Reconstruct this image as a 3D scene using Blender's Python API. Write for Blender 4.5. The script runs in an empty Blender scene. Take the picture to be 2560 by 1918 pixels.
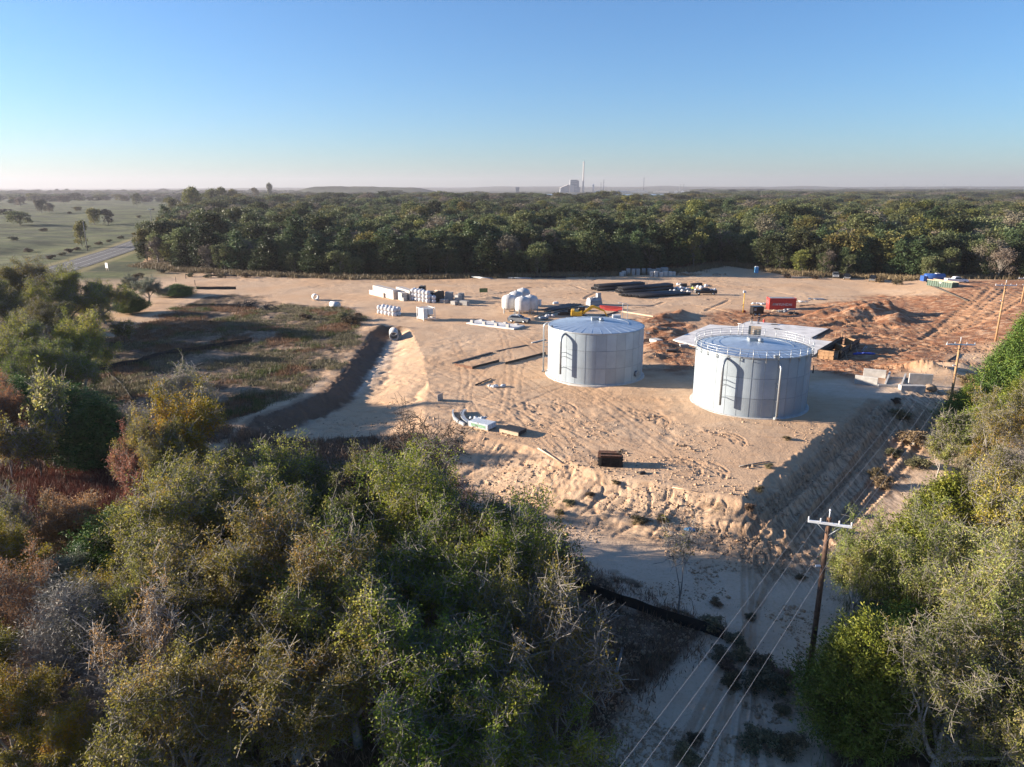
import bpy, math, random
import numpy as np
from mathutils import Vector, Matrix
random.seed(7)
SC = bpy.context.scene
COL = SC.collection
PI = math.pi
R = math.radians
# ------------------------------------------------------------------ camera model (drone, 28 m up)
F, HC, CX, CY = 1777.0, 28.0, 1280.0, 959.0
TH = math.atan((959 - 470) / F)
CT, ST = math.cos(TH), math.sin(TH)
DS = 2560 / 2212.0


def ray(px, py):
    u = (px - CX) / F
    v = (py - CY) / F
    return u, CT - v * ST, -ST - v * CT


def at(px, py, z=0.0):
    a, b, c = ray(px, py)
    t = (z - HC) / c
    return Vector((a * t, b * t, z))


def ad(dx, dy, z=0.0):
    return at(dx * DS, dy * DS, z)


# ------------------------------------------------------------------ noise
def _h(ix, iy, seed):
    n = (ix.astype(np.int64) * 374761393 + iy.astype(np.int64) * 668265263 + seed * 1442695041) & 0xFFFFFFFF
    n = ((n ^ (n >> 13)) * 1274126177) & 0xFFFFFFFF
    return ((n ^ (n >> 16)) & 0xFFFFFF) / float(0xFFFFFF)


def vn(x, y, seed=0):
    ix = np.floor(x); iy = np.floor(y)
    fx = x - ix; fy = y - iy
    fx = fx * fx * fx * (fx * (fx * 6 - 15) + 10)
    fy = fy * fy * fy * (fy * (fy * 6 - 15) + 10)
    a = _h(ix, iy, seed); b = _h(ix + 1, iy, seed); c = _h(ix, iy + 1, seed); d = _h(ix + 1, iy + 1, seed)
    return (a * (1 - fx) + b * fx) * (1 - fy) + (c * (1 - fx) + d * fx) * fy * 1.0


def fbm(x, y, seed=0, o=4, g=0.5):
    s = 0; a = 1; t = 0
    for i in range(o):
        s = s + a * vn(x * 2 ** i + 17.3 * i, y * 2 ** i - 9.1 * i, seed + i)
        t += a; a *= g
    return s / t


def sm(x, a, b):
    t = np.clip((x - a) / (b - a), 0, 1)
    return t * t * (3 - 2 * t)


# ------------------------------------------------------------------ mesh builders
def link(o, parent=None):
    COL.objects.link(o)
    if parent is not None:
        o.parent = parent
    return o


def tag(o, label=None, cat=None, group=None, kind=None):
    if label: o['label'] = label
    if cat: o['category'] = cat
    if group: o['group'] = group
    if kind: o['kind'] = kind
    return o


def thing(name, label, cat, loc=(0, 0, 0), rz=0.0, group=None):
    o = bpy.data.objects.new(name, None)
    o.location = loc; o.rotation_euler = (0, 0, rz); o.empty_display_size = 0.3
    link(o)
    return tag(o, label, cat, group)


def np_mesh(name, V, polys, mats, midx=None, attrs=None, smooth=False):
    """polys: list of (N,k) int arrays, faces of k corners each"""
    me = bpy.data.meshes.new(name)
    me.vertices.add(len(V))
    me.vertices.foreach_set('co', np.asarray(V, np.float32).ravel())
    loops = np.concatenate([p.ravel() for p in polys])
    sizes = np.concatenate([np.full(len(p), p.shape[1], np.int32) for p in polys])
    me.loops.add(len(loops)); me.loops.foreach_set('vertex_index', loops.astype(np.int32))
    me.polygons.add(len(sizes))
    st = np.zeros(len(sizes), np.int32); st[1:] = np.cumsum(sizes)[:-1]
    me.polygons.foreach_set('loop_start', st)
    for m in (mats if isinstance(mats, (list, tuple)) else [mats]):
        me.materials.append(m)
    if midx is not None:
        me.polygons.foreach_set('material_index', np.asarray(midx, np.int32))
    if smooth:
        me.polygons.foreach_set('use_smooth', np.ones(len(sizes), bool))
    me.update(calc_edges=True)
    if attrs:
        for k, a in attrs.items():
            a = np.asarray(a, np.float32)
            if a.ndim == 1:
                t = me.attributes.new(k, 'FLOAT', 'POINT'); t.data.foreach_set('value', a)
            else:
                t = me.attributes.new(k, 'FLOAT_COLOR', 'POINT'); t.data.foreach_set('color', a.ravel())
    return me


class MB:
    """collects simple shapes, then links them as ONE mesh object"""
    def __init__(s):
        s.v = []; s.f = []; s.m = []; s.sm = []

    def add(s, vs, fs, mi=0, smooth=False):
        o = len(s.v)
        s.v += [tuple(v) for v in vs]
        for f in fs:
            s.f.append([i + o for i in f]); s.m.append(mi); s.sm.append(smooth)
        return s

    def box(s, x0, x1, y0, y1, z0, z1, mi=0):
        return s.add([(x0, y0, z0), (x1, y0, z0), (x1, y1, z0), (x0, y1, z0), (x0, y0, z1), (x1, y0, z1), (x1, y1, z1), (x0, y1, z1)],
                     [(3, 2, 1, 0), (4, 5, 6, 7), (0, 1, 5, 4), (1, 2, 6, 5), (2, 3, 7, 6), (3, 0, 4, 7)], mi)

    def cbox(s, x0, x1, y0, y1, z0, z1, c=0.03, mi=0):
        """box with chamfered edges"""
        vs = []; xs = (x0, x1); ys = (y0, y1); zs = (z0, z1)
        idx = {}
        for i in (0, 1):
            for j in (0, 1):
                for k in (0, 1):
                    p = (xs[i], ys[j], zs[k]); q = (c if i == 0 else -c, c if j == 0 else -c, c if k == 0 else -c)
                    for a in range(3):
                        w = [p[b] + (q[b] if b != a else 0) for b in range(3)]
                        idx[(i, j, k, a)] = len(vs); vs.append(w)
        fs = []
        for a in range(3):
            b, d = [(1, 2), (0, 2), (0, 1)][a]
            for e in (0, 1):
                r = []
                for (m, n) in ((0, 0), (1, 0), (1, 1), (0, 1)):
                    t = [0, 0, 0]; t[a] = e; t[b] = m; t[d] = n
                    r.append(idx[(t[0], t[1], t[2], a)])
                fs.append(r)
        for a in range(3):           # edges along axis a
            b, d = [(1, 2), (0, 2), (0, 1)][a]
            for m in (0, 1):
                for n in (0, 1):
                    t0 = [0, 0, 0]; t0[b] = m; t0[d] = n; t1 = list(t0); t1[a] = 1
                    fs.append([idx[(*t0, b)], idx[(*t1, b)], idx[(*t1, d)], idx[(*t0, d)]])
        for i in (0, 1):
            for j in (0, 1):
                for k in (0, 1):
                    fs.append([idx[(i, j, k, 0)], idx[(i, j, k, 1)], idx[(i, j, k, 2)]])
        return s.add(vs, fs, mi)

    def tube(s, pts, r, n=8, mi=0, cap=True, smooth=True):
        pts = [Vector(p) for p in pts]
        rs = r if isinstance(r, (list, tuple)) else [r] * len(pts)
        vs = []; prev = None
        for i, p in enumerate(pts):
            d = (pts[min(i + 1, len(pts) - 1)] - pts[max(i - 1, 0)]).normalized()
            if prev is None:
                up = Vector((0, 0, 1)) if abs(d.z) < 0.9 else Vector((1, 0, 0))
                a = d.cross(up).normalized()
            else:
                a = (prev - d * prev.dot(d)).normalized()
            prev = a; b = d.cross(a)
            for k in range(n):
                t = 2 * PI * k / n
                vs.append(p + (a * math.cos(t) + b * math.sin(t)) * rs[i])
        fs = []
        for i in range(len(pts) - 1):
            for k in range(n):
                fs.append((i * n + k, i * n + (k + 1) % n, (i + 1) * n + (k + 1) % n, (i + 1) * n + k))
        s.add(vs, fs, mi, smooth)
        if cap:
            o = len(s.v) - len(vs)
            s.f.append([o + k for k in range(n)][::-1]); s.m.append(mi); s.sm.append(False)
            s.f.append([o + (len(pts) - 1) * n + k for k in range(n)]); s.m.append(mi); s.sm.append(False)
        return s

    def lathe(s, prof, n=32, mi=0, c=(0, 0, 0), smooth=True, a0=0, a1=2 * PI):
        full = abs(a1 - a0 - 2 * PI) < 1e-6
        m = n if full else n + 1
        vs = []
        for (r, z) in prof:
            for k in range(m):
                t = a0 + (a1 - a0) * k / n
                vs.append((c[0] + r * math.cos(t), c[1] + r * math.sin(t), c[2] + z))
        fs = []
        for i in range(len(prof) - 1):
            for k in range(n):
                k2 = (k + 1) % m
                fs.append((i * m + k, i * m + k2, (i + 1) * m + k2, (i + 1) * m + k))
        return s.add(vs, fs, mi, smooth)

    def prism(s, pts, z0, z1, mi=0):
        n = len(pts)
        return s.add([(p[0], p[1], z0) for p in pts] + [(p[0], p[1], z1) for p in pts],
                     [list(range(n))[::-1], list(range(n, 2 * n))] + [(i, (i + 1) % n, n + (i + 1) % n, n + i) for i in range(n)], mi)

    def profile(s, prof, y0, y1, mi=0, inset=None):
        """(x,z) outline extruded along y; inset(z) pulls the sides in"""
        n = len(prof); g = inset or (lambda z: 0)
        vs = [(x, y0 + g(z), z) for x, z in prof] + [(x, y1 - g(z), z) for x, z in prof]
        return s.add(vs, [list(range(n)), list(range(n, 2 * n))[::-1]] + [(i, n + i, n + (i + 1) % n, (i + 1) % n) for i in range(n)], mi)

    def blob(s, c, rad, n=10, mi=0, rng=None, amp=0.15):
        rows = n // 2 + 1; vs = []
        rng = rng or random
        for i in range(rows + 1):
            ph = PI * i / rows
            for k in range(n):
                t = 2 * PI * k / n; w = 1 + rng.uniform(-amp, amp)
                vs.append((c[0] + rad[0] * math.sin(ph) * math.cos(t) * w, c[1] + rad[1] * math.sin(ph) * math.sin(t) * w, c[2] + rad[2] * math.cos(ph) * w))
        fs = [(i * n + k, (i + 1) * n + k, (i + 1) * n + (k + 1) % n, i * n + (k + 1) % n) for i in range(rows) for k in range(n)]
        return s.add(vs, fs, mi, True)

    def build(s, name, mats, parent=None, loc=None, rz=0):
        me = bpy.data.meshes.new(name)
        me.from_pydata(s.v, [], s.f)
        for m in (mats if isinstance(mats, (list, tuple)) else [mats]):
            me.materials.append(m)
        me.polygons.foreach_set('material_index', s.m)
        me.polygons.foreach_set('use_smooth', s.sm)
        me.update()
        import bmesh
        b = bmesh.new(); b.from_mesh(me); bmesh.ops.recalc_face_normals(b, faces=b.faces); b.to_mesh(me); b.free()
        o = bpy.data.objects.new(name, me)
        if loc is not None: o.location = loc
        o.rotation_euler = (0, 0, rz)
        return link(o, parent)


def copy_tree(o, parent=None):
    c = o.copy(); COL.objects.link(c)
    if parent is not None: c.parent = parent
    for ch in o.children:
        copy_tree(ch, c)
    return c


# ------------------------------------------------------------------ materials
def nt(m):
    m.use_nodes = True
    t = m.node_tree
    return t, t.nodes, t.links, t.nodes['Principled BSDF']


def mat(name, col, rough=0.7, metal=0.0, var=0.12, scale=3.0, bump=0.0, bscale=20.0, col2=None, attr=None, spec=0.5):
    m = bpy.data.materials.new(name)
    t, N, L, P = nt(m)
    P.inputs['Roughness'].default_value = rough
    P.inputs['Metallic'].default_value = metal
    P.inputs['Specular IOR Level'].default_value = spec
    tc = N.new('ShaderNodeTexCoord')
    no = N.new('ShaderNodeTexNoise'); no.inputs['Scale'].default_value = scale; no.inputs['Detail'].default_value = 5
    L.new(tc.outputs['Object'], no.inputs['Vector'])
    mx = N.new('ShaderNodeMix'); mx.data_type = 'RGBA'
    c2 = col2 or tuple(c * (1 - 2 * var) for c in col)
    mx.inputs[6].default_value = (*c2, 1)
    mx.inputs[7].default_value = (*[min(1, c * (1 + var * 0.6)) for c in col], 1)
    rp = N.new('ShaderNodeMapRange'); rp.inputs[1].default_value = 0.3; rp.inputs[2].default_value = 0.7
    L.new(no.outputs['Fac'], rp.inputs[0]); L.new(rp.outputs[0], mx.inputs[0])
    out = mx.outputs[2]
    if attr:
        a = N.new('ShaderNodeAttribute'); a.attribute_name = attr
        hv = N.new('ShaderNodeHueSaturation'); L.new(out, hv.inputs['Color'])
        ml = N.new('ShaderNodeMath'); ml.operation = 'MULTIPLY_ADD'; ml.inputs[1].default_value = 0.22; ml.inputs[2].default_value = 0.89
        L.new(a.outputs['Fac'], ml.inputs[0]); L.new(ml.outputs[0], hv.inputs['Value']); out = hv.outputs[0]
    L.new(out, P.inputs['Base Color'])
    if bump:
        n2 = N.new('ShaderNodeTexNoise'); n2.inputs['Scale'].default_value = bscale; n2.inputs['Detail'].default_value = 4
        L.new(tc.outputs['Object'], n2.inputs['Vector'])
        bp = N.new('ShaderNodeBump'); bp.inputs['Strength'].default_value = bump; bp.inputs['Distance'].default_value = 0.05
        L.new(n2.outputs['Fac'], bp.inputs['Height']); L.new(bp.outputs[0], P.inputs['Normal'])
    return m


def leafmat(name, stops, trans=0.42, hvar=0.03, vvar=0.35, gain=1.4, sat=1.12):
    """stops: colours across the leaf tint 0..1; every tree also shifts a little by its own random number"""
    m = bpy.data.materials.new(name)
    t, N, L, P = nt(m)
    a = N.new('ShaderNodeAttribute'); a.attribute_name = 'tint'
    cr = N.new('ShaderNodeValToRGB')
    el = cr.color_ramp.elements
    gain *= 1.22
    for i, (p, c) in enumerate(stops):
        e = el[i] if i < 2 else el.new(p)
        e.position = p; e.color = (*[min(.9, q * gain) for q in c], 1)
    L.new(a.outputs['Fac'], cr.inputs[0])
    oi = N.new('ShaderNodeObjectInfo')
    hv = N.new('ShaderNodeHueSaturation')
    m1 = N.new('ShaderNodeMapRange'); m1.inputs[3].default_value = 0.5 - hvar; m1.inputs[4].default_value = 0.5 + hvar
    m2 = N.new('ShaderNodeMapRange'); m2.inputs[3].default_value = 1 - vvar; m2.inputs[4].default_value = 1 + vvar
    fr = N.new('ShaderNodeMath'); fr.operation = 'MULTIPLY'; fr.inputs[1].default_value = 7.31
    f2 = N.new('ShaderNodeMath'); f2.operation = 'FRACT'
    L.new(oi.outputs['Random'], m1.inputs[0]); L.new(oi.outputs['Random'], fr.inputs[0]); L.new(fr.outputs[0], f2.inputs[0]); L.new(f2.outputs[0], m2.inputs[0])
    L.new(m1.outputs[0], hv.inputs['Hue']); hv.inputs['Saturation'].default_value = sat; L.new(m2.outputs[0], hv.inputs['Value']); L.new(cr.outputs[0], hv.inputs['Color'])
    L.new(hv.outputs[0], P.inputs['Base Color'])
    P.inputs['Roughness'].default_value = 0.55; P.inputs['Specular IOR Level'].default_value = 0.25
    tr = N.new('ShaderNodeBsdfTranslucent'); L.new(hv.outputs[0], tr.inputs['Color'])
    mx = N.new('ShaderNodeMixShader'); mx.inputs[0].default_value = trans
    L.new(P.outputs[0], mx.inputs[1]); L.new(tr.outputs[0], mx.inputs[2])
    L.new(mx.outputs[0], N['Material Output'].inputs['Surface'])
    return m


M = {}
M['tank'] = mat('tank_panel', (0.305, 0.36, 0.405), 0.5, 0.0, 0.06, 0.6, attr='tint', spec=0.35)
M['seam'] = mat('tank_seam', (0.25, 0.29, 0.325), 0.5, 0.2)
M['roof'] = mat('tank_roof_aluminium', (0.46, 0.56, 0.66), 0.38, 0.55, 0.08, 1.2)
M['galv'] = mat('galvanised_steel', (0.42, 0.45, 0.47), 0.42, 0.5, 0.12, 6)
M['dgalv'] = mat('weathered_galvanised', (0.30, 0.33, 0.36), 0.45, 0.5, 0.15, 6)
M['white'] = mat('white_paint', (0.62, 0.62, 0.615), 0.5, 0, 0.06, 2)
M['vessel'] = mat('vessel_paint', (0.54, 0.54, 0.53), 0.45, 0, 0.10, 1.2)
M['conc'] = mat('concrete', (0.50, 0.48, 0.45), 0.85, 0, 0.14, 1.5, 0.25, 30)
M['slab'] = mat('concrete_slab', (0.72, 0.70, 0.67), 0.8, 0, 0.15, 0.5, 0.1, 20)
M['block'] = mat('concrete_block', (0.36, 0.35, 0.335), 0.9, 0, 0.2, 6, 0.3, 25)
M['wrap'] = mat('wrapped_pallet', (0.52, 0.47, 0.42), 0.6, 0, 0.12, 3)
M['bag'] = mat('white_bag', (0.62, 0.62, 0.63), 0.65, 0, 0.08, 5, 0.4, 12)
M['black'] = mat('black_plastic', (0.018, 0.018, 0.020), 0.42, 0, 0.2, 3)
M['silt'] = mat('silt_fence_cloth', (0.022, 0.020, 0.019), 0.8, 0, 0.3, 2, 0.4, 8)
M['rust'] = mat('rusty_steel', (0.20, 0.095, 0.055), 0.8, 0.2, 0.3, 5, 0.3, 30)
M['darkst'] = mat('dark_steel', (0.055, 0.052, 0.05), 0.6, 0.4, 0.3, 5)
M['wood'] = mat('raw_timber', (0.42, 0.27, 0.15), 0.75, 0, 0.25, 6, 0.2, 30)
M['ply'] = mat('form_plywood', (0.40, 0.235, 0.12), 0.7, 0, 0.2, 4)
M['board'] = mat('tan_board', (0.58, 0.43, 0.30), 0.7, 0, 0.1, 3)
M['pole'] = mat('pole_timber_brown', (0.15, 0.082, 0.05), 0.85, 0, 0.3, 4, 0.4, 30)
M['pole2'] = mat('pole_timber_new', (0.40, 0.235, 0.115), 0.85, 0, 0.15, 3, 0.3, 30)
M['xarm'] = mat('crossarm_paint', (0.72, 0.74, 0.76), 0.5, 0, 0.08)
M['wire'] = mat('aluminium_wire', (0.30, 0.30, 0.31), 0.45, 0.3, 0.03)
M['red'] = mat('red_container_paint', (0.56, 0.045, 0.035), 0.45, 0, 0.14, 1.5)
M['redst'] = mat('red_steel_primer', (0.42, 0.035, 0.03), 0.55, 0, 0.15)
M['yellow'] = mat('yellow_machine_paint', (0.72, 0.42, 0.02), 0.4, 0, 0.1)
M['hivis'] = mat('hi_vis_cloth', (0.62, 0.78, 0.10), 0.8, 0, 0.05)
M['green'] = mat('green_skip_paint', (0.035, 0.085, 0.055), 0.5, 0, 0.2, 2)
M['signgreen'] = mat('green_sign_board', (0.09, 0.15, 0.05), 0.6, 0, 0.15)
M['blue'] = mat('blue_paint', (0.03, 0.09, 0.30), 0.4, 0, 0.12)
M['toilet'] = mat('blue_plastic', (0.10, 0.33, 0.58), 0.5, 0, 0.08)
M['silver'] = mat('silver_car_paint', (0.36, 0.37, 0.37), 0.25, 0.5, 0.05)
M['carblack'] = mat('black_car_paint', (0.02, 0.021, 0.024), 0.22, 0.2, 0.1)
M['carwhite'] = mat('white_car_paint', (0.80, 0.80, 0.80), 0.25, 0, 0.03)
M['glass'] = mat('dark_glass', (0.015, 0.018, 0.022), 0.06, 0, 0.1)
M['tyre'] = mat('tyre_rubber', (0.02, 0.02, 0.02), 0.85, 0, 0.2)
M['rim'] = mat('wheel_rim', (0.45, 0.46, 0.47), 0.3, 0.8, 0.1)
M['lamp'] = mat('lamp_lens', (0.75, 0.75, 0.72), 0.15, 0, 0.05)
M['redlamp'] = mat('red_lens', (0.4, 0.02, 0.02), 0.2)
M['skin'] = mat('skin', (0.42, 0.26, 0.18), 0.6)
M['navy'] = mat('dark_blue_cloth', (0.025, 0.03, 0.05), 0.9)
M['brown'] = mat('brown_cloth', (0.075, 0.045, 0.035), 0.9)
M['denim'] = mat('denim', (0.05, 0.075, 0.13), 0.9)
M['khaki'] = mat('pale_trousers', (0.40, 0.38, 0.34), 0.9)
M['hat'] = mat('white_helmet', (0.8, 0.8, 0.8), 0.4)
M['asphalt'] = mat('road_asphalt', (0.075, 0.075, 0.078), 0.9, 0, 0.2, 0.2, 0.2, 10)
M['mark'] = mat('road_marking', (0.65, 0.65, 0.6), 0.8, 0, 0.1)
M['bark'] = mat('grey_lichen_bark', (0.27, 0.245, 0.21), 0.9, 0, 0.28, 3, 0.5, 12)
M['barkdark'] = mat('dark_bark', (0.10, 0.082, 0.066), 0.9, 0, 0.3, 3, 0.5, 12)
M['barkpale'] = mat('pale_bark', (0.40, 0.36, 0.32), 0.9, 0, 0.25, 3, 0.4, 12)
M['deadwood'] = mat('grey_dead_wood', (0.25, 0.23, 0.21), 0.9, 0, 0.3, 2, 0.3, 15)
M['burnt'] = mat('burnt_wood', (0.05, 0.045, 0.042), 0.9, 0, 0.4, 2)
M['rubble'] = mat('rubble', (0.42, 0.30, 0.20), 0.9, 0, 0.3, 3, 0.4, 10)
M['plant_steel'] = mat('power_plant_cladding', (0.30, 0.32, 0.34), 0.7, 0.1, 0.2, 0.03)
M['plant_roof'] = mat('pale_roof_sheet', (0.80, 0.70, 0.60), 0.5)
M['chimney'] = mat('chimney_concrete', (0.52, 0.48, 0.45), 0.8, 0, 0.08, 0.02)
M['tarp'] = mat('blue_tarp', (0.04, 0.07, 0.38), 0.5)
M['plastic'] = mat('wrapping_film', (0.66, 0.70, 0.72), 0.3, 0, 0.2, 5, 0.5, 10)
M['printgreen'] = mat('green_print', (0.25, 0.45, 0.30), 0.6, 0, 0.35, 6)
OAKL = leafmat('oak_leaf_green', [(0, (0.028, 0.036, 0.011)), (0.45, (0.068, 0.076, 0.020)), (0.8, (0.104, 0.100, 0.030)), (1, (0.130, 0.104, 0.038))], gain=2.35, sat=1.22)
OAKG = leafmat('oak_leaf_olive', [(0, (0.045, 0.050, 0.016)), (0.4, (0.096, 0.096, 0.030)), (0.75, (0.138, 0.120, 0.042)), (1, (0.165, 0.118, 0.050))], gain=2.15, sat=1.22)
OAKY = leafmat('oak_leaf_gold', [(0, (0.060, 0.060, 0.012)), (0.5, (0.155, 0.135, 0.024)), (1, (0.21, 0.125, 0.03))], gain=1.6)
OAKP = leafmat('oak_leaf_pale', [(0, (0.055, 0.070, 0.022)), (0.5, (0.125, 0.135, 0.045)), (1, (0.205, 0.17, 0.075))], gain=1.6)
OAKR = leafmat('oak_leaf_russet', [(0, (0.09, 0.055, 0.032)), (0.5, (0.19, 0.115, 0.06)), (1, (0.27, 0.175, 0.10))], gain=1.3)
BROWNL = leafmat('oak_leaf_dry_brown', [(0, (0.06, 0.045, 0.030)), (0.5, (0.12, 0.085, 0.05)), (1, (0.18, 0.13, 0.075))], gain=1.3)
REDL = leafmat('maple_leaf_red', [(0, (0.08, 0.035, 0.030)), (0.6, (0.16, 0.080, 0.062)), (1, (0.20, 0.14, 0.06))])
CEDL = leafmat('cedar_needle', [(0, (0.014, 0.030, 0.010)), (0.6, (0.034, 0.062, 0.016)), (1, (0.075, 0.095, 0.022))], 0.12, gain=1.9)
CEDY = leafmat('cedar_needle_bright', [(0, (0.034, 0.045, 0.011)), (0.6, (0.082, 0.095, 0.020)), (1, (0.15, 0.145, 0.032))], 0.15, gain=1.6)
CEDG = leafmat('cedar_twig_grey', [(0, (0.105, 0.095, 0.085)), (0.6, (0.18, 0.165, 0.15)), (1, (0.26, 0.235, 0.21))], 0.1)
SAGE = leafmat('sage_leaf', [(0, (0.09, 0.105, 0.075)), (0.6, (0.17, 0.185, 0.13)), (1, (0.24, 0.24, 0.17))], 0.2)
FOREST = leafmat('forest_leaf', [(0, (0.026, 0.036, 0.013)), (0.5, (0.058, 0.067, 0.025)), (1, (0.100, 0.098, 0.044))], 0.3, 0.016, 0.55, 1.7, .95)
FORCED = leafmat('forest_cedar_leaf', [(0, (0.015, 0.026, 0.011)), (0.6, (0.034, 0.050, 0.019)), (1, (0.060, 0.074, 0.029))], 0.25, 0.012, 0.5, 1.75, .95)
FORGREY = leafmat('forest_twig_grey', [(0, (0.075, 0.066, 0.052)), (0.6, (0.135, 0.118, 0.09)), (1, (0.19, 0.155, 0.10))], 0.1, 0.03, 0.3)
FORGOLD = leafmat('forest_leaf_autumn', [(0, (0.05, 0.055, 0.020)), (0.5, (0.10, 0.098, 0.036)), (1, (0.16, 0.130, 0.05))], 0.3, 0.03, 0.3, 1.4)
# ------------------------------------------------------------------ terrain
def W(pts):
    return np.array([[ad(a, b, z).x, ad(a, b, z).y] for a, b, z in pts])


def polydist(Pn, X, Y, vals=None):
    best = np.full(X.shape, 1e9); out = None; along = np.zeros(X.shape); side = np.ones(X.shape)
    if vals is not None:
        out = [np.zeros(X.shape) for _ in vals]
    acc = 0.0
    for i in range(len(Pn) - 1):
        ax, ay = Pn[i]; bx, by = Pn[i + 1]
        dx, dy = bx - ax, by - ay; L2 = dx * dx + dy * dy; L = math.sqrt(L2)
        t = np.clip(((X - ax) * dx + (Y - ay) * dy) / L2, 0, 1)
        d = np.hypot(X - ax - t * dx, Y - ay - t * dy)
        m = d < best
        best = np.where(m, d, best); along = np.where(m, acc + t * L, along)
        if out is not None:
            for k, v in enumerate(vals):
                out[k] = np.where(m, v[i] + t * (v[i + 1] - v[i]), out[k])
        acc += L
    return best, along, out


def inside(Pn, X, Y):
    r = np.zeros(X.shape, bool); n = len(Pn); j = n - 1
    for i in range(n):
        xi, yi = Pn[i]; xj, yj = Pn[j]
        c = (yi > Y) != (yj > Y)
        with np.errstate(divide='ignore', invalid='ignore'):
            r ^= c & (X < (xj - xi) * (Y - yi) / (yj - yi + 1e-12) + xi)
        j = i
    return r


# left bank of the swale: from the wood up to the culvert head;   right crest: pad edge, front edge, right edge
LB = W([(260, 1500, -1), (330, 1250, -1), (420, 1080, -.5), (505, 950, 0), (550, 902, 0), (612, 882, 0), (700, 846, 0), (742, 798, 0), (786, 742, 0), (800, 716, 0), (842, 706, 0)])
LB = np.vstack([[-60, -20], LB])
LBrun = [14, 12, 9, 6, 4.2, 3.9, 3.8, 3.8, 3.6, 3.2, 2.6, 2.0]
RB = W([(842, 706, 0), (884, 712, 0), (900, 740, 0), (915, 775, 0), (925, 840, 0), (915, 895, 0), (925, 925, 0), (1000, 935, 0), (1130, 960, 0), (1290, 1015, 0), (1500, 1058, 0), (1600, 1077, 0), (1650, 1038, 0), (1800, 915, 0), (1850, 880, 0), (1930, 850, 0), (2050, 815, 0), (2150, 765, 0)])
RB = np.vstack([RB, [130, 120], [300, 60]])
RBrun = [2.0, 2.4, 6, 9, 12, 13, 12, 11, 9, 8.5, 8, 7.5, 6.5, 6.5, 8, 11, 14, 16, 20, 30]
RBdrop = [1.3, 1.3, 1.35, 1.5, 1.7, 2.0, 2.2, 2.3, 2.4, 2.4, 2.4, 2.4, 2.3, 1.9, 1.6, 1.4, 1.0, .7, 1, 2]
LOWPOLY = np.vstack([LB, RB[1:], [[300, -200], [-60, -200]]])
CH = W([(842, 738, -1.9), (815, 775, -2.1), (782, 820, -2.2), (752, 855, -2.3), (692, 882, -2.4), (625, 912, -2.6), (575, 945, -2.8), (560, 1000, -3)])

MOUNDS = [  # px centre (2560 space), radii along x / y (m), height, rotation
    (2165, 792, 7.5, 4.6, 2.3, 0.1), (2120, 800, 7, 3.6, 1.5, 0.2), (2215, 790, 6, 4.2, 2.1, -.2), (2240, 806, 4.2, 2.6, 1.7, .3), (2068, 790, 8, 2.2, 1.5, .5), (2150, 770, 9, 5, 1.5, 0),
    (1665, 800, 6, 2.2, 1.4, .55), (1700, 790, 4, 2, 1.2, .5), (1640, 832, 5, 2.4, 1.3, .5), (1690, 838, 3, 1.5, .8, 0), (1655, 870, 4, 3, 1.1, .2), (1630, 895, 3.6, 2, .8, .3),
    (2300, 925, 5, 1.8, .8, -.5), (2330, 930, 4, 1.6, .9, -.6), (2380, 922, 5, 2, .9, -.4), (2260, 905, 6, 1.5, .5, -.3), (1330, 802, 2.2, 1.4, .9, 0), (1345, 798, 1.6, 1.2, .8, 0),
    (968, 822, 5.5, 1.5, .9, 0), (1150, 752, 5, 1.2, .6, 0), (1215, 748, 5, 1.6, .7, .2), (2130, 845, 4, 1.2, .6, .4), (1210, 700, 10, 2.2, .5, 0), (1290, 710, 9, 2, .5, .1),
]
MND = []
for (px, py, rx, ry, h, a) in MOUNDS:
    q = at(px, py); MND.append((q.x, q.y, rx, ry, h * 1.05, a))
PITS = [(2130, 815, 3.4, 1.3, 1.3, 0), (2170, 816, 3.8, 1.3, 1.5, 0), (2210, 818, 3, 1.3, 1.4, 0), (2085, 812, 5, 1.1, .9, .5), (1680, 815, 5, 1.5, 1.0, .5), (1650, 850, 4, 1.4, .8, .4), (1615, 885, 3, 1, .6, .3)]
PIT = [(at(a, b).x, at(a, b).y, c, d, e, f) for a, b, c, d, e, f in PITS]

ROADC = np.array([[ad(-10, 628).x, ad(-10, 628).y], [ad(124, 584).x, ad(124, 584).y], [ad(260, 540).x, ad(260, 540).y], [ad(345, 506).x, ad(345, 506).y], [ad(420, 478).x, ad(420, 478).y]])

# machine tracks: world polylines
rt = random.Random(5)
TRACKS = []


def arc(cx, cy, r, a0, a1, n=14):
    return np.array([[cx + r * math.cos(a0 + (a1 - a0) * i / n), cy + r * math.sin(a0 + (a1 - a0) * i / n)] for i in range(n + 1)])


for (dx, dy, n_) in ((1190, 885, 7), (1370, 905, 9), (1130, 880, 4), (1480, 1010, 4), (1560, 950, 5), (1530, 1020, 4)):
    c = ad(dx, dy)
    for k in range(n_):
        r = 1.6 + 0.45 * k; a = rt.uniform(-0.5, 0.3)
        TRACKS.append((arc(c.x - 1, c.y + rt.uniform(-.3, .3), r, a - .2, a + rt.uniform(.7, 1.7)), 0.22, 0.05, 0.33))
for k in range(44):   # long wheel tracks around the pad
    a = ad(rt.uniform(900, 1150), rt.uniform(700, 930)); b = ad(rt.uniform(1000, 1560), rt.uniform(760, 1040))
    m = (a + b) / 2 + Vector((rt.uniform(-8, 8), rt.uniform(-5, 5), 0))
    pts = np.array([[(1 - t) ** 2 * a.x + 2 * t * (1 - t) * m.x + t * t * b.x, (1 - t) ** 2 * a.y + 2 * t * (1 - t) * m.y + t * t * b.y] for t in np.linspace(0, 1, 12)])
    for s in (-0.9, 0.9):
        TRACKS.append((pts + np.array([s * .6, s * .7]), 0.26, 0.018, 0.5))
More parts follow.
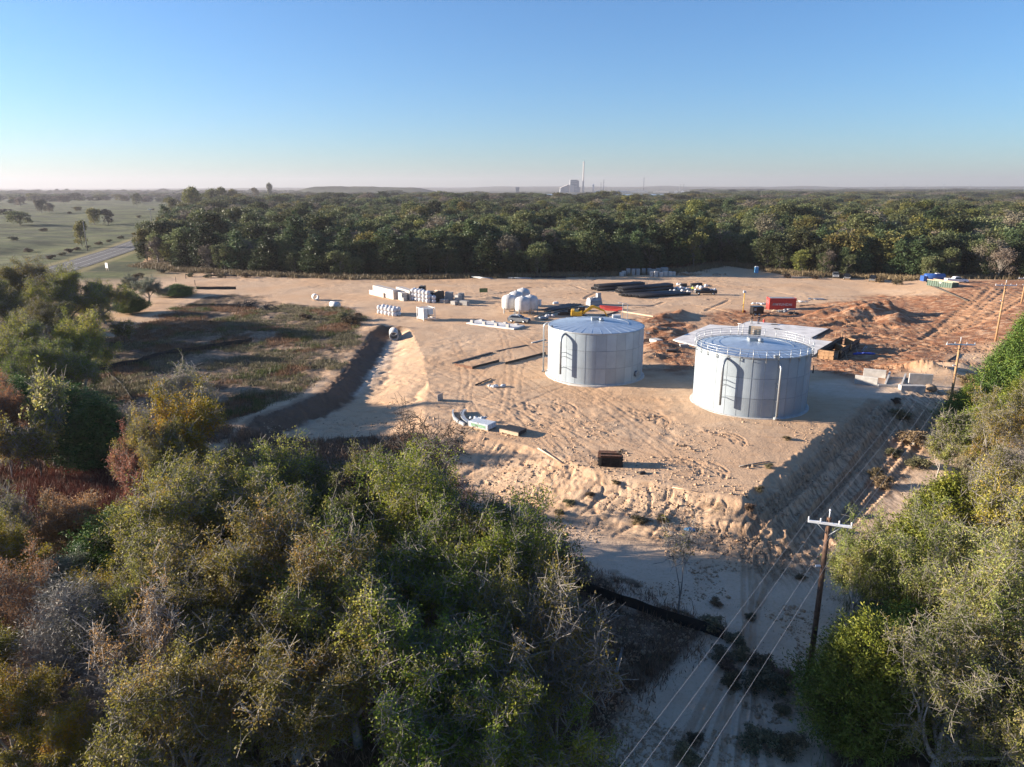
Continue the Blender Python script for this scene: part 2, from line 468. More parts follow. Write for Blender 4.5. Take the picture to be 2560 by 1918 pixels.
for k in range(9):    # dozer lines down the right bank and along the pole line
    o = (k - 1.2) * 1.05
    a = ad(1890, 905, -2); b = ad(1600, 1235, -3)
    o += rt.uniform(-.4, .4); te = rt.uniform(.62, 1.0); ph = rt.uniform(0, 6)
    pts = np.array([[a.x + (b.x - a.x) * t + o * .85 + .5 * math.sin(4 * t + ph) - 1.2 * (k % 3) * t * t, a.y + (b.y - a.y) * t - o * .35] for t in np.linspace(-.05, te, 14)])
    TRACKS.append((pts, 0.40, 0.15 if k % 2 else 0.10, 0.42))
for k in range(7):    # tyre lines along the low sandy track
    a = ad(1690 - k * 14, 1235, -2.4); b = ad(1560 + (k - 3) * 34, 1640, -2.4); m = (a + b) / 2 + Vector((rt.uniform(-1, 1), 0, 0))
    pts = np.array([[(1 - t) ** 2 * a.x + 2 * t * (1 - t) * m.x + t * t * b.x, (1 - t) ** 2 * a.y + 2 * t * (1 - t) * m.y + t * t * b.y] for t in np.linspace(-.1, 1.1, 14)])
    TRACKS.append((pts, 0.20, 0.06, 0.3))
for k in range(24):   # red clay ruts at the back right
    a = ad(1985 + k * 6.5 + rt.uniform(-5, 5), 735 - k * 1.2); b = ad(2115 + k * 4.5 + rt.uniform(-5, 5), 640 + k * .8)
    pts = np.array([[a.x + (b.x - a.x) * t + 1.3 * math.sin(2.2 * t), a.y + (b.y - a.y) * t] for t in np.linspace(0, 1, 10)])
    TRACKS.append((pts, 0.5, 0.07, 0.9))
for k in range(22):
    a = ad(rt.uniform(1750, 1950), rt.uniform(690, 790)); b = a + Vector((rt.uniform(10, 30), rt.uniform(-14, 10), 0)); m = (a + b) / 2 + Vector((0, rt.uniform(-5, 5), 0))
    pts = np.array([[(1 - t) ** 2 * a.x + 2 * t * (1 - t) * m.x + t * t * b.x, (1 - t) ** 2 * a.y + 2 * t * (1 - t) * m.y + t * t * b.y] for t in np.linspace(0, 1, 9)])
    TRACKS.append((pts, 0.5, 0.12, 0.7))
for k in range(30):
    a = ad(rt.uniform(950, 1950), rt.uniform(605, 660)); b = a + Vector((rt.uniform(-40, 40), rt.uniform(-16, 16), 0)); m = (a + b) / 2 + Vector((0, rt.uniform(-7, 7), 0))
    pts = np.array([[(1 - t) ** 2 * a.x + 2 * t * (1 - t) * m.x + t * t * b.x, (1 - t) ** 2 * a.y + 2 * t * (1 - t) * m.y + t * t * b.y] for t in np.linspace(0, 1, 9)])
    TRACKS.append((pts, 0.6, 0.10, 0))


WEAR_SHADE = []


def hz(X, Y, detail=False):
    X = np.asarray(X, float); Y = np.asarray(Y, float)
    shp = X.shape; X = X.ravel(); Y = Y.ravel()
    r = np.hypot(X, Y)
    Z = np.zeros(X.shape)
    near = r < 420
    # far relief
    far = sm(r, 450, 1500)
    Z += far * ((fbm(X / 900, Y / 900, 3, 4) - .5) * 16 - 1)
    dR, _, _ = polydist(ROADC, X, Y)
    past = sm(-X, 90, 160) * sm(Y, 180, 260)
    Z += past * sm(dR, 16, 50) * ((fbm(X / 70, Y / 70, 8, 4) - .5) * 7 - .5)
    # lake basin and the hills behind
    ang = np.arctan2(X, Y)
    lake = sm(r, 1750, 2100) * (1 - sm(r, 3700, 3900)) * sm(ang, .03, .06) * (1 - sm(ang, .235, .30))
    Z = Z * (1 - lake) - 7 * lake
    plant = sm(r, 3700, 3950) * (1 - sm(r, 5200, 6000))
    Z = Z * (1 - plant) + 3.2 * plant
    Z += sm(r, 6500, 9000) * (18 + 46 * fbm(ang * 9 + 2, r / 9000, 12, 4) * (0.75 + .35 * sm(ang, -.1, .5)) - 22 * sm(-ang, .1, .5))
    # long flat spoil hill
    hx, hy = -650., 3300.
    u = np.abs(X - hx); Z += 36 * (1 - sm(u, 200, 360)) * (1 - sm(np.abs(Y - hy), 120, 260)) * (1 - .2 * sm(X - hx, -60, 250))
    # low ground in front and the swale
    idx = np.where(near)[0]
    x = X[idx]; y = Y[idx]
    low = inside(LOWPOLY, x, y)
    wob = (fbm(x / 2.2, y / 2.2, 21, 3) - .5) * 1.6
    dl, _, (runl,) = polydist(LB, x, y, [LBrun])
    dr, alr, (runr, dropr) = polydist(RB, x, y, [RBrun, RBdrop])
    dropl = 1.0 + .5 * sm(-y, -112, -86) + .8 * sm(-y, -92, -60)
    zl = -dropl * sm((dl + wob * .35) / runl, 0.0, 1.0)
    q = np.clip((dr + wob * .25) / runr, 0, 1)
    zr = -dropr * (q * (1.25 - .25 * q))
    z = np.where(low, np.maximum(zl, zr), 0)
    # red slope rising at the back right
    A = ad(2010, 740); z += sm(x - (A.x + (y - A.y) * .25), 0, 34) * sm(y, 100, 125) * (1 - sm(y, 190, 240)) * 2.6
    for (mx_, my, rx, ry, h, a) in MND:
        c, s = math.cos(a), math.sin(a)
        u = ((x - mx_) * c + (y - my) * s) / rx; v = (-(x - mx_) * s + (y - my) * c) / ry
        d2 = u * u + v * v
        m = d2 < 6
        z[m] += h * np.exp(-d2[m] * 1.6) * (0.75 + .5 * fbm(x[m] / 1.6, y[m] / 1.6, 31, 3))
    for (mx_, my, rx, ry, h, a) in PIT:
        c, s = math.cos(a), math.sin(a)
        u = ((x - mx_) * c + (y - my) * s) / rx; v = (-(x - mx_) * s + (y - my) * c) / ry
        d2 = np.sqrt(u * u + v * v)
        z -= h * (1 - sm(d2, .6, 1.0))
    # flat seats for the slab and the two tanks
    flat = np.zeros(x.shape)
    for (tx, ty) in TANKS:
        d = np.hypot(x - tx, y - ty); k = 1 - sm(d, 9.5, 13)
        z = z * (1 - k)
    for sp_ in FLAT:
        m = np.where((x > sp_[:, 0].min() - 3) & (x < sp_[:, 0].max() + 3) & (y > sp_[:, 1].min() - 3) & (y < sp_[:, 1].max() + 3))[0]
        if len(m):
            d, _, _ = polydist(np.vstack([sp_, sp_[:1]]), x[m], y[m]); flat[m] = np.maximum(flat[m], np.where(inside(sp_, x[m], y[m]), 1.0, 1 - sm(d, .4, 2.2)))
    z = z * (1 - flat)
    if detail:
        site = 1 - sm(r[idx], 300, 380)
        z += site * ((fbm(x / 9, y / 9, 40, 4) - .5) * .36 + (fbm(x / 1.1, y / 1.1, 41, 4) - .5) * (.035 + .15 * sm(fbm(x / 14, y / 14, 39, 3), .52, .66)) + (fbm(x / .35, y / .35, 44, 2) - .5) * .032)
        # churned soil: red area behind and between
        red = REDMASK(x, y)
        z += site * red * ((fbm(x / 1.5, y / 3.2, 50, 4) - .5) * .42 + np.abs(fbm(x / .8, y / 1.1, 52, 3) - .5) * .36)
        # eroded face: rills running down the front slope
        e = np.array([.846, -.533])
        uu = x * e[0] + y * e[1]; vv = x * -e[1] * -1 + 0; vv = x * .533 + y * .846
        face = low & (dr < runr * 1.15) & (x < 24) & (x > -9)
        wf = face * sm(dr, 0.0, 1.2) * (1 - sm(dr / runr, .85, 1.15))
        wrp = (fbm(x / 2.5, y / 2.5, 61, 3) - .5) * 1.3
        ril = np.abs(vn((uu + wrp) / .38, vv / 1.9, 62) - .5) * 2
        ril2 = np.abs(vn((uu + wrp * .9) / 1.0, vv / 4.5, 63) - .5) * 2
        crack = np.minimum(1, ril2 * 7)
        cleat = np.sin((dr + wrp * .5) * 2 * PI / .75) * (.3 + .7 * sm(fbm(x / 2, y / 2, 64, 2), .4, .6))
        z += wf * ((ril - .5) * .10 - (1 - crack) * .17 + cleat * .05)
        crack_shade = wf * (1 - crack)
        # rough face of the swale bank
        sc = low & (dl < runl * 1.3) & (y > 70)
        z += sc * ((np.abs(vn(x / .9 + wob, y / .5, 68) - .5) - .25) * .5 + (fbm(x / .9, y / .9, 69, 3) - .5) * .5)
        # shaded right bank: rough clods
        bank = low & (dr < runr * 1.2) & (x >= 22) & (y < 100)
        z += bank * ((fbm(x / .8, y / .8, 66, 3) - .5) * .45 + (fbm(x / .3, y / .3, 67, 2) - .5) * .14)
        # low sandy track: soft tyre ripples; left scrubland: hummocks
        lft = LEFTMASK(x, y)
        z += lft * (fbm(x / 1.4, y / 1.4, 70, 4) - .5) * .55
        # swale side: water rills
        sw = low & (x < -8) & (y > 76)
        ds, als, _ = polydist(CH, x, y)
        uu2 = als + (fbm(x / 3, y / 3, 73, 3) - .5) * 3.5
        z += sw * sm(ds, 1, 3) * -(1 - np.minimum(1, np.abs(vn(uu2 / 1.7, ds / 9, 74) - .5) * 7)) * .22
        trk = np.zeros(x.shape)
        for (pts, w, dep, per) in TRACKS:
            lo = pts.min(0) - 2; hi = pts.max(0) + 2
            m = np.where((x > lo[0]) & (x < hi[0]) & (y > lo[1]) & (y < hi[1]))[0]
            if len(m) == 0: continue
            d, al, _ = polydist(pts, x[m], y[m])
            pr = np.where(d < w, -1.0, np.where(d < w * 2, (2 * w - d) / w * .8, 0)) * dep
            if per:
                pr += (d < w) * np.sin(al * 2 * PI / per) * dep * .55
            z[m] += pr
            trk[m] = np.maximum(trk[m], (1 - sm(d, w * .7, w * 1.4)) * min(1, .5 + dep * 6))
        trk = np.maximum(trk, crack_shade * .9)  # crack shade painted into the soil colour, together with the track wear
        WEAR_SHADE.clear(); full = np.zeros(X.shape); full[idx] = trk; WEAR_SHADE.append(full)
        z = z * (1 - flat) + flat * np.clip(z, -.12, .02)
    Z[idx] += z
    return Z.reshape(shp)


REDP = [W([(1395, 690, 0), (1470, 672, 0), (1500, 690, 0), (1490, 800, 0), (1400, 800, 0), (1385, 740, 0)]),
        W([(1700, 672, 0), (1790, 655, 0), (1900, 640, 0), (2030, 650, 0), (2080, 620, 0), (2260, 615, 0), (2300, 760, 0), (2150, 745, 0), (2060, 800, 0), (1960, 800, 0), (1870, 830, 0), (1760, 800, 0), (1790, 735, 0), (1640, 700, 0), (1500, 700, 0), (1560, 670, 0)])]


def REDMASK(x, y):
    r = np.zeros(x.shape)
    wx = (fbm(x / 7, y / 7, 80, 3) - .5) * 9; wy = (fbm(x / 7, y / 7, 81, 3) - .5) * 9
    for p in REDP:
        d, _, _ = polydist(np.vstack([p, p[:1]]), x + wx, y + wy)
        s = np.where(inside(p, x + wx, y + wy), d, -d)
        r = np.maximum(r, sm(s, -2.5, 3))
    return r


LEFTP = W([(215, 730, 0), (330, 690, 0), (420, 640, 0), (520, 632, 0), (640, 655, 0), (720, 655, 0), (800, 690, 0), (800, 715, 0), (745, 795, 0), (700, 840, 0), (610, 875, 0), (550, 898, 0), (500, 950, 0), (420, 1080, 0), (250, 1500, 0), (-300, 1500, 0), (-700, 900, 0), (-500, 640, 0), (150, 640, 0)])


def LEFTMASK(x, y):
    wx = (fbm(x / 5, y / 5, 90, 3) - .5) * 7
    d, _, _ = polydist(np.vstack([LEFTP, LEFTP[:1]]), x + wx, y + wx)
    return sm(np.where(inside(LEFTP, x + wx, y + wx), d, -d), -1, 4)


FRONTP = W([(880, 930, 0), (960, 1040, -3), (1110, 1130, -3), (1270, 1245, -3), (1560, 1378, -3), (1480, 1470, -3), (1350, 1560, -3), (1310, 1700, -3)])
FRONTP = np.vstack([FRONTP, [[6, 5], [-60, 5]], LB[1:6]])
RIGHTP = np.vstack([W([(2150, 790, 0), (2080, 880, -2), (2060, 1000, -2.5), (1960, 1120, -3), (1860, 1230, -3), (1770, 1480, -3), (1745, 1657, -3)]), [[14, 5], [300, 5], [300, 130], [120, 133]]])
FEDGE = W([(300, 575, 0), (350, 582, 0), (420, 588, 0), (520, 592, 0), (600, 597, 0), (760, 602, 0), (900, 602, 0), (1000, 600, 0), (1200, 598, 0), (1340, 594, 0), (1480, 588, 0), (1560, 572, 0), (1640, 580, 0), (1700, 592, 0), (1780, 597, 0), (1900, 602, 0), (1960, 610, 0), (2090, 608, 0), (2212, 612, 0)])
FPOLY = np.vstack([W([(560, 428, 0), (400, 470, 0), (335, 540, 0)]), FEDGE, [[210, 195], [420, 150], [5200, 1500], [5200, 9000], [-2000, 9000], [-1500, 2000]]])

FLAT = [np.array([[at(a, b).x, at(a, b).y] for a, b in q]) for q in ([(1872, 804), (2073, 824), (2030, 850), (2082, 856), (2030, 893), (1990, 900), (1790, 880), (1682, 851), (1775, 813), (1840, 818)],)]
TANKS = [(12.88, 107.55), (31.95, 92.15)]


GX0, GY0, GST = -270.0, -6.0, 0.5
_gx = np.arange(GX0, 270, GST); _gy = np.arange(GY0, 440, GST)
_A, _B = np.meshgrid(_gx, _gy)
GRID = hz(_A, _B, True)          # heights of the finished surface, for seating things


def gz(x, y):
    u = (x - GX0) / GST; v = (y - GY0) / GST
    i, j = int(u), int(v)
    if u < 0 or v < 0 or i >= len(_gx) - 1 or j >= len(_gy) - 1:
        return float(hz(np.array([x]), np.array([y]))[0])
    f, g = u - i, v - j
    return float((GRID[j, i] * (1 - f) + GRID[j, i + 1] * f) * (1 - g) + (GRID[j + 1, i] * (1 - f) + GRID[j + 1, i + 1] * f) * g)


def G(px, py, sink=0.0):
    z = 0.0
    for _ in range(12):
        p = at(px, py, z); z2 = gz(p.x, p.y)
        z = z * .4 + z2 * .6
    p = at(px, py, z); p.z = gz(p.x, p.y) - sink
    return p


def GD(dx, dy, sink=0.0):
    return G(dx * DS, dy * DS, sink)


def build_ground():
    a_in = np.arange(-40, 40.001, .115)
    a_out = np.concatenate([np.arange(43, 320, 4.0)])
    ang = np.radians(np.concatenate([a_in, a_out]))
    rr = [0.0, 4, 8, 12, 16, 20, 23, 25]
    while rr[-1] < 300: rr.append(rr[-1] * 1.0033)
    while rr[-1] < 700: rr.append(rr[-1] * 1.012)
    while rr[-1] < 24000: rr.append(rr[-1] * 1.03)
    rr = np.array(rr[1:])
    na, nr = len(ang), len(rr)
    A, Rr = np.meshgrid(ang, rr)
    X = (np.sin(A) * Rr).ravel(); Y = (np.cos(A) * Rr).ravel()
    Z = hz(X, Y, True); wear_shade = np.append(WEAR_SHADE[0], 0.)
    V = np.stack([X, Y, Z], 1)
    i = np.arange(nr - 1)[:, None] * na; j = np.arange(na)[None, :]; j2 = (j + 1) % na
    quads = np.stack([i + j, i + j2, i + na + j2, i + na + j], -1).reshape(-1, 4)[:, ::-1]
    # centre cap
    V = np.vstack([V, [[0, 0, hz(np.array([0.]), np.array([0.]))[0]]]])
    tri = np.stack([np.full(na, len(V) - 1), np.arange(na), (np.arange(na) + 1) % na], 1)[:, ::-1]
    X = V[:, 0]; Y = V[:, 1]; rad = np.hypot(X, Y)
    dR, _, _ = polydist(ROADC, X, Y)
    # soil zones
    red = REDMASK(X, Y) * (rad < 420)
    d, _, _ = polydist(CH, X, Y)
    lowin = inside(LOWPOLY, X, Y)
    pale = (1 - sm(d + (fbm(X / 2, Y / 2, 95, 3) - .5) * 3, 1.6, 4.5)) * lowin
    drR, _, _ = polydist(RB, X, Y)
    pale = np.maximum(pale, lowin * (X > -20) * sm(drR, 7, 12) * .75)
    pc = ad(1850, 840); pale = np.maximum(pale, .9 * (1 - sm(np.hypot((X - pc.x - 4) / 15, (Y - pc.y) / 6), .6, 1.1)))
    dLB = polydist(LB, X, Y)[0] + (fbm(X / 1.5, Y / 1.5, 111, 3) - .5) * 1.6
    scarp = np.clip(lowin * (1 - sm(dLB, 3.2, 4.6)) + (1 - lowin) * .6 * (1 - sm(dLB, .3, 1.5)), 0, 1) * (Y > 70) * (Y < 150)
    # vegetation litter: 0 sand .. 1 forest floor
    lit = np.zeros(X.shape)
    for p_, w in ((FRONTP, 2.0), (RIGHTP, 2.5), (FPOLY, 3.0)):
        wx = (fbm(X / 3, Y / 3, 97, 3) - .5) * 5
        dd, _, _ = polydist(np.vstack([p_, p_[:1]]), X + wx, Y + wx)
        lit = np.maximum(lit, sm(np.where(inside(p_, X + wx, Y + wx), dd, -dd), -w * .3, w))
    lf = LEFTMASK(X, Y) * (rad < 420)
    patch = fbm(X / 6, Y / 6, 99, 4)
    lit = np.maximum(lit, lf * (0.62 + .38 * sm(patch, .36, .54)))
    dP, _, _ = polydist(W([(215, 728, 0), (300, 692, 0), (388, 655, 0), (430, 640, 0)]), X, Y)
    pth = 1 - sm(dP + (fbm(X / 3, Y / 3, 113, 3) - .5) * 2, 1.6, 3.2); lit = lit * (1 - pth)
    woods = LEFTMASK(X, Y) * sm(-X - (Y - 60) * .28, 30, 44)
    lit = np.maximum(lit, woods * (1 - pth))
    lit = np.maximum(lit, (rad > 420) * 1.0)
    past = sm(-X, 100, 130) * sm(Y, 205, 235) * (1 - inside(FPOLY, X, Y)) * (1 - sm(rad, 2500, 4000))
    edge = np.hypot(X - 0, 0) * 0
    dE, _, _ = polydist(FEDGE, X, Y)
    lit = np.maximum(lit, .8 * (1 - sm(dE + (fbm(X / 4, Y / 4, 101, 3) - .5) * 6, 1, 6)) * (Y > 190) * (X < 150))
    shoulder = (1 - sm(dR, 9.0, 12)) * sm(dR, 6.0, 7.2)
    Ca = np.stack([red, pale, lit, past], 1); farw = 0
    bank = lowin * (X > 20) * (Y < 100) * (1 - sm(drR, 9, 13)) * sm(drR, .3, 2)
    lay = np.stack([scarp * 1.0, np.clip(shoulder, 0, 1), np.clip(bank, 0, 1), np.clip(wear_shade, 0, 1)], 1)
    farw = sm(rad, 1200, 2200) * (1 - past)
    m = bpy.data.materials.new('soil')
    t, N, L, P = nt(m)
    P.inputs['Roughness'].default_value = 0.95; P.inputs['Specular IOR Level'].default_value = 0.15
    tc = N.new('ShaderNodeTexCoord')

    def noise(scale, detail=5, rough=.55, vec=None, stretch=None):
        n = N.new('ShaderNodeTexNoise'); n.inputs['Scale'].default_value = scale; n.inputs['Detail'].default_value = detail; n.inputs['Roughness'].default_value = rough
        src = tc.outputs['Object']
        if stretch:
            mp = N.new('ShaderNodeMapping'); mp.inputs['Scale'].default_value = stretch[0]; mp.inputs['Rotation'].default_value = (0, 0, stretch[1]); L.new(src, mp.inputs[0]); src = mp.outputs[0]
        L.new(src, n.inputs['Vector'])
        return n.outputs['Fac']

    def rng_(s, a, b, c=0.0, d=1.0):
        r_ = N.new('ShaderNodeMapRange'); r_.inputs[1].default_value = a; r_.inputs[2].default_value = b; r_.inputs[3].default_value = c; r_.inputs[4].default_value = d
        L.new(s, r_.inputs[0]); return r_.outputs[0]

    def mixc(f, a, b):
        x = N.new('ShaderNodeMix'); x.data_type = 'RGBA'
        for s_, k in ((a, 6), (b, 7)):
            if isinstance(s_, tuple): x.inputs[k].default_value = (*s_, 1)
            else: L.new(s_, x.inputs[k])
        if isinstance(f, float): x.inputs[0].default_value = f
        else: L.new(f, x.inputs[0])
        return x.outputs[2]

    def mul(a, b):
        x = N.new('ShaderNodeMath'); x.operation = 'MULTIPLY'
        for s_, k in ((a, 0), (b, 1)):
            if isinstance(s_, (int, float)): x.inputs[k].default_value = s_
            else: L.new(s_, x.inputs[k])
        return x.outputs[0]
    A1 = N.new('ShaderNodeAttribute'); A1.attribute_name = 'zone'
    A2 = N.new('ShaderNodeAttribute'); A2.attribute_name = 'zone2'
    S1 = N.new('ShaderNodeSeparateColor'); L.new(A1.outputs['Color'], S1.inputs[0])
    S2 = N.new('ShaderNodeSeparateColor'); L.new(A2.outputs['Color'], S2.inputs[0])
    big = noise(.06, 6); mid = noise(.5, 6); fine = noise(4, 6, .65); str1 = noise(.35, 6, .6, stretch=((1, 4, 1), -.15)); vfine = noise(16, 3, .6)
    sand = mixc(rng_(mid, .3, .7), SANDA, SANDB)
    sand = mixc(rng_(big, .42, .62), sand, SANDC)
    sand = mixc(mul(rng_(str1, .52, .66), .55), sand, SANDD)
    sand = mixc(mul(rng_(fine, .5, .72), .5), sand, SANDE)
    redc = mixc(rng_(mid, .35, .65), REDA, REDB)
    redc = mixc(mul(rng_(fine, .45, .7), .55), redc, REDC)
    redc = mixc(mul(rng_(str1, .5, .62), .6), redc, SANDA)
    palec = mixc(rng_(mid, .35, .7), PALEA, PALEB)
    palec = mixc(mul(rng_(fine, .52, .7), .5), palec, SANDE)
    litc = mixc(rng_(noise(.9, 6, .6), .36, .62), (0.070, 0.047, 0.032), (0.150, 0.094, 0.060))
    litc = mixc(rng_(noise(2.5, 5, .7), .48, .66), litc, (0.082, 0.076, 0.040))
    litc = mixc(rng_(noise(.35, 5, .6), .52, .68), litc, (0.24, 0.165, 0.115))
    pst = mixc(rng_(noise(.03, 6, .6, stretch=((1, 3.0, 1), .3)), .36, .62), (0.062, 0.086, 0.030), (0.140, 0.150, 0.055))
    pst = mixc(mul(rng_(noise(.016, 7, .7, stretch=((1, 2.2, 1), .2)), .46, .58), .9), pst, (0.042, 0.050, 0.027))
    pst = mixc(mul(rng_(noise(.12, 6, .75), .48, .60), .75), pst, (0.046, 0.056, 0.024))
    pst = mixc(mul(rng_(noise(.05, 6, .7, stretch=((1, 3, 1), .4)), .54, .64), .7), pst, (0.19, 0.165, 0.085))
    thr = N.new('ShaderNodeMath'); thr.operation = 'ADD'; L.new(S1.outputs[2], thr.inputs[0]); L.new(rng_(noise(1.6, 5, .7), 0, 1, -.35, .35), thr.inputs[1])
    litf = rng_(thr.outputs[0], .35, .75)
    c = mixc(S1.outputs[1], sand, palec)
    c = mixc(S1.outputs[0], c, redc)
    c = mixc(mul(A2.outputs['Alpha'], rng_(mid, .25, .6, .15, .6)), c, SANDD)  # darker sand: worn tracks, plus painted shade in the slope cracks
    c = mixc(mul(S2.outputs[0], .92), c, mixc(rng_(fine, .3, .7), (0.085, 0.050, 0.032), (0.15, 0.085, 0.052)))
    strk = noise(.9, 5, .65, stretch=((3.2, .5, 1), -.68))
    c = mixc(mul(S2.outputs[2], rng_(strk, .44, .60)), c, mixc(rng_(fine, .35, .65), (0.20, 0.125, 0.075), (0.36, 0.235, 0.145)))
    c = mixc(litf, c, litc)
    c = mixc(A1.outputs['Alpha'], c, pst)
    c = mixc(mul(S2.outputs[1], .8), c, mixc(rng_(fine, .4, .6), (0.34, 0.27, 0.12), (0.20, 0.18, 0.08)))
    A3 = N.new('ShaderNodeAttribute'); A3.attribute_name = 'wood'
    c = mixc(A3.outputs['Fac'], c, mixc(rng_(noise(.02, 6, .7), .35, .65), (0.030, 0.040, 0.020), (0.085, 0.090, 0.050)))
    L.new(c, P.inputs['Base Color'])
    ad_ = N.new('ShaderNodeMath'); ad_.operation = 'MULTIPLY_ADD'; L.new(vfine, ad_.inputs[0]); ad_.inputs[1].default_value = .25; L.new(fine, ad_.inputs[2])
    bp = N.new('ShaderNodeBump'); bp.inputs['Strength'].default_value = .55; bp.inputs['Distance'].default_value = .10
    L.new(ad_.outputs[0], bp.inputs['Height'])
    b2 = N.new('ShaderNodeBump'); b2.inputs['Strength'].default_value = .12; b2.inputs['Distance'].default_value = .35
    L.new(mid, b2.inputs['Height']); L.new(bp.outputs[0], b2.inputs['Normal'])
    L.new(b2.outputs[0], P.inputs['Normal'])
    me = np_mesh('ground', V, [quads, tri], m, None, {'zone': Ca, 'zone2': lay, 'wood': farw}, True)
    o = link(bpy.data.objects.new('ground', me)); tag(o, kind='structure')
    # lake
    mw = bpy.data.materials.new('lake_water'); t, N, L, P = nt(mw)
    P.inputs['Base Color'].default_value = (0.03, 0.10, 0.19, 1); P.inputs['Roughness'].default_value = 0.22
    mb = MB(); pts = [(-100, 1500), (700, 1500), (1300, 2300), (1400, 3950), (-300, 3950)]
    mb.add([(x, y, -2.2) for x, y in pts], [list(range(len(pts)))])
    tag(mb.build('water', mw), kind='structure')


SANDA = (0.60, 0.430, 0.285); SANDB = (0.53, 0.365, 0.235); SANDC = (0.56, 0.365, 0.22); SANDD = (0.46, 0.275, 0.155); SANDE = (0.39, 0.275, 0.18)
REDA = (0.33, 0.160, 0.085); REDB = (0.25, 0.108, 0.054); REDC = (0.165, 0.074, 0.040)
PALEA = (0.66, 0.515, 0.385); PALEB = (0.57, 0.43, 0.31)
# ------------------------------------------------------------------ trees
def seg_tubes(segs, n=5):
    """segs: rows p0(3) p1(3) r0 r1 -> vertices, quads"""
    S = np.asarray(segs, float)
    p0 = S[:, 0:3]; p1 = S[:, 3:6]; d = p1 - p0
    d /= np.linalg.norm(d, axis=1, keepdims=True) + 1e-9
    up = np.where(np.abs(d[:, 2:3]) < .9, np.array([[0, 0, 1.]]), np.array([[1., 0, 0]]))
    a = np.cross(d, up); a /= np.linalg.norm(a, axis=1, keepdims=True) + 1e-9
    b = np.cross(d, a)
    t = np.arange(n) * 2 * PI / n
    ring = a[:, None, :] * np.cos(t)[None, :, None] + b[:, None, :] * np.sin(t)[None, :, None]
    v0 = p0[:, None, :] + ring * S[:, 6][:, None, None]; v1 = p1[:, None, :] + ring * S[:, 7][:, None, None]
    V = np.concatenate([v0, v1], 1).reshape(-1, 3)
    k = np.arange(n); q = np.stack([k, (k + 1) % n, n + (k + 1) % n, n + k], 1)
    Q = (np.arange(len(S))[:, None, None] * 2 * n + q[None]).reshape(-1, 4)
    return V, Q


def leaves(rng, C, la, lb, upbias=.35, out=None):
    n = len(C)
    nrm = rng.normal(size=(n, 3)); nrm[:, 2] = np.abs(nrm[:, 2]) + upbias
    nrm /= np.linalg.norm(nrm, axis=1, keepdims=True)
    t = rng.normal(size=(n, 3))
    if out is not None: t = t * .7 + out * 1.2
    t -= nrm * (t * nrm).sum(1, keepdims=True); t /= np.linalg.norm(t, axis=1, keepdims=True) + 1e-9
    s = np.cross(nrm, t)
    l = (la * rng.uniform(.65, 1.25, n))[:, None]; w = (lb * rng.uniform(.65, 1.25, n))[:, None]
    V = np.stack([C + t * l, C + s * w + t * l * .1, C - t * l, C - s * w + t * l * .1], 1).reshape(-1, 3)
    Q = np.arange(n * 4).reshape(-1, 4)
    return V, Q


def skeleton(seed, H, Rad, trunk=.22, limbs=5, kids=(4, 4, 4), flat=.9, wob=.16, r0=.32, lim_ang=(35, 62)):
    rg = random.Random(seed); segs = []; ends = []
    maxlev = len(kids)

    def wander(d, w):
        return (d + Vector((rg.gauss(0, w), rg.gauss(0, w), rg.gauss(0, w)))).normalized()

    def branch(p, d, Ln, r, lev):
        n = 5 if lev <= 1 else (4 if lev == 2 else 3)
        st = Ln / n; nk = kids[lev] if lev < maxlev else 0
        pts = [p]; rad = [r]
        for i in range(n):
            d = wander(d, wob * (1 + .3 * lev)); d = (d + Vector((0, 0, .05 if lev < 2 else .02))).normalized()
            q = p + d * st; ra = r * (1 - .62 * (i / n)); rb = r * (1 - .62 * ((i + 1) / n))
            segs.append((*p, *q, ra, rb, lev)); p = q
            pts.append(p); rad.append(rb)
        if lev >= maxlev:
            ends.append(tuple(p)); return
        for k in range(nk):
            f = rg.uniform(.35, 1.0) if k else 1.0
            ix = min(n, max(1, int(round(f * n))))
            ax = d.cross(Vector((rg.gauss(0, 1), rg.gauss(0, 1), rg.gauss(0, 1)))).normalized()
            nd = (Matrix.Rotation(R(rg.uniform(22, 62) if k else rg.uniform(5, 25)), 3, ax) @ d).normalized()
            if lev == 0 and nd.z < -.1: nd.z *= -.5
            branch(pts[ix], nd, Ln * rg.uniform(.55, .8), rad[ix] * .72, lev + 1)
    p = Vector((0, 0, -.4)); d = Vector((rg.gauss(0, .06), rg.gauss(0, .06), 1)).normalized()
    tp = [p]; n = 4
    for i in range(n):
        q = p + d * (H * trunk / n); segs.append((*p, *q, r0 * (1.25 - .12 * i), r0 * (1.13 - .12 * i), 0)); p = q; d = wander(d, .1)
    for k in range(limbs):
        az = 2 * PI * (k + rg.uniform(-.25, .25)) / limbs; el = R(rg.uniform(*lim_ang)) if k else R(12)
        nd = Vector((math.sin(el) * math.cos(az), math.sin(el) * math.sin(az), math.cos(el)))
        branch(p - Vector((0, 0, rg.uniform(0, H * trunk * .3))), nd, H * .36, r0 * .62, 0)
    S = np.array(segs)
    E = np.array(ends)
    zmax = np.percentile(E[:, 2], 98); rmax = np.percentile(np.hypot(E[:, 0], E[:, 1]), 95)
    sc = np.array([Rad / rmax, Rad / rmax, H / zmax])
    low = 0
    for a in (0, 3): S[:, a:a + 3] *= sc
    return S


PROTO = {}


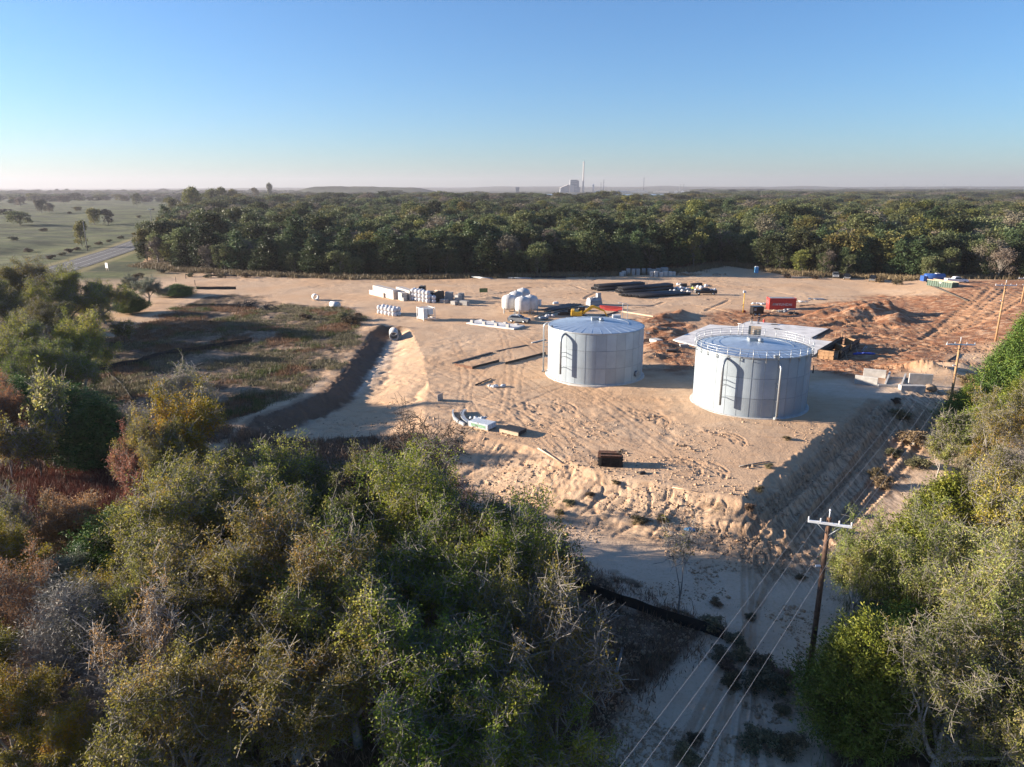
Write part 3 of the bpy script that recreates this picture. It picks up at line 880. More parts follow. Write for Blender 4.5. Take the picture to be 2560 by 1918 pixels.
def hi_tree(key, seed, H, Rad, nleaf, la, lb, sig, bare=0.0, twigs=True, twig_side=2, **kw):
    """trunk mesh (stem and limbs) and crown mesh (twigs and leaves, two slots)"""
    rng = np.random.default_rng(seed)
    S = skeleton(seed, H, Rad, **kw)
    lev = S[:, 8]; top = lev.max()
    big = S[lev <= top - 2]; small = S[lev > top - 2]
    V, Q = seg_tubes(big, 6)
    trunk = np_mesh('trunk', V, [Q], M['bark'], None, None, True)
    # side twigs: zigzag sprays
    tw = [small[:, :8]]
    if twigs:
        src = small[rng.integers(0, len(small), len(small) * twig_side)]
        f = rng.uniform(0, 1, (len(src), 1)); st = src[:, 0:3] * (1 - f) + src[:, 3:6] * f
        dr = rng.normal(size=(len(src), 3)); dr[:, 2] += .25; dr /= np.linalg.norm(dr, axis=1, keepdims=True)
        ln = rng.uniform(.3, 1.05, (len(src), 1)); en = st + dr * ln
        tw.append(np.concatenate([st, en, np.full((len(src), 1), .019), np.full((len(src), 1), .009)], 1))
    T = np.concatenate(tw, 0); T[:, 6:8] = np.clip(T[:, 6:8], .014, .12)
    Vt, Qt = seg_tubes(T, 3)
    # leaves around fine twigs, in clumps
    k = rng.integers(0, len(T), max(1, nleaf // 14))
    if bare: k = k[: int(len(k) * (1 - bare)) + 1]
    k = np.repeat(k, 14)
    f = rng.uniform(0, 1.1, (len(k), 1))
    C = T[k, 0:3] * (1 - f) + T[k, 3:6] * f + rng.normal(size=(len(k), 3)) * sig
    Vl, Ql = leaves(rng, C, la, lb)
    clump = rng.normal(size=len(T))[k] * .13
    zz = (C[:, 2] / H)
    big_ = np.array([fb for fb in fbm(C[:, 0] / 1.8 + C[:, 2] * .4, C[:, 1] / 1.8 - C[:, 2] * .4, seed, 2)])
    tint = np.clip(.42 + clump + rng.normal(size=len(C)) * .11 + (big_ - .5) * .9, 0, 1)
    Vc = np.concatenate([Vt, Vl]); mi = np.concatenate([np.zeros(len(Qt)), np.ones(len(Ql))])
    crown = np_mesh('crown', Vc, [Qt, Ql + len(Vt)], [M['bark'], OAKL], mi, {'tint': np.concatenate([np.full(len(Vt), .5), np.repeat(tint, 4)])})
    PROTO[key] = (trunk, crown, H, Rad)


def cedar(key, seed, H, Rad, nclump, per, la, lb, sig, shape=.8, matl=None, low=.06, sticks=True, wild=.25):
    rng = np.random.default_rng(seed)
    h = 1 - np.sqrt(rng.uniform(0, 1, nclump)) * (1 - low); h = np.clip(h, low, .985)
    az = rng.uniform(0, 2 * PI, nclump)
    lob = 1 + wild * (np.sin(az * 3 + seed + h * 7) * .5 + rng.normal(size=nclump) * .55)
    prof = np.minimum(1, (h - low * .3) / .16) ** .6 * (1 - h) ** shape * 1.15
    rr = Rad * prof * lob * rng.uniform(.45, 1.0, nclump) ** .5
    C0 = np.stack([rr * np.cos(az), rr * np.sin(az), h * H + rr * .18], 1)
    k = np.repeat(np.arange(nclump), per)
    out = np.stack([np.cos(az), np.sin(az), np.full(nclump, .55)], 1)
    g = rng.normal(size=(len(k), 3)) * sig
    C = C0[k] + g + out[k] * rng.normal(size=(len(k), 1)) * sig * 1.1
    Vl, Ql = leaves(rng, C, la, lb, .2, out[k])
    tint = np.clip(.42 + rng.normal(size=nclump)[k] * .16 + rng.normal(size=len(k)) * .15 + .25 * (h[k] - .5), 0, 1)
    Vs, Qs = np.zeros((0, 3)), np.zeros((0, 4), int)
    if sticks:
        st = np.stack([np.zeros(nclump), np.zeros(nclump), np.maximum(.2, h * H - rr * .35)], 1)
        Vs, Qs = seg_tubes(np.concatenate([st, C0, np.full((nclump, 1), .03), np.full((nclump, 1), .01)], 1), 3)
    mi = np.concatenate([np.zeros(len(Qs)), np.ones(len(Ql))])
    crown = np_mesh('crown', np.concatenate([Vs, Vl]), [Qs, Ql + len(Vs)], [M['barkdark'], matl or CEDL], mi,
                    {'tint': np.concatenate([np.full(len(Vs), .5), np.repeat(tint, 4)])})
    z = np.linspace(-.4, H * .92, 7); r0 = H * .017
    sg = [(0, 0, z[i], .05 * math.sin(i), 0, z[i + 1], r0 * (1 - i / 7.5), r0 * (1 - (i + 1) / 7.5)) for i in range(6)]
    Vt, Qt = seg_tubes(sg, 6)
    PROTO[key] = (np_mesh('trunk', Vt, [Qt], M['barkdark'], None, None, True), crown, H, Rad)


def low_tree(key, seed, H, Rad, nclump, per, la, lb, sig, matl, base=.12, bare=False):
    """crown of leaf clumps on several lobes: for the wood farther off"""
    rng = np.random.default_rng(seed)
    nl = 7
    la_az = rng.uniform(0, 2 * PI, nl); lr = Rad * rng.uniform(.25, .62, nl); lz = H * rng.uniform(.45, .80, nl)
    LC = np.stack([lr * np.cos(la_az), lr * np.sin(la_az), lz], 1); LC[0] = (0, 0, H * .80)
    LS = np.stack([Rad * rng.uniform(.36, .58, nl)] * 2 + [H * rng.uniform(.15, .24, nl)], 1)
    li = rng.integers(0, nl, nclump)
    d = rng.normal(size=(nclump, 3)); d /= np.linalg.norm(d, axis=1, keepdims=True); d[:, 2] = np.where(d[:, 2] < -.35, -d[:, 2], d[:, 2])
    C0 = LC[li] + d * LS[li] * rng.uniform(.70, 1.05, (nclump, 1))
    ns = nclump // 5                       # skirt of low branches
    az = rng.uniform(0, 2 * PI, ns); hh = rng.uniform(base, .5, ns)
    C0[:ns] = np.stack([Rad * .75 * np.cos(az) * rng.uniform(.4, 1, ns), Rad * .75 * np.sin(az) * rng.uniform(.4, 1, ns), hh * H], 1)
    k = np.repeat(np.arange(nclump), per)
    C = C0[k] + rng.normal(size=(len(k), 3)) * sig
    Vl, Ql = leaves(rng, C, la, lb, .3)
    tint = np.clip(.45 + rng.normal(size=nclump)[k] * .17 + rng.normal(size=len(k)) * .14, 0, 1)
    nst = 26
    st = np.stack([np.zeros(nst), np.zeros(nst), rng.uniform(.15, .45, nst) * H], 1)
    Vs, Qs = seg_tubes(np.concatenate([st, C0[-nst:], np.full((nst, 1), .11), np.full((nst, 1), .03)], 1), 4)
    mi = np.concatenate([np.zeros(len(Qs)), np.ones(len(Ql))])
    crown = np_mesh('crown', np.concatenate([Vs, Vl]), [Qs, Ql + len(Vs)], [M['bark'], matl], mi, {'tint': np.concatenate([np.full(len(Vs), .5), np.repeat(tint, 4)])})
    sg = [(0, 0, -.5, .1, 0, H * .25, .26, .21), (.1, 0, H * .25, 0, .1, H * .6, .21, .10)]
    Vt, Qt = seg_tubes(sg, 6)
    PROTO[key] = (np_mesh('trunk', Vt, [Qt], M['bark'], None, None, True), crown, H, Rad)


def setmat(o, slot, m):
    o.material_slots[slot].link = 'OBJECT'; o.material_slots[slot].material = m


NT = [0]


def put_tree(name, key, p, H, Rad, label, group=None, leaf=None, bark=None, rz=None, cat='tree', lean=None):
    tm, cm, h0, r0 = PROTO[key]
    e = bpy.data.objects.new(name, None); e.empty_display_size = .5
    e.location = p; e.rotation_euler = ((lean or 0), 0, rz if rz is not None else random.uniform(0, 6.28)); e.scale = (Rad / r0, Rad / r0, H / h0)
    link(e); tag(e, label, cat, group)
    t = bpy.data.objects.new('trunk', tm); c = bpy.data.objects.new('crown', cm)
    link(t, e); link(c, e)
    if leaf: setmat(c, 1, leaf)
    if bark:
        setmat(t, 0, bark)
        if key in ('bare_a', 'twig', 'grey_a', 'oak_bare'): setmat(c, 0, bark)
    NT[0] += 1
    return e


def protos():
    hi_tree('oak_a', 11, 13, 8.5, 98000, .078, .046, .21, kids=(4, 4, 4, 3), limbs=6, trunk=.20, r0=.36, lim_ang=(30, 66))
    hi_tree('oak_b', 23, 10.5, 6, 66000, .075, .044, .20, kids=(4, 4, 4, 3), limbs=5, trunk=.24, r0=.27)
    hi_tree('oak_c', 37, 10, 4.2, 46000, .072, .042, .19, kids=(4, 4, 4), limbs=5, trunk=.30, r0=.2, lim_ang=(15, 45))
    hi_tree('oak_thin', 41, 11, 6, 32000, .075, .043, .18, kids=(4, 4, 3), limbs=6, trunk=.18, r0=.32, twig_side=3, wob=.22)
    hi_tree('oak_bare', 43, 11, 6, 5200, .09, .05, .16, kids=(4, 4, 4), limbs=6, trunk=.18, r0=.34, twig_side=3, wob=.24)
    hi_tree('bare_a', 53, 8, 4, 9000, .065, .04, .16, kids=(4, 4, 3), limbs=5, trunk=.12, r0=.11, lim_ang=(12, 40), twig_side=3)
    hi_tree('twig', 59, 8, 1.6, 260, .07, .04, .12, kids=(3, 2), limbs=3, trunk=.3, r0=.07, lim_ang=(6, 22), twig_side=2)
    hi_tree('sapling', 67, 5, 1.7, 5200, .095, .055, .13, kids=(4, 3, 3), limbs=3, trunk=.35, r0=.07, lim_ang=(8, 28))
    cedar('cedar_a', 5, 10, 3.6, 1500, 44, .12, .040, .20)
    cedar('cedar_b', 9, 8, 3.4, 1100, 46, .115, .036, .20, .62, wild=.4)
    cedar('grey_a', 15, 7, 3.0, 1300, 26, .15, .011, .24, .7, CEDG, wild=.35)
    low_tree('wood_a', 3, 11, 4.6, 200, 26, .26, .16, .34, FOREST)
    low_tree('wood_b', 4, 12, 4.2, 210, 26, .26, .16, .36, FOREST)
    low_tree('wood_c', 6, 9.5, 4.4, 190, 26, .26, .16, .36, FOREST)
    low_tree('wood_g', 8, 10, 4.0, 170, 20, .30, .07, .40, FORGREY)
    cedar('wood_d', 21, 11, 3.0, 300, 18, .30, .11, .28, .75, FORCED, sticks=False)
    cedar('wood_e', 22, 12, 2.5, 280, 18, .30, .11, .26, .85, FORCED, sticks=False, wild=.35)
    low_tree('bush', 31, 2.6, 2.2, 120, 22, .16, .09, .20, OAKG, .05)


FG = [  # name, proto, base (2212-wide photo px), H, radius, leaf, bark, label
    ('oak_tree', 'oak_a', 955, 1440, 13.3, 8.3, OAKL, None, 'broad dark green oak, the largest crown, reaching out over the sandy bank'),
    ('oak_tree', 'oak_a', 645, 1650, 11.5, 7.6, OAKG, None, 'wide olive oak with thick forked grey limbs at the bottom edge'),
    ('oak_tree', 'oak_b', 430, 1340, 10.5, 6.0, OAKG, None, 'tan olive oak beside the dark round cedar and the red grass clearing'),
    ('oak_tree', 'oak_c', 440, 1130, 12.2, 4.6, OAKY, None, 'golden green oak standing up against the dark ditch scarp'),
    ('maple_tree', 'oak_c', 312, 1165, 9.0, 3.0, REDL, None, 'slim pinkish red tree at the edge of the shaded clearing'),
    ('oak_tree', 'oak_b', 352, 1160, 10.0, 3.8, OAKG, None, 'pale tan oak between the pinkish red tree and the golden oak'),
    ('oak_tree', 'oak_b', 600, 1245, 10.6, 5.6, OAKG, None, 'yellow green oak just below the pale mouth of the swale'),
    ('oak_tree', 'oak_b', 490, 1260, 10.0, 5.6, OAKG, None, 'dense olive oak in the middle of the wood below the golden oak'),
    ('oak_tree', 'oak_a', 750, 1275, 10.6, 6.2, OAKL, None, 'green oak tucked in front of the thin brown oak by the bank'),
    ('oak_tree', 'oak_bare', 880, 1195, 12.0, 7.6, BROWNL, M['barkdark'], 'spreading nearly leafless oak with dark limbs against the sand'),
    ('oak_tree', 'oak_b', 560, 1480, 11.0, 6.0, OAKG, None, 'mustard olive oak left of the central trunk with deep gaps'),
    ('bare_tree', 'bare_a', 378, 1600, 9.4, 3.4, OAKR, M['barkpale'], 'tall bare pinkish grey tree with upright forks above the grey brush'),
    ('cedar_tree', 'grey_a', 290, 1600, 5.6, 3.2, CEDG, M['deadwood'], 'leaning dead grey cedar beside the bare pinkish tree'),
    ('cedar_tree', 'grey_a', 195, 1520, 8.0, 3.2, CEDG, M['deadwood'], 'large dead cedar of dark grey twigs near the picture corner'),
    ('oak_tree', 'oak_c', 245, 1440, 6.6, 2.7, OAKY, None, 'small yellow oak standing alone above the dead grey cedar'),
    ('shrub_tree', 'oak_c', 160, 1320, 4.4, 2.5, SAGE, None, 'grey green bushy tree under the orange brown oak'),
    ('cedar_tree', 'cedar_b', 262, 1262, 6.0, 3.3, CEDL, None, 'dark round cedar beside the rust coloured grass'),
    ('oak_tree', 'oak_c', 175, 1235, 6.2, 3.3, OAKR, None, 'orange brown oak in front of the rust coloured grass'),
    ('bare_tree', 'bare_a', 48, 1250, 7.2, 3.0, OAKP, M['deadwood'], 'bare grey tree beside the rust coloured grass'),
    ('oak_tree', 'oak_c', 12, 1340, 7.6, 2.8, OAKY, None, 'yellow tinged oak cut by the photo edge below the bare grey tree'),
    ('oak_tree', 'oak_thin', 45, 1470, 8.0, 3.6, OAKR, M['barkpale'], 'sparse pinkish oak above the bright yellow green tree'),
    ('oak_tree', 'oak_c', 18, 1545, 5.6, 2.4, OAKY, None, 'bright yellow green tree at the photo edge'),
    ('oak_tree', 'oak_c', 55, 1690, 6.4, 2.4, OAKY, None, 'orange gold oak in the lower corner of the photo'),
    ('oak_tree', 'oak_c', 160, 1720, 5.2, 2.4, OAKY, None, 'low orange oak next to the corner gold oak'),
    ('bare_tree', 'bare_a', 1205, 1625, 10.6, 4.6, OAKG, M['bark'], 'fine branched half bare tree with whitish twigs beside the sandy track'),
    ('oak_tree', 'oak_thin', 1130, 1560, 10.5, 4.6, OAKG, M['bark'], 'thin olive oak between the central oak and the whitish half bare tree'),
    ('oak_tree', 'oak_b', 890, 1690, 9.4, 6.0, OAKL, None, 'low dark oak at the bottom edge under the central oak'),
    ('oak_tree', 'oak_b', 775, 1610, 10.2, 5.6, OAKG, None, 'olive oak covered in grey twigs left of the central trunk'),
    ('oak_tree', 'oak_b', 1040, 1730, 8.2, 5.2, OAKL, None, 'dark green oak at the bottom edge beside the track shade'),
    ('oak_tree', 'oak_b', 440, 1750, 8.8, 5.2, OAKG, None, 'gold green oak at the bottom edge over the grey brush'),
    ('cedar_tree', 'cedar_b', 425, 1590, 4.2, 2.2, CEDY, None, 'small bright green cedar under the bare pinkish tree'),
    ('oak_tree', 'oak_b', 680, 1400, 10.6, 5.6, OAKG, None, 'dense olive oak between the central oak and the mustard oak'),
    ('oak_tree', 'oak_b', 1080, 1385, 9.4, 5.2, OAKL, None, 'dark oak under the outer limbs of the central oak'),
    ('oak_tree', 'oak_b', 330, 1480, 7.6, 3.4, OAKG, None, 'small olive oak beside the small yellow oak'),
    # shaded wood on the west side
    ('oak_tree', 'oak_b', 60, 705, 13.0, 8.5, OAKG, None, 'tall rounded oak at the top of the shaded wood below the road'),
    ('oak_tree', 'oak_b', 150, 712, 12.0, 7.5, OAKL, None, 'dark oak in the middle of the shaded wood below the road'),
    ('oak_tree', 'oak_b', 228, 700, 8.8, 6.5, OAKL, None, 'low dark oak ending the shaded wood beside the dirt path'),
    ('oak_tree', 'oak_b', -30, 735, 11.0, 8, OAKL, None, 'dark oak at the photo edge below the road'),
    ('oak_tree', 'oak_b', 105, 765, 9.0, 7, OAKL, None, 'dark oak in front of the tall rounded oak below the road'),
    ('cedar_tree', 'cedar_b', 282, 678, 5.6, 3.6, CEDL, None, 'squat dark cedar at the foot of the shaded wood'),
    ('bare_tree', 'bare_a', 75, 790, 7.6, 4.6, OAKP, M['deadwood'], 'fuzzy grey leafless tree between two shaded oak groups'),
    ('shrub_tree', 'oak_c', 322, 655, 6.4, 4.6, SAGE, None, 'pale grey green tree beside the dirt entrance'),
    ('shrub_tree', 'oak_c', 285, 640, 5.6, 3.0, SAGE, None, 'smaller pale tree behind the dirt entrance tree'),
    ('cedar_tree', 'cedar_b', 385, 640, 3.4, 4.2, CEDL, None, 'low dark bush beside the black fence at the entrance'),
    ('oak_tree', 'oak_b', 60, 860, 10.8, 6.2, OAKG, None, 'shaded olive oak with yellow top at the photo edge'),
    ('oak_tree', 'oak_c', 185, 850, 11.0, 5.0, OAKG, None, 'upright oak with a yellowish top beside the long black fence'),
    ('oak_tree', 'oak_b', 120, 890, 9.0, 5.6, OAKL, None, 'dark oak under the upright yellow topped oak'),
    ('oak_tree', 'sapling', 118, 1010, 9.8, 2.6, OAKP, M['barkpale'], 'slender pale stemmed tree against the dark thicket'),
    ('oak_tree', 'oak_c', 18, 1010, 9.0, 3.6, OAKR, None, 'brownish sparse oak at the photo edge in the thicket'),
    ('cedar_tree', 'cedar_a', 225, 1005, 7.4, 4.2, CEDL, None, 'black green cedar in the shaded thicket'),
    ('cedar_tree', 'cedar_b', 150, 945, 7.0, 4.4, CEDL, None, 'dark cedar behind the slender pale stemmed tree'),
    ('oak_tree', 'sapling', 88, 1042, 6.0, 2.0, OAKG, M['barkdark'], 'thin sapling at the shaded clearing edge'),
    ('oak_tree', 'sapling', 30, 1040, 6.6, 1.8, OAKG, M['barkpale'], 'pale thin sapling at the photo edge by the clearing'),
    ('bare_tree', 'bare_a', 408, 940, 8.4, 4.4, OAKP, M['barkpale'], 'silvery half bare tree in front of the ditch scarp'),
    ('cedar_tree', 'grey_a', 300, 985, 6.0, 3.6, CEDG, M['deadwood'], 'grey twiggy cedar beside the silvery half bare tree'),
    ('cedar_tree', 'cedar_b', 45, 935, 7.0, 4.2, CEDL, None, 'dark cedar at the photo edge under the yellow topped oak'),
    ('shrub_tree', 'sapling', 268, 745, 4.4, 2.2, OAKG, M['barkdark'], 'small shrubby tree at the end of the long black fence'),
    # east side
    ('oak_tree', 'oak_a', 2090, 1515, 12.0, 6.6, OAKP, M['barkpale'], 'large pale oak with twisting whitish limbs right of the near utility pole'),
    ('cedar_tree', 'cedar_b', 1848, 1600, 8.2, 3.2, CEDY, None, 'yellow green cedar at the foot of the near utility pole'),
    ('oak_tree', 'oak_c', 1838, 1405, 9.4, 3.0, OAKP, M['barkpale'], 'slim pale oak rising just behind the near utility pole'),
    ('cedar_tree', 'cedar_a', 2000, 1335, 11.4, 4.2, CEDY, None, 'tall vivid green cedar beside the sandy bank'),
    ('oak_tree', 'oak_b', 2140, 1400, 11.6, 5.4, OAKG, None, 'olive oak behind the vivid green cedar'),
    ('cedar_tree', 'cedar_a', 2192, 885, 14.0, 4.6, CEDL, None, 'tall dark cedar beside the far timber pole'),
    ('cedar_tree', 'cedar_b', 2085, 935, 6.4, 2.8, CEDY, None, 'small green cedar beside the second timber pole'),
    ('oak_tree', 'oak_thin', 2150, 1065, 11.0, 5.0, OAKG, None, 'grey olive oak uphill of the vivid green cedar'),
    ('cedar_tree', 'cedar_b', 2140, 985, 7.4, 4.0, CEDY, None, 'green cedar between the grey oak and the small cedar'),
    ('oak_tree', 'sapling', 2022, 1030, 5.0, 1.7, OAKP, M['barkpale'], 'pale stemmed sapling by the torn black fence'),
    ('oak_tree', 'sapling', 2052, 1000, 6.0, 1.9, OAKP, M['barkpale'], 'leggy pale sapling at the edge of the sandy bank'),
    ('cedar_tree', 'grey_a', 2190, 1085, 7, 3.4, CEDG, M['deadwood'], 'grey dead cedar at the photo edge uphill of the olive oak'),
    ('oak_tree', 'oak_thin', 2010, 1680, 9.4, 4.6, OAKP, M['barkpale'], 'bare pale oak with tangled limbs low in the photo'),
    ('oak_tree', 'oak_b', 2190, 1680, 8.8, 4.4, OAKP, None, 'pale leaved oak in the lower corner beside the track'),
    ('cedar_tree', 'cedar_b', 1940, 1500, 6.2, 3.4, CEDL, None, 'dark cedar under the large pale oak'),
    ('cedar_tree', 'cedar_b', 2210, 960, 9, 4, CEDY, None, 'green cedar at the photo edge below the tall dark cedar'),
    ('oak_tree', 'oak_b', 2230, 1230, 11, 5, OAKG, None, 'olive oak at the photo edge behind the vivid green cedar'),
    ('bare_tree', 'twig', 1462, 1340, 8.2, 1.6, OAKG, M['deadwood'], 'thin leafless sapling rising through the low black fence'),
]
PAST = [  # trees out on the pasture: px (2560 space) base, top, radius m, leaf, label
    (50, 562, 529, 12, OAKL, 'wide dark oak clump on the pasture at the photo edge'),
    (237, 563, 520, 6.5, OAKY, 'yellow green tree on the pasture behind the road pole'),
    (271, 562, 524, 5, OAKP, 'sparse pale tree beside the yellow green pasture tree'),
    (343, 515, 484, 8.5, OAKL, 'round dark tree alone in mid pasture'),
    (431, 539, 494, 8, OAKG, 'grey olive tree on the pasture by the far road pole'),
    (482, 541, 470, 9, OAKG, 'tall yellowish tree at the corner of the wood'),
    (497, 536, 488, 7, OAKY, 'bright rounded tree under the tall yellowish tree'),
    (532, 524, 472, 9, OAKG, 'first large olive tree of the pasture row'),
    (557, 520, 470, 9, OAKG, 'second large olive tree of the pasture row'),
    (585, 520, 474, 9, OAKG, 'third large olive tree of the pasture row'),
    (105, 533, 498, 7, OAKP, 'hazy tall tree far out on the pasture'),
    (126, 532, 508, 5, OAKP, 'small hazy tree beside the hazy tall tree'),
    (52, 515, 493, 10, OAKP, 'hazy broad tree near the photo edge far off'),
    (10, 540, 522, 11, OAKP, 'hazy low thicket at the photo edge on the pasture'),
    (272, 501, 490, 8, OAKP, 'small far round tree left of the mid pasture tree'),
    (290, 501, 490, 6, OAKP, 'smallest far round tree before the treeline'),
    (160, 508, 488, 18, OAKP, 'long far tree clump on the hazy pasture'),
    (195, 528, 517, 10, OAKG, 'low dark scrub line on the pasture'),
    (205, 618, 553, 3.6, OAKG, 'leaning straggly tree beside the road pole'),
    (676, 502, 457, 7, OAKL, 'tall flat topped pine standing above the wood'),
    (640, 505, 470, 9, OAKG, 'hazy oak beside the flat topped pine'),
]


def woods():
    protos()
    for (name, key, bx, by, H, Rad, leaf, bark, label) in FG:
        p = GD(bx, by, .05)
        put_tree(name, key, p, H, Rad, label, None, leaf, bark)
    for i, (bx, by, ty, Rad, leaf, label) in enumerate(PAST):
        p = G(bx, by, .1); d = math.hypot(p.x, p.y)
        H = max(2.5, (by - ty) / F * (p.y * CT + (HC - p.z) * ST))
        key = ('wood_a', 'wood_c', 'wood_b')[i % 3]
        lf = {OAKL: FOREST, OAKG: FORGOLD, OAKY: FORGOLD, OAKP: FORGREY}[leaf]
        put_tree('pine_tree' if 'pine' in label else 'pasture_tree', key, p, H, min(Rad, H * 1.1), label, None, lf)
    # ---- the wood behind the site: first rows are trees of their own
    rg = random.Random(99); nr = np.random.default_rng(99)
    pts = []
    r = 200.0
    while r < 6200:
        sp = 5.7 if r < 430 else (5.7 + (r - 430) * .012 if r < 1500 else 18 + (r - 1500) * .011)
        a = -0.68
        while a < .70:
            x = (r + rg.uniform(-.5, .5) * sp) * math.sin(a); y = (r + rg.uniform(-.5, .5) * sp) * math.cos(a)
            x += rg.uniform(-.45, .45) * sp
            pts.append((x, y, sp)); a += sp / r
        r += sp * .92
    P = np.array(pts)
    ins = inside(FPOLY, P[:, 0], P[:, 1])
    ang = np.arctan2(P[:, 0], P[:, 1]); rad = np.hypot(P[:, 0], P[:, 1])
    lake = (rad > 1500) & (rad < 4050) & (ang > .02) & (ang < .245 - .02 * np.clip((1900 - rad) / 400, 0, 1))
    farcut = (rad > 2150) & (ang < .03)
    clear = (np.hypot(P[:, 0] - ad(1555, 560).x, P[:, 1] - ad(1555, 560).y) < 9)
    far_left = (rad > 2200) & (ang < .24)
    keep = ins & ~lake & ~farcut & ~clear & ~far_left
    # hazy tree lines out on the left horizon
    fl = []
    for k in range(5200):
        x = rg.uniform(-2600, -250); y = rg.uniform(900, 4200)
        if fbm(np.array([x / 420]), np.array([y / 160]), 77, 2)[0] > .54 and not (abs(math.atan2(x, y)) > .72) and not (y > 2900 and abs(x + 650) < 430): fl.append((x, y, 16))
    P = np.vstack([P[keep], np.array(fl)])
    dE, alE, _ = polydist(FEDGE, P[:, 0], P[:, 1])
    Zg = hz(P[:, 0], P[:, 1])
    rad = np.hypot(P[:, 0], P[:, 1]); ang = np.arctan2(P[:, 0], P[:, 1])
    okb = ~(dE < 1.0 + 6.0 * sm(fbm(P[:, 0] / 7, P[:, 1] / 7, 151, 2), .4, .7))
    P = P[okb]; dE = dE[okb]; Zg = Zg[okb]; rad = rad[okb]; ang = ang[okb]
    px = CX + F * P[:, 0] / (P[:, 1] * CT + (HC - Zg) * ST)
    inview = (px > -60) & (px < 2620)
    n_ind = 295 - NT[0]
    score = dE + np.where(inview, 0, 1e6) + (rad > 700) * 1e6
    order = np.argsort(score)
    ind = set(order[:n_ind].tolist())
    marks = [(560, 'behind the dirt entrance'), (800, 'behind the two concrete pipes'), (960, 'behind the wrapped block stacks'), (1160, 'behind the pale bag stack'), (1330, 'behind the far bundles of pipe'), (1500, 'behind the black pipes'), (1720, 'behind the row of stone blocks'), (1900, 'around the portable toilet'), (2100, 'behind the red container'), (2280, 'behind the parked trucks'), (2700, 'behind the green skip')]
    kinds = ['wood_a', 'wood_b', 'wood_c', 'wood_g', 'wood_d', 'wood_e']
    words = {'wood_a': ('oak_tree', 'rounded olive oak'), 'wood_b': ('oak_tree', 'tall olive oak'), 'wood_c': ('oak_tree', 'low spreading oak'), 'wood_g': ('bare_tree', 'grey half bare tree'), 'wood_d': ('cedar_tree', 'dark green cedar'), 'wood_e': ('cedar_tree', 'narrow dark cedar')}
    dens = fbm(P[:, 0] / 60, P[:, 1] / 60, 120, 3)
    kk = np.zeros(len(P), int); H = np.zeros(len(P)); Rr = np.zeros(len(P)); gold = np.zeros(len(P), bool)
    for i in range(len(P)):
        u = rg.random(); ced = .62 if dE[i] < 22 else (.42 if dE[i] < 60 else .20)
        if px[i] > 1900: ced *= .45
        if px[i] < 640: ced *= .8
        ced *= .5 + dens[i]
        if u < ced: k = 4 if rg.random() < .6 else 5
        elif rg.random() < (.15 if rad[i] < 600 else .24): k = 3
        else: k = rg.choice((0, 1, 2))
        kk[i] = k
        h = rg.uniform(7.5, 12.5) if k < 4 else rg.uniform(6.5, 14)
        if dE[i] < 8: h *= rg.uniform(.55, .95)
        if rg.random() < .09: h *= rg.uniform(1.15, 1.45)
        h *= 1.16; wide = max(1.0, P[i, 2] / 6.0)
        H[i] = h if rad[i] < 1500 else h * 1.05; Rr[i] = h * (rg.uniform(.38, .54) if k < 4 else rg.uniform(.26, .37)) * wide
        gold[i] = rg.random() < (.12 if px[i] < 1500 else .26)
    seen = {}
    for i in sorted(ind):
        key = kinds[kk[i]]; nm, wd = words[key]
        mk = next(m_ for x_, m_ in marks if px[i] < x_)
        row = 'in front rank of wood' if dE[i] < 8 else ('in second rank of wood' if dE[i] < 15 else 'in third rank of wood')
        lab = f'{wd} {row} {mk}'
        seen.setdefault(lab, []).append(i)
    for lab, ii in seen.items():
        for i in ii:
            key = kinds[kk[i]]; nm, wd = words[key]
            grp = lab.replace(wd, wd + 's')
            put_tree(nm, key, (P[i, 0], P[i, 1], Zg[i] - .1), H[i], Rr[i], lab, grp if len(ii) > 1 else 'trees of the wood behind the site', FORGOLD if (gold[i] and kk[i] < 3) else None)
    rest = np.array([i for i in range(len(P)) if i not in ind])
    me = bpy.data.meshes.new('forest')
    me.vertices.add(len(rest)); co = np.stack([P[rest, 0], P[rest, 1], Zg[rest] - .1], 1)
    me.vertices.foreach_set('co', co.astype(np.float32).ravel())
    kr = kk[rest].copy(); kr[(kr < 3) & gold[rest]] = 6
    a = me.attributes.new('kind_index', 'INT', 'POINT'); a.data.foreach_set('value', kr.astype(np.int32))
    sc = np.zeros((len(rest), 3), np.float32)
    for j, i in enumerate(rest):
        _, _, h0, r0 = PROTO[kinds[kk[i]]]; sc[j] = (Rr[i] / r0, Rr[i] / r0, H[i] / h0)
    a = me.attributes.new('size', 'FLOAT_VECTOR', 'POINT'); a.data.foreach_set('vector', sc.ravel())
    a = me.attributes.new('turn', 'FLOAT', 'POINT'); a.data.foreach_set('value', nr.uniform(0, 6.28, len(rest)).astype(np.float32))
    fo = link(bpy.data.objects.new('forest', me)); tag(fo, 'mixed oak and cedar woodland stretching to the horizon', None, None, 'stuff')
    src = {}
    for o in bpy.data.objects:
        if o.type == 'MESH' and o.name.startswith('crown') and o.parent:
            for q in range(6):
                if o.data == PROTO[kinds[q]][1] and o.material_slots[1].link == 'DATA' and q not in src: src[q] = o
                if q == 0 and o.data == PROTO[kinds[0]][1] and o.material_slots[1].link == 'OBJECT' and o.material_slots[1].material == FORGOLD: src[6] = o
    ng = bpy.data.node_groups.new('forest_scatter', 'GeometryNodeTree')
    ng.interface.new_socket('Geometry', in_out='INPUT', socket_type='NodeSocketGeometry'); ng.interface.new_socket('Geometry', in_out='OUTPUT', socket_type='NodeSocketGeometry')
    N = ng.nodes; L = ng.links
    gi = N.new('NodeGroupInput'); go = N.new('NodeGroupOutput'); jn = N.new('GeometryNodeJoinGeometry')

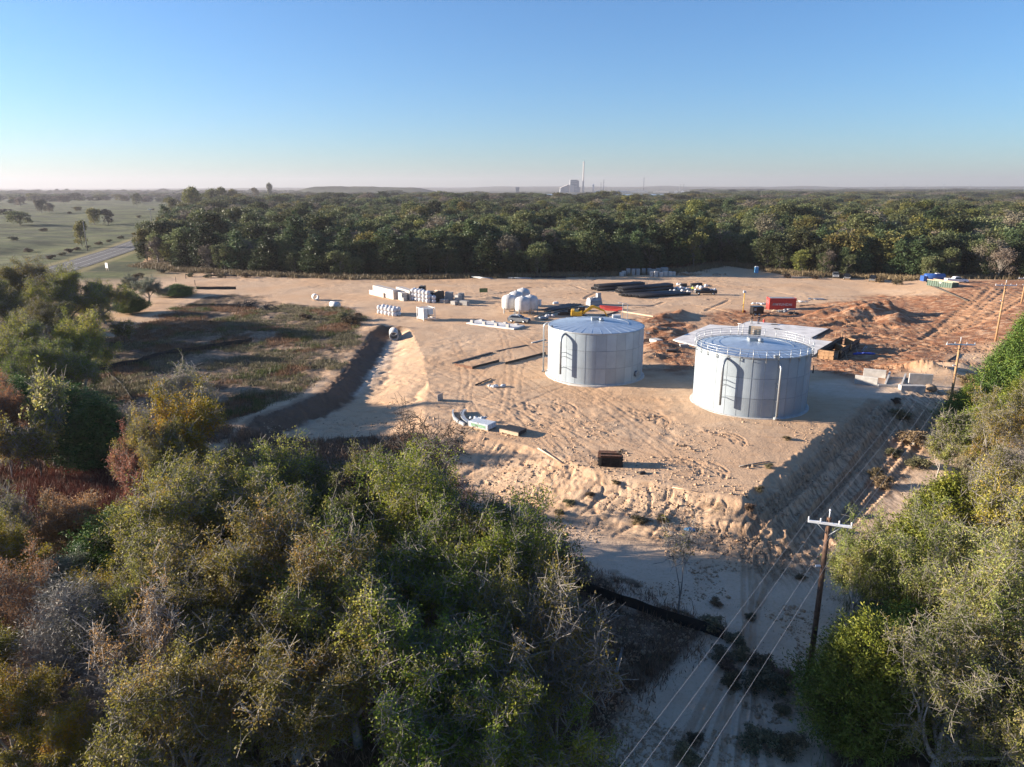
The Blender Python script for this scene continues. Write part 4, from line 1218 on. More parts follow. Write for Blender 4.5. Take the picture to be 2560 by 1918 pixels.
    def named(nm, ty):
        n = N.new('GeometryNodeInputNamedAttribute'); n.data_type = ty; n.inputs[0].default_value = nm; return n.outputs[0]
    ki = named('kind_index', 'INT'); sz = named('size', 'FLOAT_VECTOR'); tn = named('turn', 'FLOAT')
    cv = N.new('ShaderNodeCombineXYZ'); L.new(tn, cv.inputs[2])
    er = N.new('FunctionNodeEulerToRotation'); L.new(cv.outputs[0], er.inputs[0])
    print('forest', len(rest), 'individual trees', NT[0], 'sources', {q: o.name for q, o in src.items()})
    for q, o in src.items():
        cp = N.new('FunctionNodeCompare'); cp.data_type = 'INT'; cp.operation = 'EQUAL'
        ii = [s for s in cp.inputs if s.type == 'INT']
        L.new(ki, ii[0]); ii[1].default_value = q
        ob = N.new('GeometryNodeObjectInfo'); ob.inputs['Object'].default_value = o; ob.transform_space = 'ORIGINAL'; ob.inputs['As Instance'].default_value = True
        ip = N.new('GeometryNodeInstanceOnPoints')
        L.new(gi.outputs[0], ip.inputs['Points']); L.new(cp.outputs[0], ip.inputs['Selection']); L.new(ob.outputs['Geometry'], ip.inputs['Instance'])
        L.new(er.outputs[0], ip.inputs['Rotation']); L.new(sz, ip.inputs['Scale'])
        L.new(ip.outputs[0], jn.inputs[0])
    L.new(jn.outputs[0], go.inputs[0])
    md = fo.modifiers.new('scatter', 'NODES'); md.node_group = ng


def blades(name, pts, hgt, wid, per, spread, matl, seed, label=None):
    rng = np.random.default_rng(seed)
    k = np.repeat(np.arange(len(pts)), per)
    C = pts[k].copy(); C[:, :2] += rng.normal(size=(len(k), 2)) * spread
    C[:, 2] = hz(C[:, 0], C[:, 1]) - .05
    h = (hgt[k] * rng.uniform(.5, 1.15, len(k)))[:, None]
    d = rng.normal(size=(len(k), 3)) * .38; d[:, 2] = 1; d /= np.linalg.norm(d, axis=1, keepdims=True)
    s = rng.normal(size=(len(k), 3)); s[:, 2] = 0; s /= np.linalg.norm(s, axis=1, keepdims=True)
    w = (wid * rng.uniform(.6, 1.3, len(k)))[:, None]
    V = np.stack([C - s * w, C + s * w, C + d * h * .6 + s * w * .8, C + d * h], 1).reshape(-1, 3)
    Q = np.arange(len(k) * 4).reshape(-1, 4)
    tint = np.clip(.45 + rng.normal(size=len(pts))[k] * .2 + rng.normal(size=len(k)) * .14, 0, 1)
    me = np_mesh(name, V, [Q], matl, None, {'tint': np.repeat(tint, 4)})
    o = link(bpy.data.objects.new(name, me)); tag(o, label, None, None, 'stuff')


def undergrowth():
    rg = np.random.default_rng(3)
    WEED = leafmat('weed_leaf', [(0, (0.055, 0.055, 0.032)), (.5, (0.115, 0.108, 0.062)), (1, (0.20, 0.17, 0.11))], .2, gain=1.1)
    WEEDG = leafmat('weed_green', [(0, (0.04, 0.055, 0.02)), (.5, (0.08, 0.095, 0.032)), (1, (0.14, 0.145, 0.055))], .2, gain=1.1)
    STRAW = leafmat('straw', [(0, (0.13, 0.080, 0.045)), (.5, (0.20, 0.125, 0.07)), (1, (0.30, 0.21, 0.12))], .2, gain=1.1)
    RUST = leafmat('rust_grass_blade', [(0, (0.085, 0.045, 0.028)), (.5, (0.15, 0.075, 0.045)), (1, (0.21, 0.12, 0.07))], .2, gain=.85)
    LITT = leafmat('dark_brush', [(0, (0.05, 0.038, 0.026)), (.5, (0.09, 0.066, 0.042)), (1, (0.15, 0.11, 0.065))], .1)

    def scatter(n, x0, x1, y0, y1, f):
        x = rg.uniform(x0, x1, n); y = rg.uniform(y0, y1, n); m = f(x, y)
        return np.stack([x[m], y[m], np.zeros(m.sum())], 1)
    lm = lambda x, y: (LEFTMASK(x, y) > .5) & (fbm(x / 6, y / 6, 99, 4) > .40 + .09 * (vn(x * 3, y * 3, 7) - .5))
    p = scatter(17000, -90, -14, 85, 175, lm); u = fbm(p[:, 0] / 9, p[:, 1] / 9, 130, 3)
    a = p[u < .50]; b = p[(u >= .50) & (u < .545)]; c = p[u >= .545]
    blades('weeds', a, rg.uniform(.2, .75, len(a)), .03, 20, .5, WEED, 4, 'grey green weeds over the scrub field')
    blades('green_weeds', b, rg.uniform(.3, .9, len(b)), .035, 20, .5, WEEDG, 5, 'fresh green weeds beside the swale')
    blades('dry_grass', c, rg.uniform(.25, .8, len(c)), .025, 20, .5, STRAW, 6, 'straw coloured dry grass over the scrub field')
    cc = ad(190, 1075)
    p = scatter(5200, cc.x - 22, cc.x + 9, cc.y - 14, cc.y + 9, lambda x, y: fbm(x / 4, y / 4, 140, 3) > .36)
    blades('rust_grass', p, rg.uniform(.6, 1.3, len(p)), .022, 18, .3, RUST, 7, 'rust red tall grass in the clearing')
    p = scatter(15000, -60, 24, 22, 82, lambda x, y: inside(FRONTP, x, y) | ((LEFTMASK(x, y) > .5) & (x < -25)))
    blades('brush', p, rg.uniform(.3, .9, len(p)), .035, 14, .4, LITT, 8, 'dark brush and fallen twigs under the oaks')
    p = scatter(9000, 13, 75, 22, 130, lambda x, y: inside(RIGHTP, x, y))
    blades('undergrowth', p, rg.uniform(.3, 1.0, len(p)), .035, 16, .4, WEED, 9, 'grey green undergrowth beneath the trees by the pole line')
    p = scatter(900, 8, 26, 24, 62, lambda x, y: ~inside(FRONTP, x, y) & ~inside(RIGHTP, x, y) & inside(LOWPOLY, x, y) & (fbm(x / 3, y / 3, 171, 3) > .5))
    blades('dead_weeds', p, rg.uniform(.06, .3, len(p)), .02, 16, .28, LITT, 12, 'small dead weeds and twigs strewn over the sandy track')
    # strip of rough growth along the wood edge
    t = rg.uniform(0, 1, 7000) * (len(FEDGE) - 1.001); i = t.astype(int); f = (t - i)[:, None]
    q = FEDGE[i] * (1 - f) + FEDGE[i + 1] * f; q = q + np.stack([rg.normal(size=len(q)) * 2, rg.normal(size=len(q)) * 2.0 + 1.5], 1)
    p = np.stack([q[:, 0], q[:, 1], np.zeros(len(q))], 1)
    blades('edge_grass', p, rg.uniform(.5, 1.8, len(p)), .09, 10, .6, LITT, 10, 'brown rough growth along the foot of the wood')
    # loose crumbs of soil, too many to count
    n = 26000; dd = np.concatenate([rg.uniform([560, 900], [1900, 1250], (n, 2)), rg.uniform([1380, 640], [2150, 810], (n // 2, 2)), rg.uniform([1290, 1230], [1760, 1657], (9000, 2))])
    X = []; 
    pts = np.array([ad(a, b) for a, b in dd]); k = (REDMASK(pts[:, 0], pts[:, 1]) > .4) | (fbm(pts[:, 0] / 5, pts[:, 1] / 5, 161, 3) > .52); pts = pts[k]
    pts[:, 2] = 0
    for _ in range(4):
        zz = hz(pts[:, 0], pts[:, 1]); t = (zz - HC) / (pts[:, 2] - HC); pts[:, 0] *= t; pts[:, 1] *= t; pts[:, 2] = zz
    pts[:, 2] = np.array([gz(a, b) for a, b in pts[:, :2]])
    for (tx, ty) in TANKS: pts = pts[np.hypot(pts[:, 0] - tx, pts[:, 1] - ty) > 8.4]
    s = np.clip(rg.lognormal(-2.9, .55, len(pts)), .02, .22)[:, None, None]
    octa = np.array([[1, 0, 0], [0, 1, 0], [-1, 0, 0], [0, -1, 0], [0, 0, .8], [0, 0, -.6]], float)[None] + rg.normal(size=(len(pts), 6, 3)) * .22
    V = (pts[:, None, :] + octa * s).reshape(-1, 3); f = np.array([[0, 1, 4], [1, 2, 4], [2, 3, 4], [3, 0, 4], [1, 0, 5], [2, 1, 5], [3, 2, 5], [0, 3, 5]])
    Q = (np.arange(len(pts))[:, None, None] * 6 + f[None]).reshape(-1, 3)
    redv = np.repeat(REDMASK(pts[:, 0], pts[:, 1]), 6)
    cm = leafmat('soil_crumb', [(0, (0.34, 0.235, 0.15)), (1, (0.22, 0.115, 0.06))], 0.0, 0, .0, 1.0, 1.0)
    me = np_mesh('soil_crumbs', V, [Q], cm, None, {'tint': redv}); tag(link(bpy.data.objects.new('soil_crumbs', me)), 'loose crumbs of soil scattered over the graded ground', None, None, 'stuff')
    # single shrubs
    spots = [(1560, 1425, 1.0), (1600, 1418, .8), (1648, 1443, 1.1), (1660, 1490, 1.6), (1690, 1470, 1.0), (1575, 1480, .8), (1590, 1390, .9), (1540, 1360, 1.2), (1565, 1440, .8), (1640, 1610, 1.3), (1700, 1620, 1.2), (1480, 1640, .9), (1500, 1600, .6), (1690, 1540, .6), (1590, 1465, .6), (1620, 1335, .5), (1730, 1250, .5), (1545, 1305, .6),
             (1230, 1090, .7), (1275, 1072, .6), (1380, 1130, .9), (1430, 1125, .7), (1330, 1045, .5), (1210, 1110, .6), (1640, 1060, .6), (1620, 1100, .7), (1700, 950, .6), (1660, 1010, .6),
             (1945, 905, 1.6), (1975, 960, 2.2), (1930, 985, 1.2), (1890, 1030, 1.2), (1905, 1050, 1.4), (1985, 1010, 1.5), (2090, 830, 2.0), (2110, 845, 2.2), (2060, 860, 1.3), (1935, 870, .9),
             (760, 700, 2.4), (740, 690, 2.0), (770, 690, 1.8), (660, 690, 1.6), (450, 600, 1.6), (480, 600, 1.8), (530, 600, 2.0), (410, 598, 1.6), (300, 600, 2.0), (350, 590, 1.8), (640, 600, 1.4), (1700, 600, 1.6), (1900, 610, 1.8), (1940, 615, 1.8), (1760, 603, 1.5), (110, 560, 2.2), (135, 552, 1.8), (150, 546, 2.4), (168, 541, 2.0), (190, 536, 1.6), (215, 529, 2.2), (236, 523, 1.8), (262, 516, 2.2), (290, 508, 1.8), (60, 545, 2.4), (30, 520, 3.0), (95, 500, 3), (180, 492, 3), (240, 480, 3), (60, 478, 3.4), (150, 462, 3.2), (300, 470, 3), (330, 455, 3)]
    where = [(345, 'on the pasture along the road'), (700, 'beside the wood edge track'), (1000, 'at the edge of the scrub field'), (1500, 'on the eroded sandy bank'), (1760, 'on the sandy track under the wires'), (2300, 'by the timber poles')]
    for i, (x, y, s) in enumerate(spots):
        p = GD(x, y, .05)
        wd = next(w for k, w in where if x < k) if not (x > 1100 and y < 700) else 'at the foot of the wood'
        kind = ('dark', SAGE) if False else (('dark scrubby', LITT) if i % 3 else ('olive', WEED))
        put_tree('shrub', 'bush', p, s * .75, s * .9, f'low {kind[0]} shrub {wd}', f'low {kind[0]} shrubs {wd}', kind[1], None, cat='shrub')
# ------------------------------------------------------------------ things on the site
def crop(x0, y0, s):
    return lambda x, y, sink=0.03: G(x0 + x / s, y0 + y / s, sink)


c5 = crop(860, 640, 3.568); c6 = crop(1400, 640, 3.568); c7 = crop(1960, 640, 3.687); c8 = crop(1300, 760, 2.765)
z1 = crop(900, 690, 6.506); z2 = crop(1220, 700, 6.506); z3 = crop(1480, 650, 6.506); z4 = crop(1820, 700, 7.373); z5 = crop(2040, 650, 5.267); z6 = crop(1960, 820, 5.53); z8 = crop(2120, 900, 9.217)


def yaw(a, b):
    return math.atan2(b.y - a.y, b.x - a.x)


def along(a, b):
    """base point in the middle, heading and length of a ground line a-b"""
    m = (a + b) / 2; return m, yaw(a, b), math.hypot(b.x - a.x, b.y - a.y)


# ---- storage tanks
def tank(cx, cy, Rr, Hh, label, rail):
    root = thing('water_tank', label, 'water tank', (cx, cy, 0))
    n = 30; rng = random.Random(int(cx)); per = 6
    # shell panels: each panel with its own slight tone
    V = []; Q = []; T = []
    for ring in range(3):
        z0 = Hh * ring / 3; z1_ = Hh * (ring + 1) / 3
        for k in range(n):
            tn = rng.random()
            for j in range(per):
                a0 = 2 * PI * (k + j / per) / n; a1 = 2 * PI * (k + (j + 1) / per) / n
                o = len(V)
                V += [(Rr * math.cos(a0), Rr * math.sin(a0), z0), (Rr * math.cos(a1), Rr * math.sin(a1), z0), (Rr * math.cos(a1), Rr * math.sin(a1), z1_), (Rr * math.cos(a0), Rr * math.sin(a0), z1_)]
                T += [tn] * 4; Q.append((o, o + 1, o + 2, o + 3))
    me = np_mesh('shell', np.array(V), [np.array(Q)], M['tank'], None, {'tint': np.array(T)}, False)
    # custom smooth look: normals from a finely divided cylinder
    sh = link(bpy.data.objects.new('shell', me), root)
    s = MB()
    for k in range(n):
        a = 2 * PI * k / n; ca, sa = math.cos(a), math.sin(a); w = .024
        for (r0, r1) in ((Rr - .01, Rr + .018),):
            p = [(r0 * ca + w * sa, r0 * sa - w * ca), (r1 * ca + w * sa, r1 * sa - w * ca), (r1 * ca - w * sa, r1 * sa + w * ca), (r0 * ca - w * sa, r0 * sa + w * ca)]
            s.prism(p, 0.02, Hh - .02)
    for ring in (1, 2):
        z = Hh * ring / 3
        s.lathe([(Rr - .01, z - .03), (Rr + .022, z - .03), (Rr + .022, z + .03), (Rr - .01, z + .03)], 120)
    s.build('seam', M['seam'], sh)
    b = MB(); b.lathe([(Rr - .02, Hh - .10), (Rr + .07, Hh - .10), (Rr + .07, Hh + .03), (Rr - .12, Hh + .06)], 120)
    b.build('eave_rim', M['galv'], root)
    f = MB(); f.lathe([(Rr + .38, -.3), (Rr + .38, .09), (Rr + .30, .14), (Rr - .05, .14)], 96)
    f.build('foundation_ring', M['conc'], root)
    ro = MB(); rise = .78
    ro.lathe([(Rr - .06, Hh + .03), (Rr * .55, Hh + .03 + rise * .5), (.35, Hh + .03 + rise), (0.0, Hh + .05 + rise)], 120, 0)
    roof = ro.build('roof', M['roof'], root)
    rb = MB()
    for k in range(n):
        a = 2 * PI * (k + .5) / n
        p0 = Vector((Rr * .985 * math.cos(a), Rr * .985 * math.sin(a), Hh + .055)); p1 = Vector((.6 * math.cos(a), .6 * math.sin(a), Hh + .03 + rise * .955))
        rb.tube([p0, p1], .024, 4, 0, True, False)
    rb.build('roof_rib', M['roof'], roof)
    ar = MB()
    a0 = R(-20)
    ar.tube([(5.0 * math.cos(a0 + t * .1), 5.0 * math.sin(a0 + t * .1), Hh + .06 + rise * (1 - 5.0 / Rr)) for t in range(26)], .04, 4)
    ar.build('roof_cable', M['dgalv'], roof)
    h = MB(); h.cbox(-.75, .35, -.5, .5, Hh + rise - .08, Hh + rise + .42, .04); h.lathe([(.0, Hh + rise - .1), (.38, Hh + rise - .1), (.38, Hh + rise + .28), (.2, Hh + rise + .42), (0, Hh + rise + .44)], 20, 0, (.75, -.5, 0))
    h.build('roof_vent', M['galv'], root)
    return root


def wall_pipe(root, cx, cy, Rr, Hh, off_deg, z0, z1_, stand, name, foot=False, m='dgalv', rad=.16):
    """standpipe beside the shell, bending in at the top; off_deg is measured from the side facing the camera"""
    base = math.atan2(-cy, -cx); a = base + R(off_deg)
    d = Vector((math.cos(a), math.sin(a), 0)); tdir = Vector((-math.sin(a), math.cos(a), 0))
    o = d * (Rr + stand)
    b = MB(); pts = [o + Vector((0, 0, z0)), o + Vector((0, 0, z1_ - stand))]
    for i in range(1, 7):
        t = PI / 2 * i / 6
        pts.append(d * (Rr + stand * math.cos(t)) + Vector((0, 0, z1_ - stand + stand * math.sin(t))))
    pts.append(d * (Rr - .05) + Vector((0, 0, z1_)))
    b.tube(pts, rad, 12)
    if foot: b.tube([o + Vector((0, 0, z0)) - tdir * .3, o + Vector((0, 0, z0)) + tdir * .35], .2, 10)
    p = b.build(name, M[m], root)
    k = MB()
    for z in (Hh * .31, Hh * .52, Hh * .60)[:3 if not foot else 3]:
        k.tube([d * (Rr - .02) + tdir * .25 + Vector((0, 0, z)), o + Vector((0, 0, z)), d * (Rr - .02) - tdir * .25 + Vector((0, 0, z))], .03, 6)
    k.build('bracket', M['dgalv'], p)


def make_tanks():
    Rr, Hh = 7.3, 7.75
    (x1, y1), (x2, y2) = TANKS
    t1 = tank(x1, y1, Rr, Hh, 'pale blue grey bolted water tank with no roof railing, beside the yellow excavator', False)
    wall_pipe(t1, x1, y1, Rr, Hh, -37, 1.5, Hh - .35, 1.0, 'overflow_pipe')
    wall_pipe(t1, x1, y1, Rr, Hh, -93, .1, Hh + .1, .75, 'standpipe', True, 'galv', .11)
    a = math.atan2(-y1, -x1) + R(57); d = Vector((math.cos(a), math.sin(a), 0))
    mh = MB(); mh.tube([d * (Rr - .05) + Vector((0, 0, 1.25)), d * (Rr + .28) + Vector((0, 0, 1.25))], .42, 20); mh.tube([d * (Rr + .28) + Vector((0, 0, 1.25)), d * (Rr + .34) + Vector((0, 0, 1.25))], .52, 20)
    mh.build('manhole', M['dgalv'], t1)
    rl = MB()
    for o_ in (38, 46):
        a = R(o_); p = Vector((6.9 * math.cos(a), 6.9 * math.sin(a), Hh)); q = p * .93; q.z = Hh + 2.7
        rl.tube([p, (p.x, p.y, Hh + 2.5), q, (q.x - .5, q.y - .3, Hh + 2.7)], .05, 8)
    rl.build('ladder_rail', M['white'], t1)
    hb = MB(); hb.cbox(3.3, 4.6, 5.3, 6.2, Hh + .1, Hh + .55, .03); hb.build('hatch', M['white'], t1)
    jb = MB(); jb.cbox(-7.0, -6.7, -2.3, -2.0, Hh + .05, Hh + .3, .02); jb.build('junction_box', M['dgalv'], t1)
    t2 = tank(x2, y2, Rr, Hh, 'pale blue grey bolted water tank with a railing round its roof', True)
    wall_pipe(t2, x2, y2, Rr, Hh, -23.6, 1.5, Hh - .35, 1.0, 'overflow_pipe')
    wall_pipe(t2, x2, y2, Rr, Hh, 26.5, .25, Hh - .7, .55, 'inlet_pipe', True, 'galv', .13)
    rm = MB(); npost = 30; rr = Rr + .16
    po = MB()
    for k in range(npost):
        a = 2 * PI * k / npost; c, s = math.cos(a), math.sin(a)
        po.tube([(rr * c, rr * s, Hh - .5), (rr * c, rr * s, Hh + 1.12)], .042, 6)
        po.tube([(Rr * c, Rr * s, Hh - .42), (rr * c, rr * s, Hh - .42)], .05, 6)
    po.build('railing_post', M['galv'], t2)
    for z in (.12, .42, .77, 1.1):
        rm.tube([(rr * math.cos(2 * PI * i / 90), rr * math.sin(2 * PI * i / 90), Hh + z) for i in range(91)], .026 if z > .2 else .04, 6, 0, False)
    rm.build('handrail', M['galv'], t2)
    a = math.atan2(-y2, -x2) + PI; gp = MB()
    u = Vector((math.cos(a + .06), math.sin(a + .06), 0)) * (Rr + .2); w = Vector((-math.sin(a), math.cos(a), 0))
    pb = MB(); q = u * 1.02 - w * .5
    pb.add([q + w * -.85 + Vector((0, 0, Hh + .1)), q + w * .85 + Vector((0, 0, Hh + .1)), q + w * .85 + Vector((0, 0, Hh + 1.35)), q + w * -.85 + Vector((0, 0, Hh + 1.35)),
            q * 1.006 + w * -.85 + Vector((0, 0, Hh + .1)), q * 1.006 + w * .85 + Vector((0, 0, Hh + .1)), q * 1.006 + w * .85 + Vector((0, 0, Hh + 1.35)), q * 1.006 + w * -.85 + Vector((0, 0, Hh + 1.35))],
           [(0, 1, 2, 3), (7, 6, 5, 4), (0, 4, 5, 1), (1, 5, 6, 2), (2, 6, 7, 3), (3, 7, 4, 0)])
    pb.build('platform_board', M['board'], t2)
    for k in (1.1, 1.7):
        gp.tube([u + w * k + Vector((0, 0, Hh)), u + w * k + Vector((0, 0, Hh + 1.6))], .06, 8)
    gp.tube([u + w * .9 + Vector((0, 0, Hh + 1.6)), u + w * 1.9 + Vector((0, 0, Hh + 1.6))], .05, 8)
    gp.build('gate', M['white'], t2)
    # fitting on the roof edge above the inlet pipe
    a = math.atan2(-y2, -x2) + R(24); d = Vector((math.cos(a), math.sin(a), 0)) * (Rr - .3)
    fb = MB(); fb.cbox(d.x - .3, d.x + .3, d.y - .25, d.y + .25, Hh, Hh + .45, .04); fb.build('roof_fitting', M['galv'], t2)


# ---- generic site pieces
def obox(name, label, cat, a, b, w, h, m, group=None, z=0.0, ch=.04, back=True):
    """box whose near bottom edge runs a-b"""
    mid, rz, ln = along(a, b)
    mb = MB(); mb.cbox(-ln / 2, ln / 2, 0, w, 0, h, ch)
    o = mb.build(name, m, None, (mid.x, mid.y, min(a.z, b.z) + z), rz)
    return tag(o, label, cat, group)


def vessel():
    root = thing('pressure_vessel', None, 'vessel', (0, 0, 0), 0, 'white pressure vessels on legs')
    mb = MB(); r = 2.05
    prof = [(0, .75), (.9, .80), (1.6, 1.0), (1.95, 1.3), (r, 1.6), (r, 3.55), (1.93, 3.95), (1.6, 4.32), (1.0, 4.55), (.35, 4.64), (0, 4.65)]
    mb.lathe(prof, 40)
    b = mb.build('body', M['vessel'], root)
    lid = MB(); lid.lathe([(0, 4.62), (.42, 4.60), (.42, 4.75), (0, 4.77)], 16); lid.build('lid', M['vessel'], b)
    for k in range(4):
        a = PI / 4 + k * PI / 2; l = MB()
        l.box(-.09, .09, -.09, .09, 0, 1.7); l.box(-.2, .2, -.2, .2, 0, .04)
        l.build('leg', M['dgalv'], root, (r * .97 * math.cos(a), r * .97 * math.sin(a), 0), a)
    nz = MB(); nz.tube([(0, 0, .8), (0, 0, .45), (.5, 0, .35), (1.6, 0, .35)], .13, 8); nz.build('drain_pipe', M['dgalv'], root)
    return root


def vehicle(kind, paint, label, p, rz, group=None, cat=None, load=None):
    root = thing({'suv': 'parked_car'}.get(kind, 'pickup_truck'), label, cat or ('car' if kind == 'suv' else 'pickup truck'), p, rz, group)
    L_ = 4.7 if kind == 'suv' else 5.7; W_ = 1.88 if kind == 'suv' else 1.98; wr = .36 if kind == 'suv' else .40; h0 = .32 if kind == 'suv' else .48
    x0, x1 = -L_ / 2, L_ / 2
    if kind == 'suv':
        low = [(x0, .45), (x0 + .1, h0), (x1 - .15, h0), (x1, .5), (x1 - .02, .85), (x1 - .35, 1.0), (x1 - 1.35, 1.1), (x0 + .1, 1.12), (x0, .9)]
        cab = [(x0 + .15, 1.10), (x1 - 1.40, 1.08), (x1 - 2.15, 1.62), (x1 - 2.7, 1.70), (x0 + .95, 1.68), (x0 + .45, 1.55)]
        win = [(x0 + .48, 1.14), (x1 - 1.62, 1.13), (x1 - 2.2, 1.55), (x0 + .95, 1.58)]
    else:
        low = [(x0, .62), (x0 + .05, h0), (x1 - .15, h0), (x1, .62), (x1, 1.0), (x1 - .12, 1.12), (x1 - 1.45, 1.22), (x0, 1.22)]
        cab = [(x0 + 1.95, 1.2), (x1 - 1.45, 1.2), (x1 - 2.1, 1.78), (x1 - 2.5, 1.86), (x0 + 2.4, 1.86), (x0 + 2.05, 1.7)]
        win = [(x0 + 2.15, 1.26), (x1 - 1.65, 1.26), (x1 - 2.18, 1.74), (x0 + 2.4, 1.76)]
    mb = MB(); mb.profile(low, -W_ / 2, W_ / 2, 0, lambda z: .05 if z < .6 else (0 if z < 1.0 else .06))
    if kind != 'suv':
        mb.box(x0 + .02, x0 + .08, -W_ / 2 + .06, W_ / 2 - .06, 1.22, 1.34); mb.box(x0 + .02, x0 + 1.95, -W_ / 2 + .06, -W_ / 2 + .14, 1.22, 1.34); mb.box(x0 + .02, x0 + 1.95, W_ / 2 - .14, W_ / 2 - .06, 1.22, 1.34)
    body = mb.build('body', M[paint], root)
    cb = MB(); cb.profile(cab, -W_ / 2 + .07, W_ / 2 - .07, 0, lambda z: max(0, (z - 1.15)) * .28); cb.build('cab', M[paint], root)
    wn = MB(); wn.profile(win, -W_ / 2 + .055, W_ / 2 - .055, 0, lambda z: max(0, (z - 1.15)) * .28); wn.build('side_window', M['glass'], root)
    ws = MB(); fx = x1 - (1.42 if kind == 'suv' else 1.47); tx = x1 - (2.13 if kind == 'suv' else 2.08); zt = 1.58 if kind == 'suv' else 1.76
    ws.add([(fx + .02, -W_ / 2 + .15, 1.16 + .05), (fx + .02, W_ / 2 - .15, 1.21), (tx + .03, W_ / 2 - .28, zt), (tx + .03, -W_ / 2 + .28, zt), (fx - .05, -W_ / 2 + .15, 1.16), (fx - .05, W_ / 2 - .15, 1.16), (tx - .05, W_ / 2 - .28, zt - .04), (tx - .05, -W_ / 2 + .28, zt - .04)],
           [(0, 1, 2, 3), (7, 6, 5, 4), (0, 4, 5, 1), (1, 5, 6, 2), (2, 6, 7, 3), (3, 7, 4, 0)])
    ws.build('windscreen', M['glass'], root)
    for sx in (x0 + .95, x1 - .92):
        for sy in (-1, 1):
            w = MB(); y = sy * (W_ / 2 - .10)
            w.lathe([(0, -.12), (wr * .6, -.12), (wr * .92, -.11), (wr, -.07), (wr, .07), (wr * .92, .11), (wr * .6, .12), (0, .12)], 18)
            wo = w.build('wheel', M['tyre'], root, (sx, y, wr)); wo.rotation_euler = (PI / 2, 0, 0)
            rm = MB(); rm.lathe([(0, -.135), (wr * .6, -.13), (wr * .62, .13), (0, .135)], 14); rm.build('rim', M['rim'], wo)
    for sy in (-1, 1):
        hl = MB(); hl.cbox(x1 - .10, x1 + .015, sy * W_ * .36 - .16, sy * W_ * .36 + .16, .78, .93, .02); hl.build('headlight', M['lamp'], root)
        tl = MB(); tl.cbox(x0 - .015, x0 + .06, sy * W_ * .43 - .08, sy * W_ * .43 + .08, .85, 1.08, .015); tl.build('tail_light', M['redlamp'], root)
        mr = MB(); mr.cbox(x1 - 1.75, x1 - 1.6, sy * (W_ / 2 + .1) - .1, sy * (W_ / 2 + .1) + .1, 1.18, 1.32, .02); mr.build('wing_mirror', M['carblack'], root)
    bp = MB(); bp.cbox(x1 - .05, x1 + .05, -W_ * .44, W_ * .44, .48, .64, .03); bp.cbox(x0 - .06, x0 + .05, -W_ * .44, W_ * .44, .5, .66, .03)
    bp.cbox(x1 - .05, x1 + .02, -W_ * .25, W_ * .25, .68, .95, .01)
    bp.build('bumper', M['carblack'] if kind == 'suv' else M['dgalv'], root)
    if load:
        rg = random.Random(3); ld = MB()
        for k in range(7):
            ld.blob((x0 + .3 + rg.random() * 1.4, rg.uniform(-.6, .6), 1.35 + rg.random() * .15), (.35, .3, .22), 8, 0, rg)
        tag(ld.build('load', M['bag'], None, p, rz), 'white sacks heaped in the bed of the dark truck beside the pipes', 'sacks')
    return root


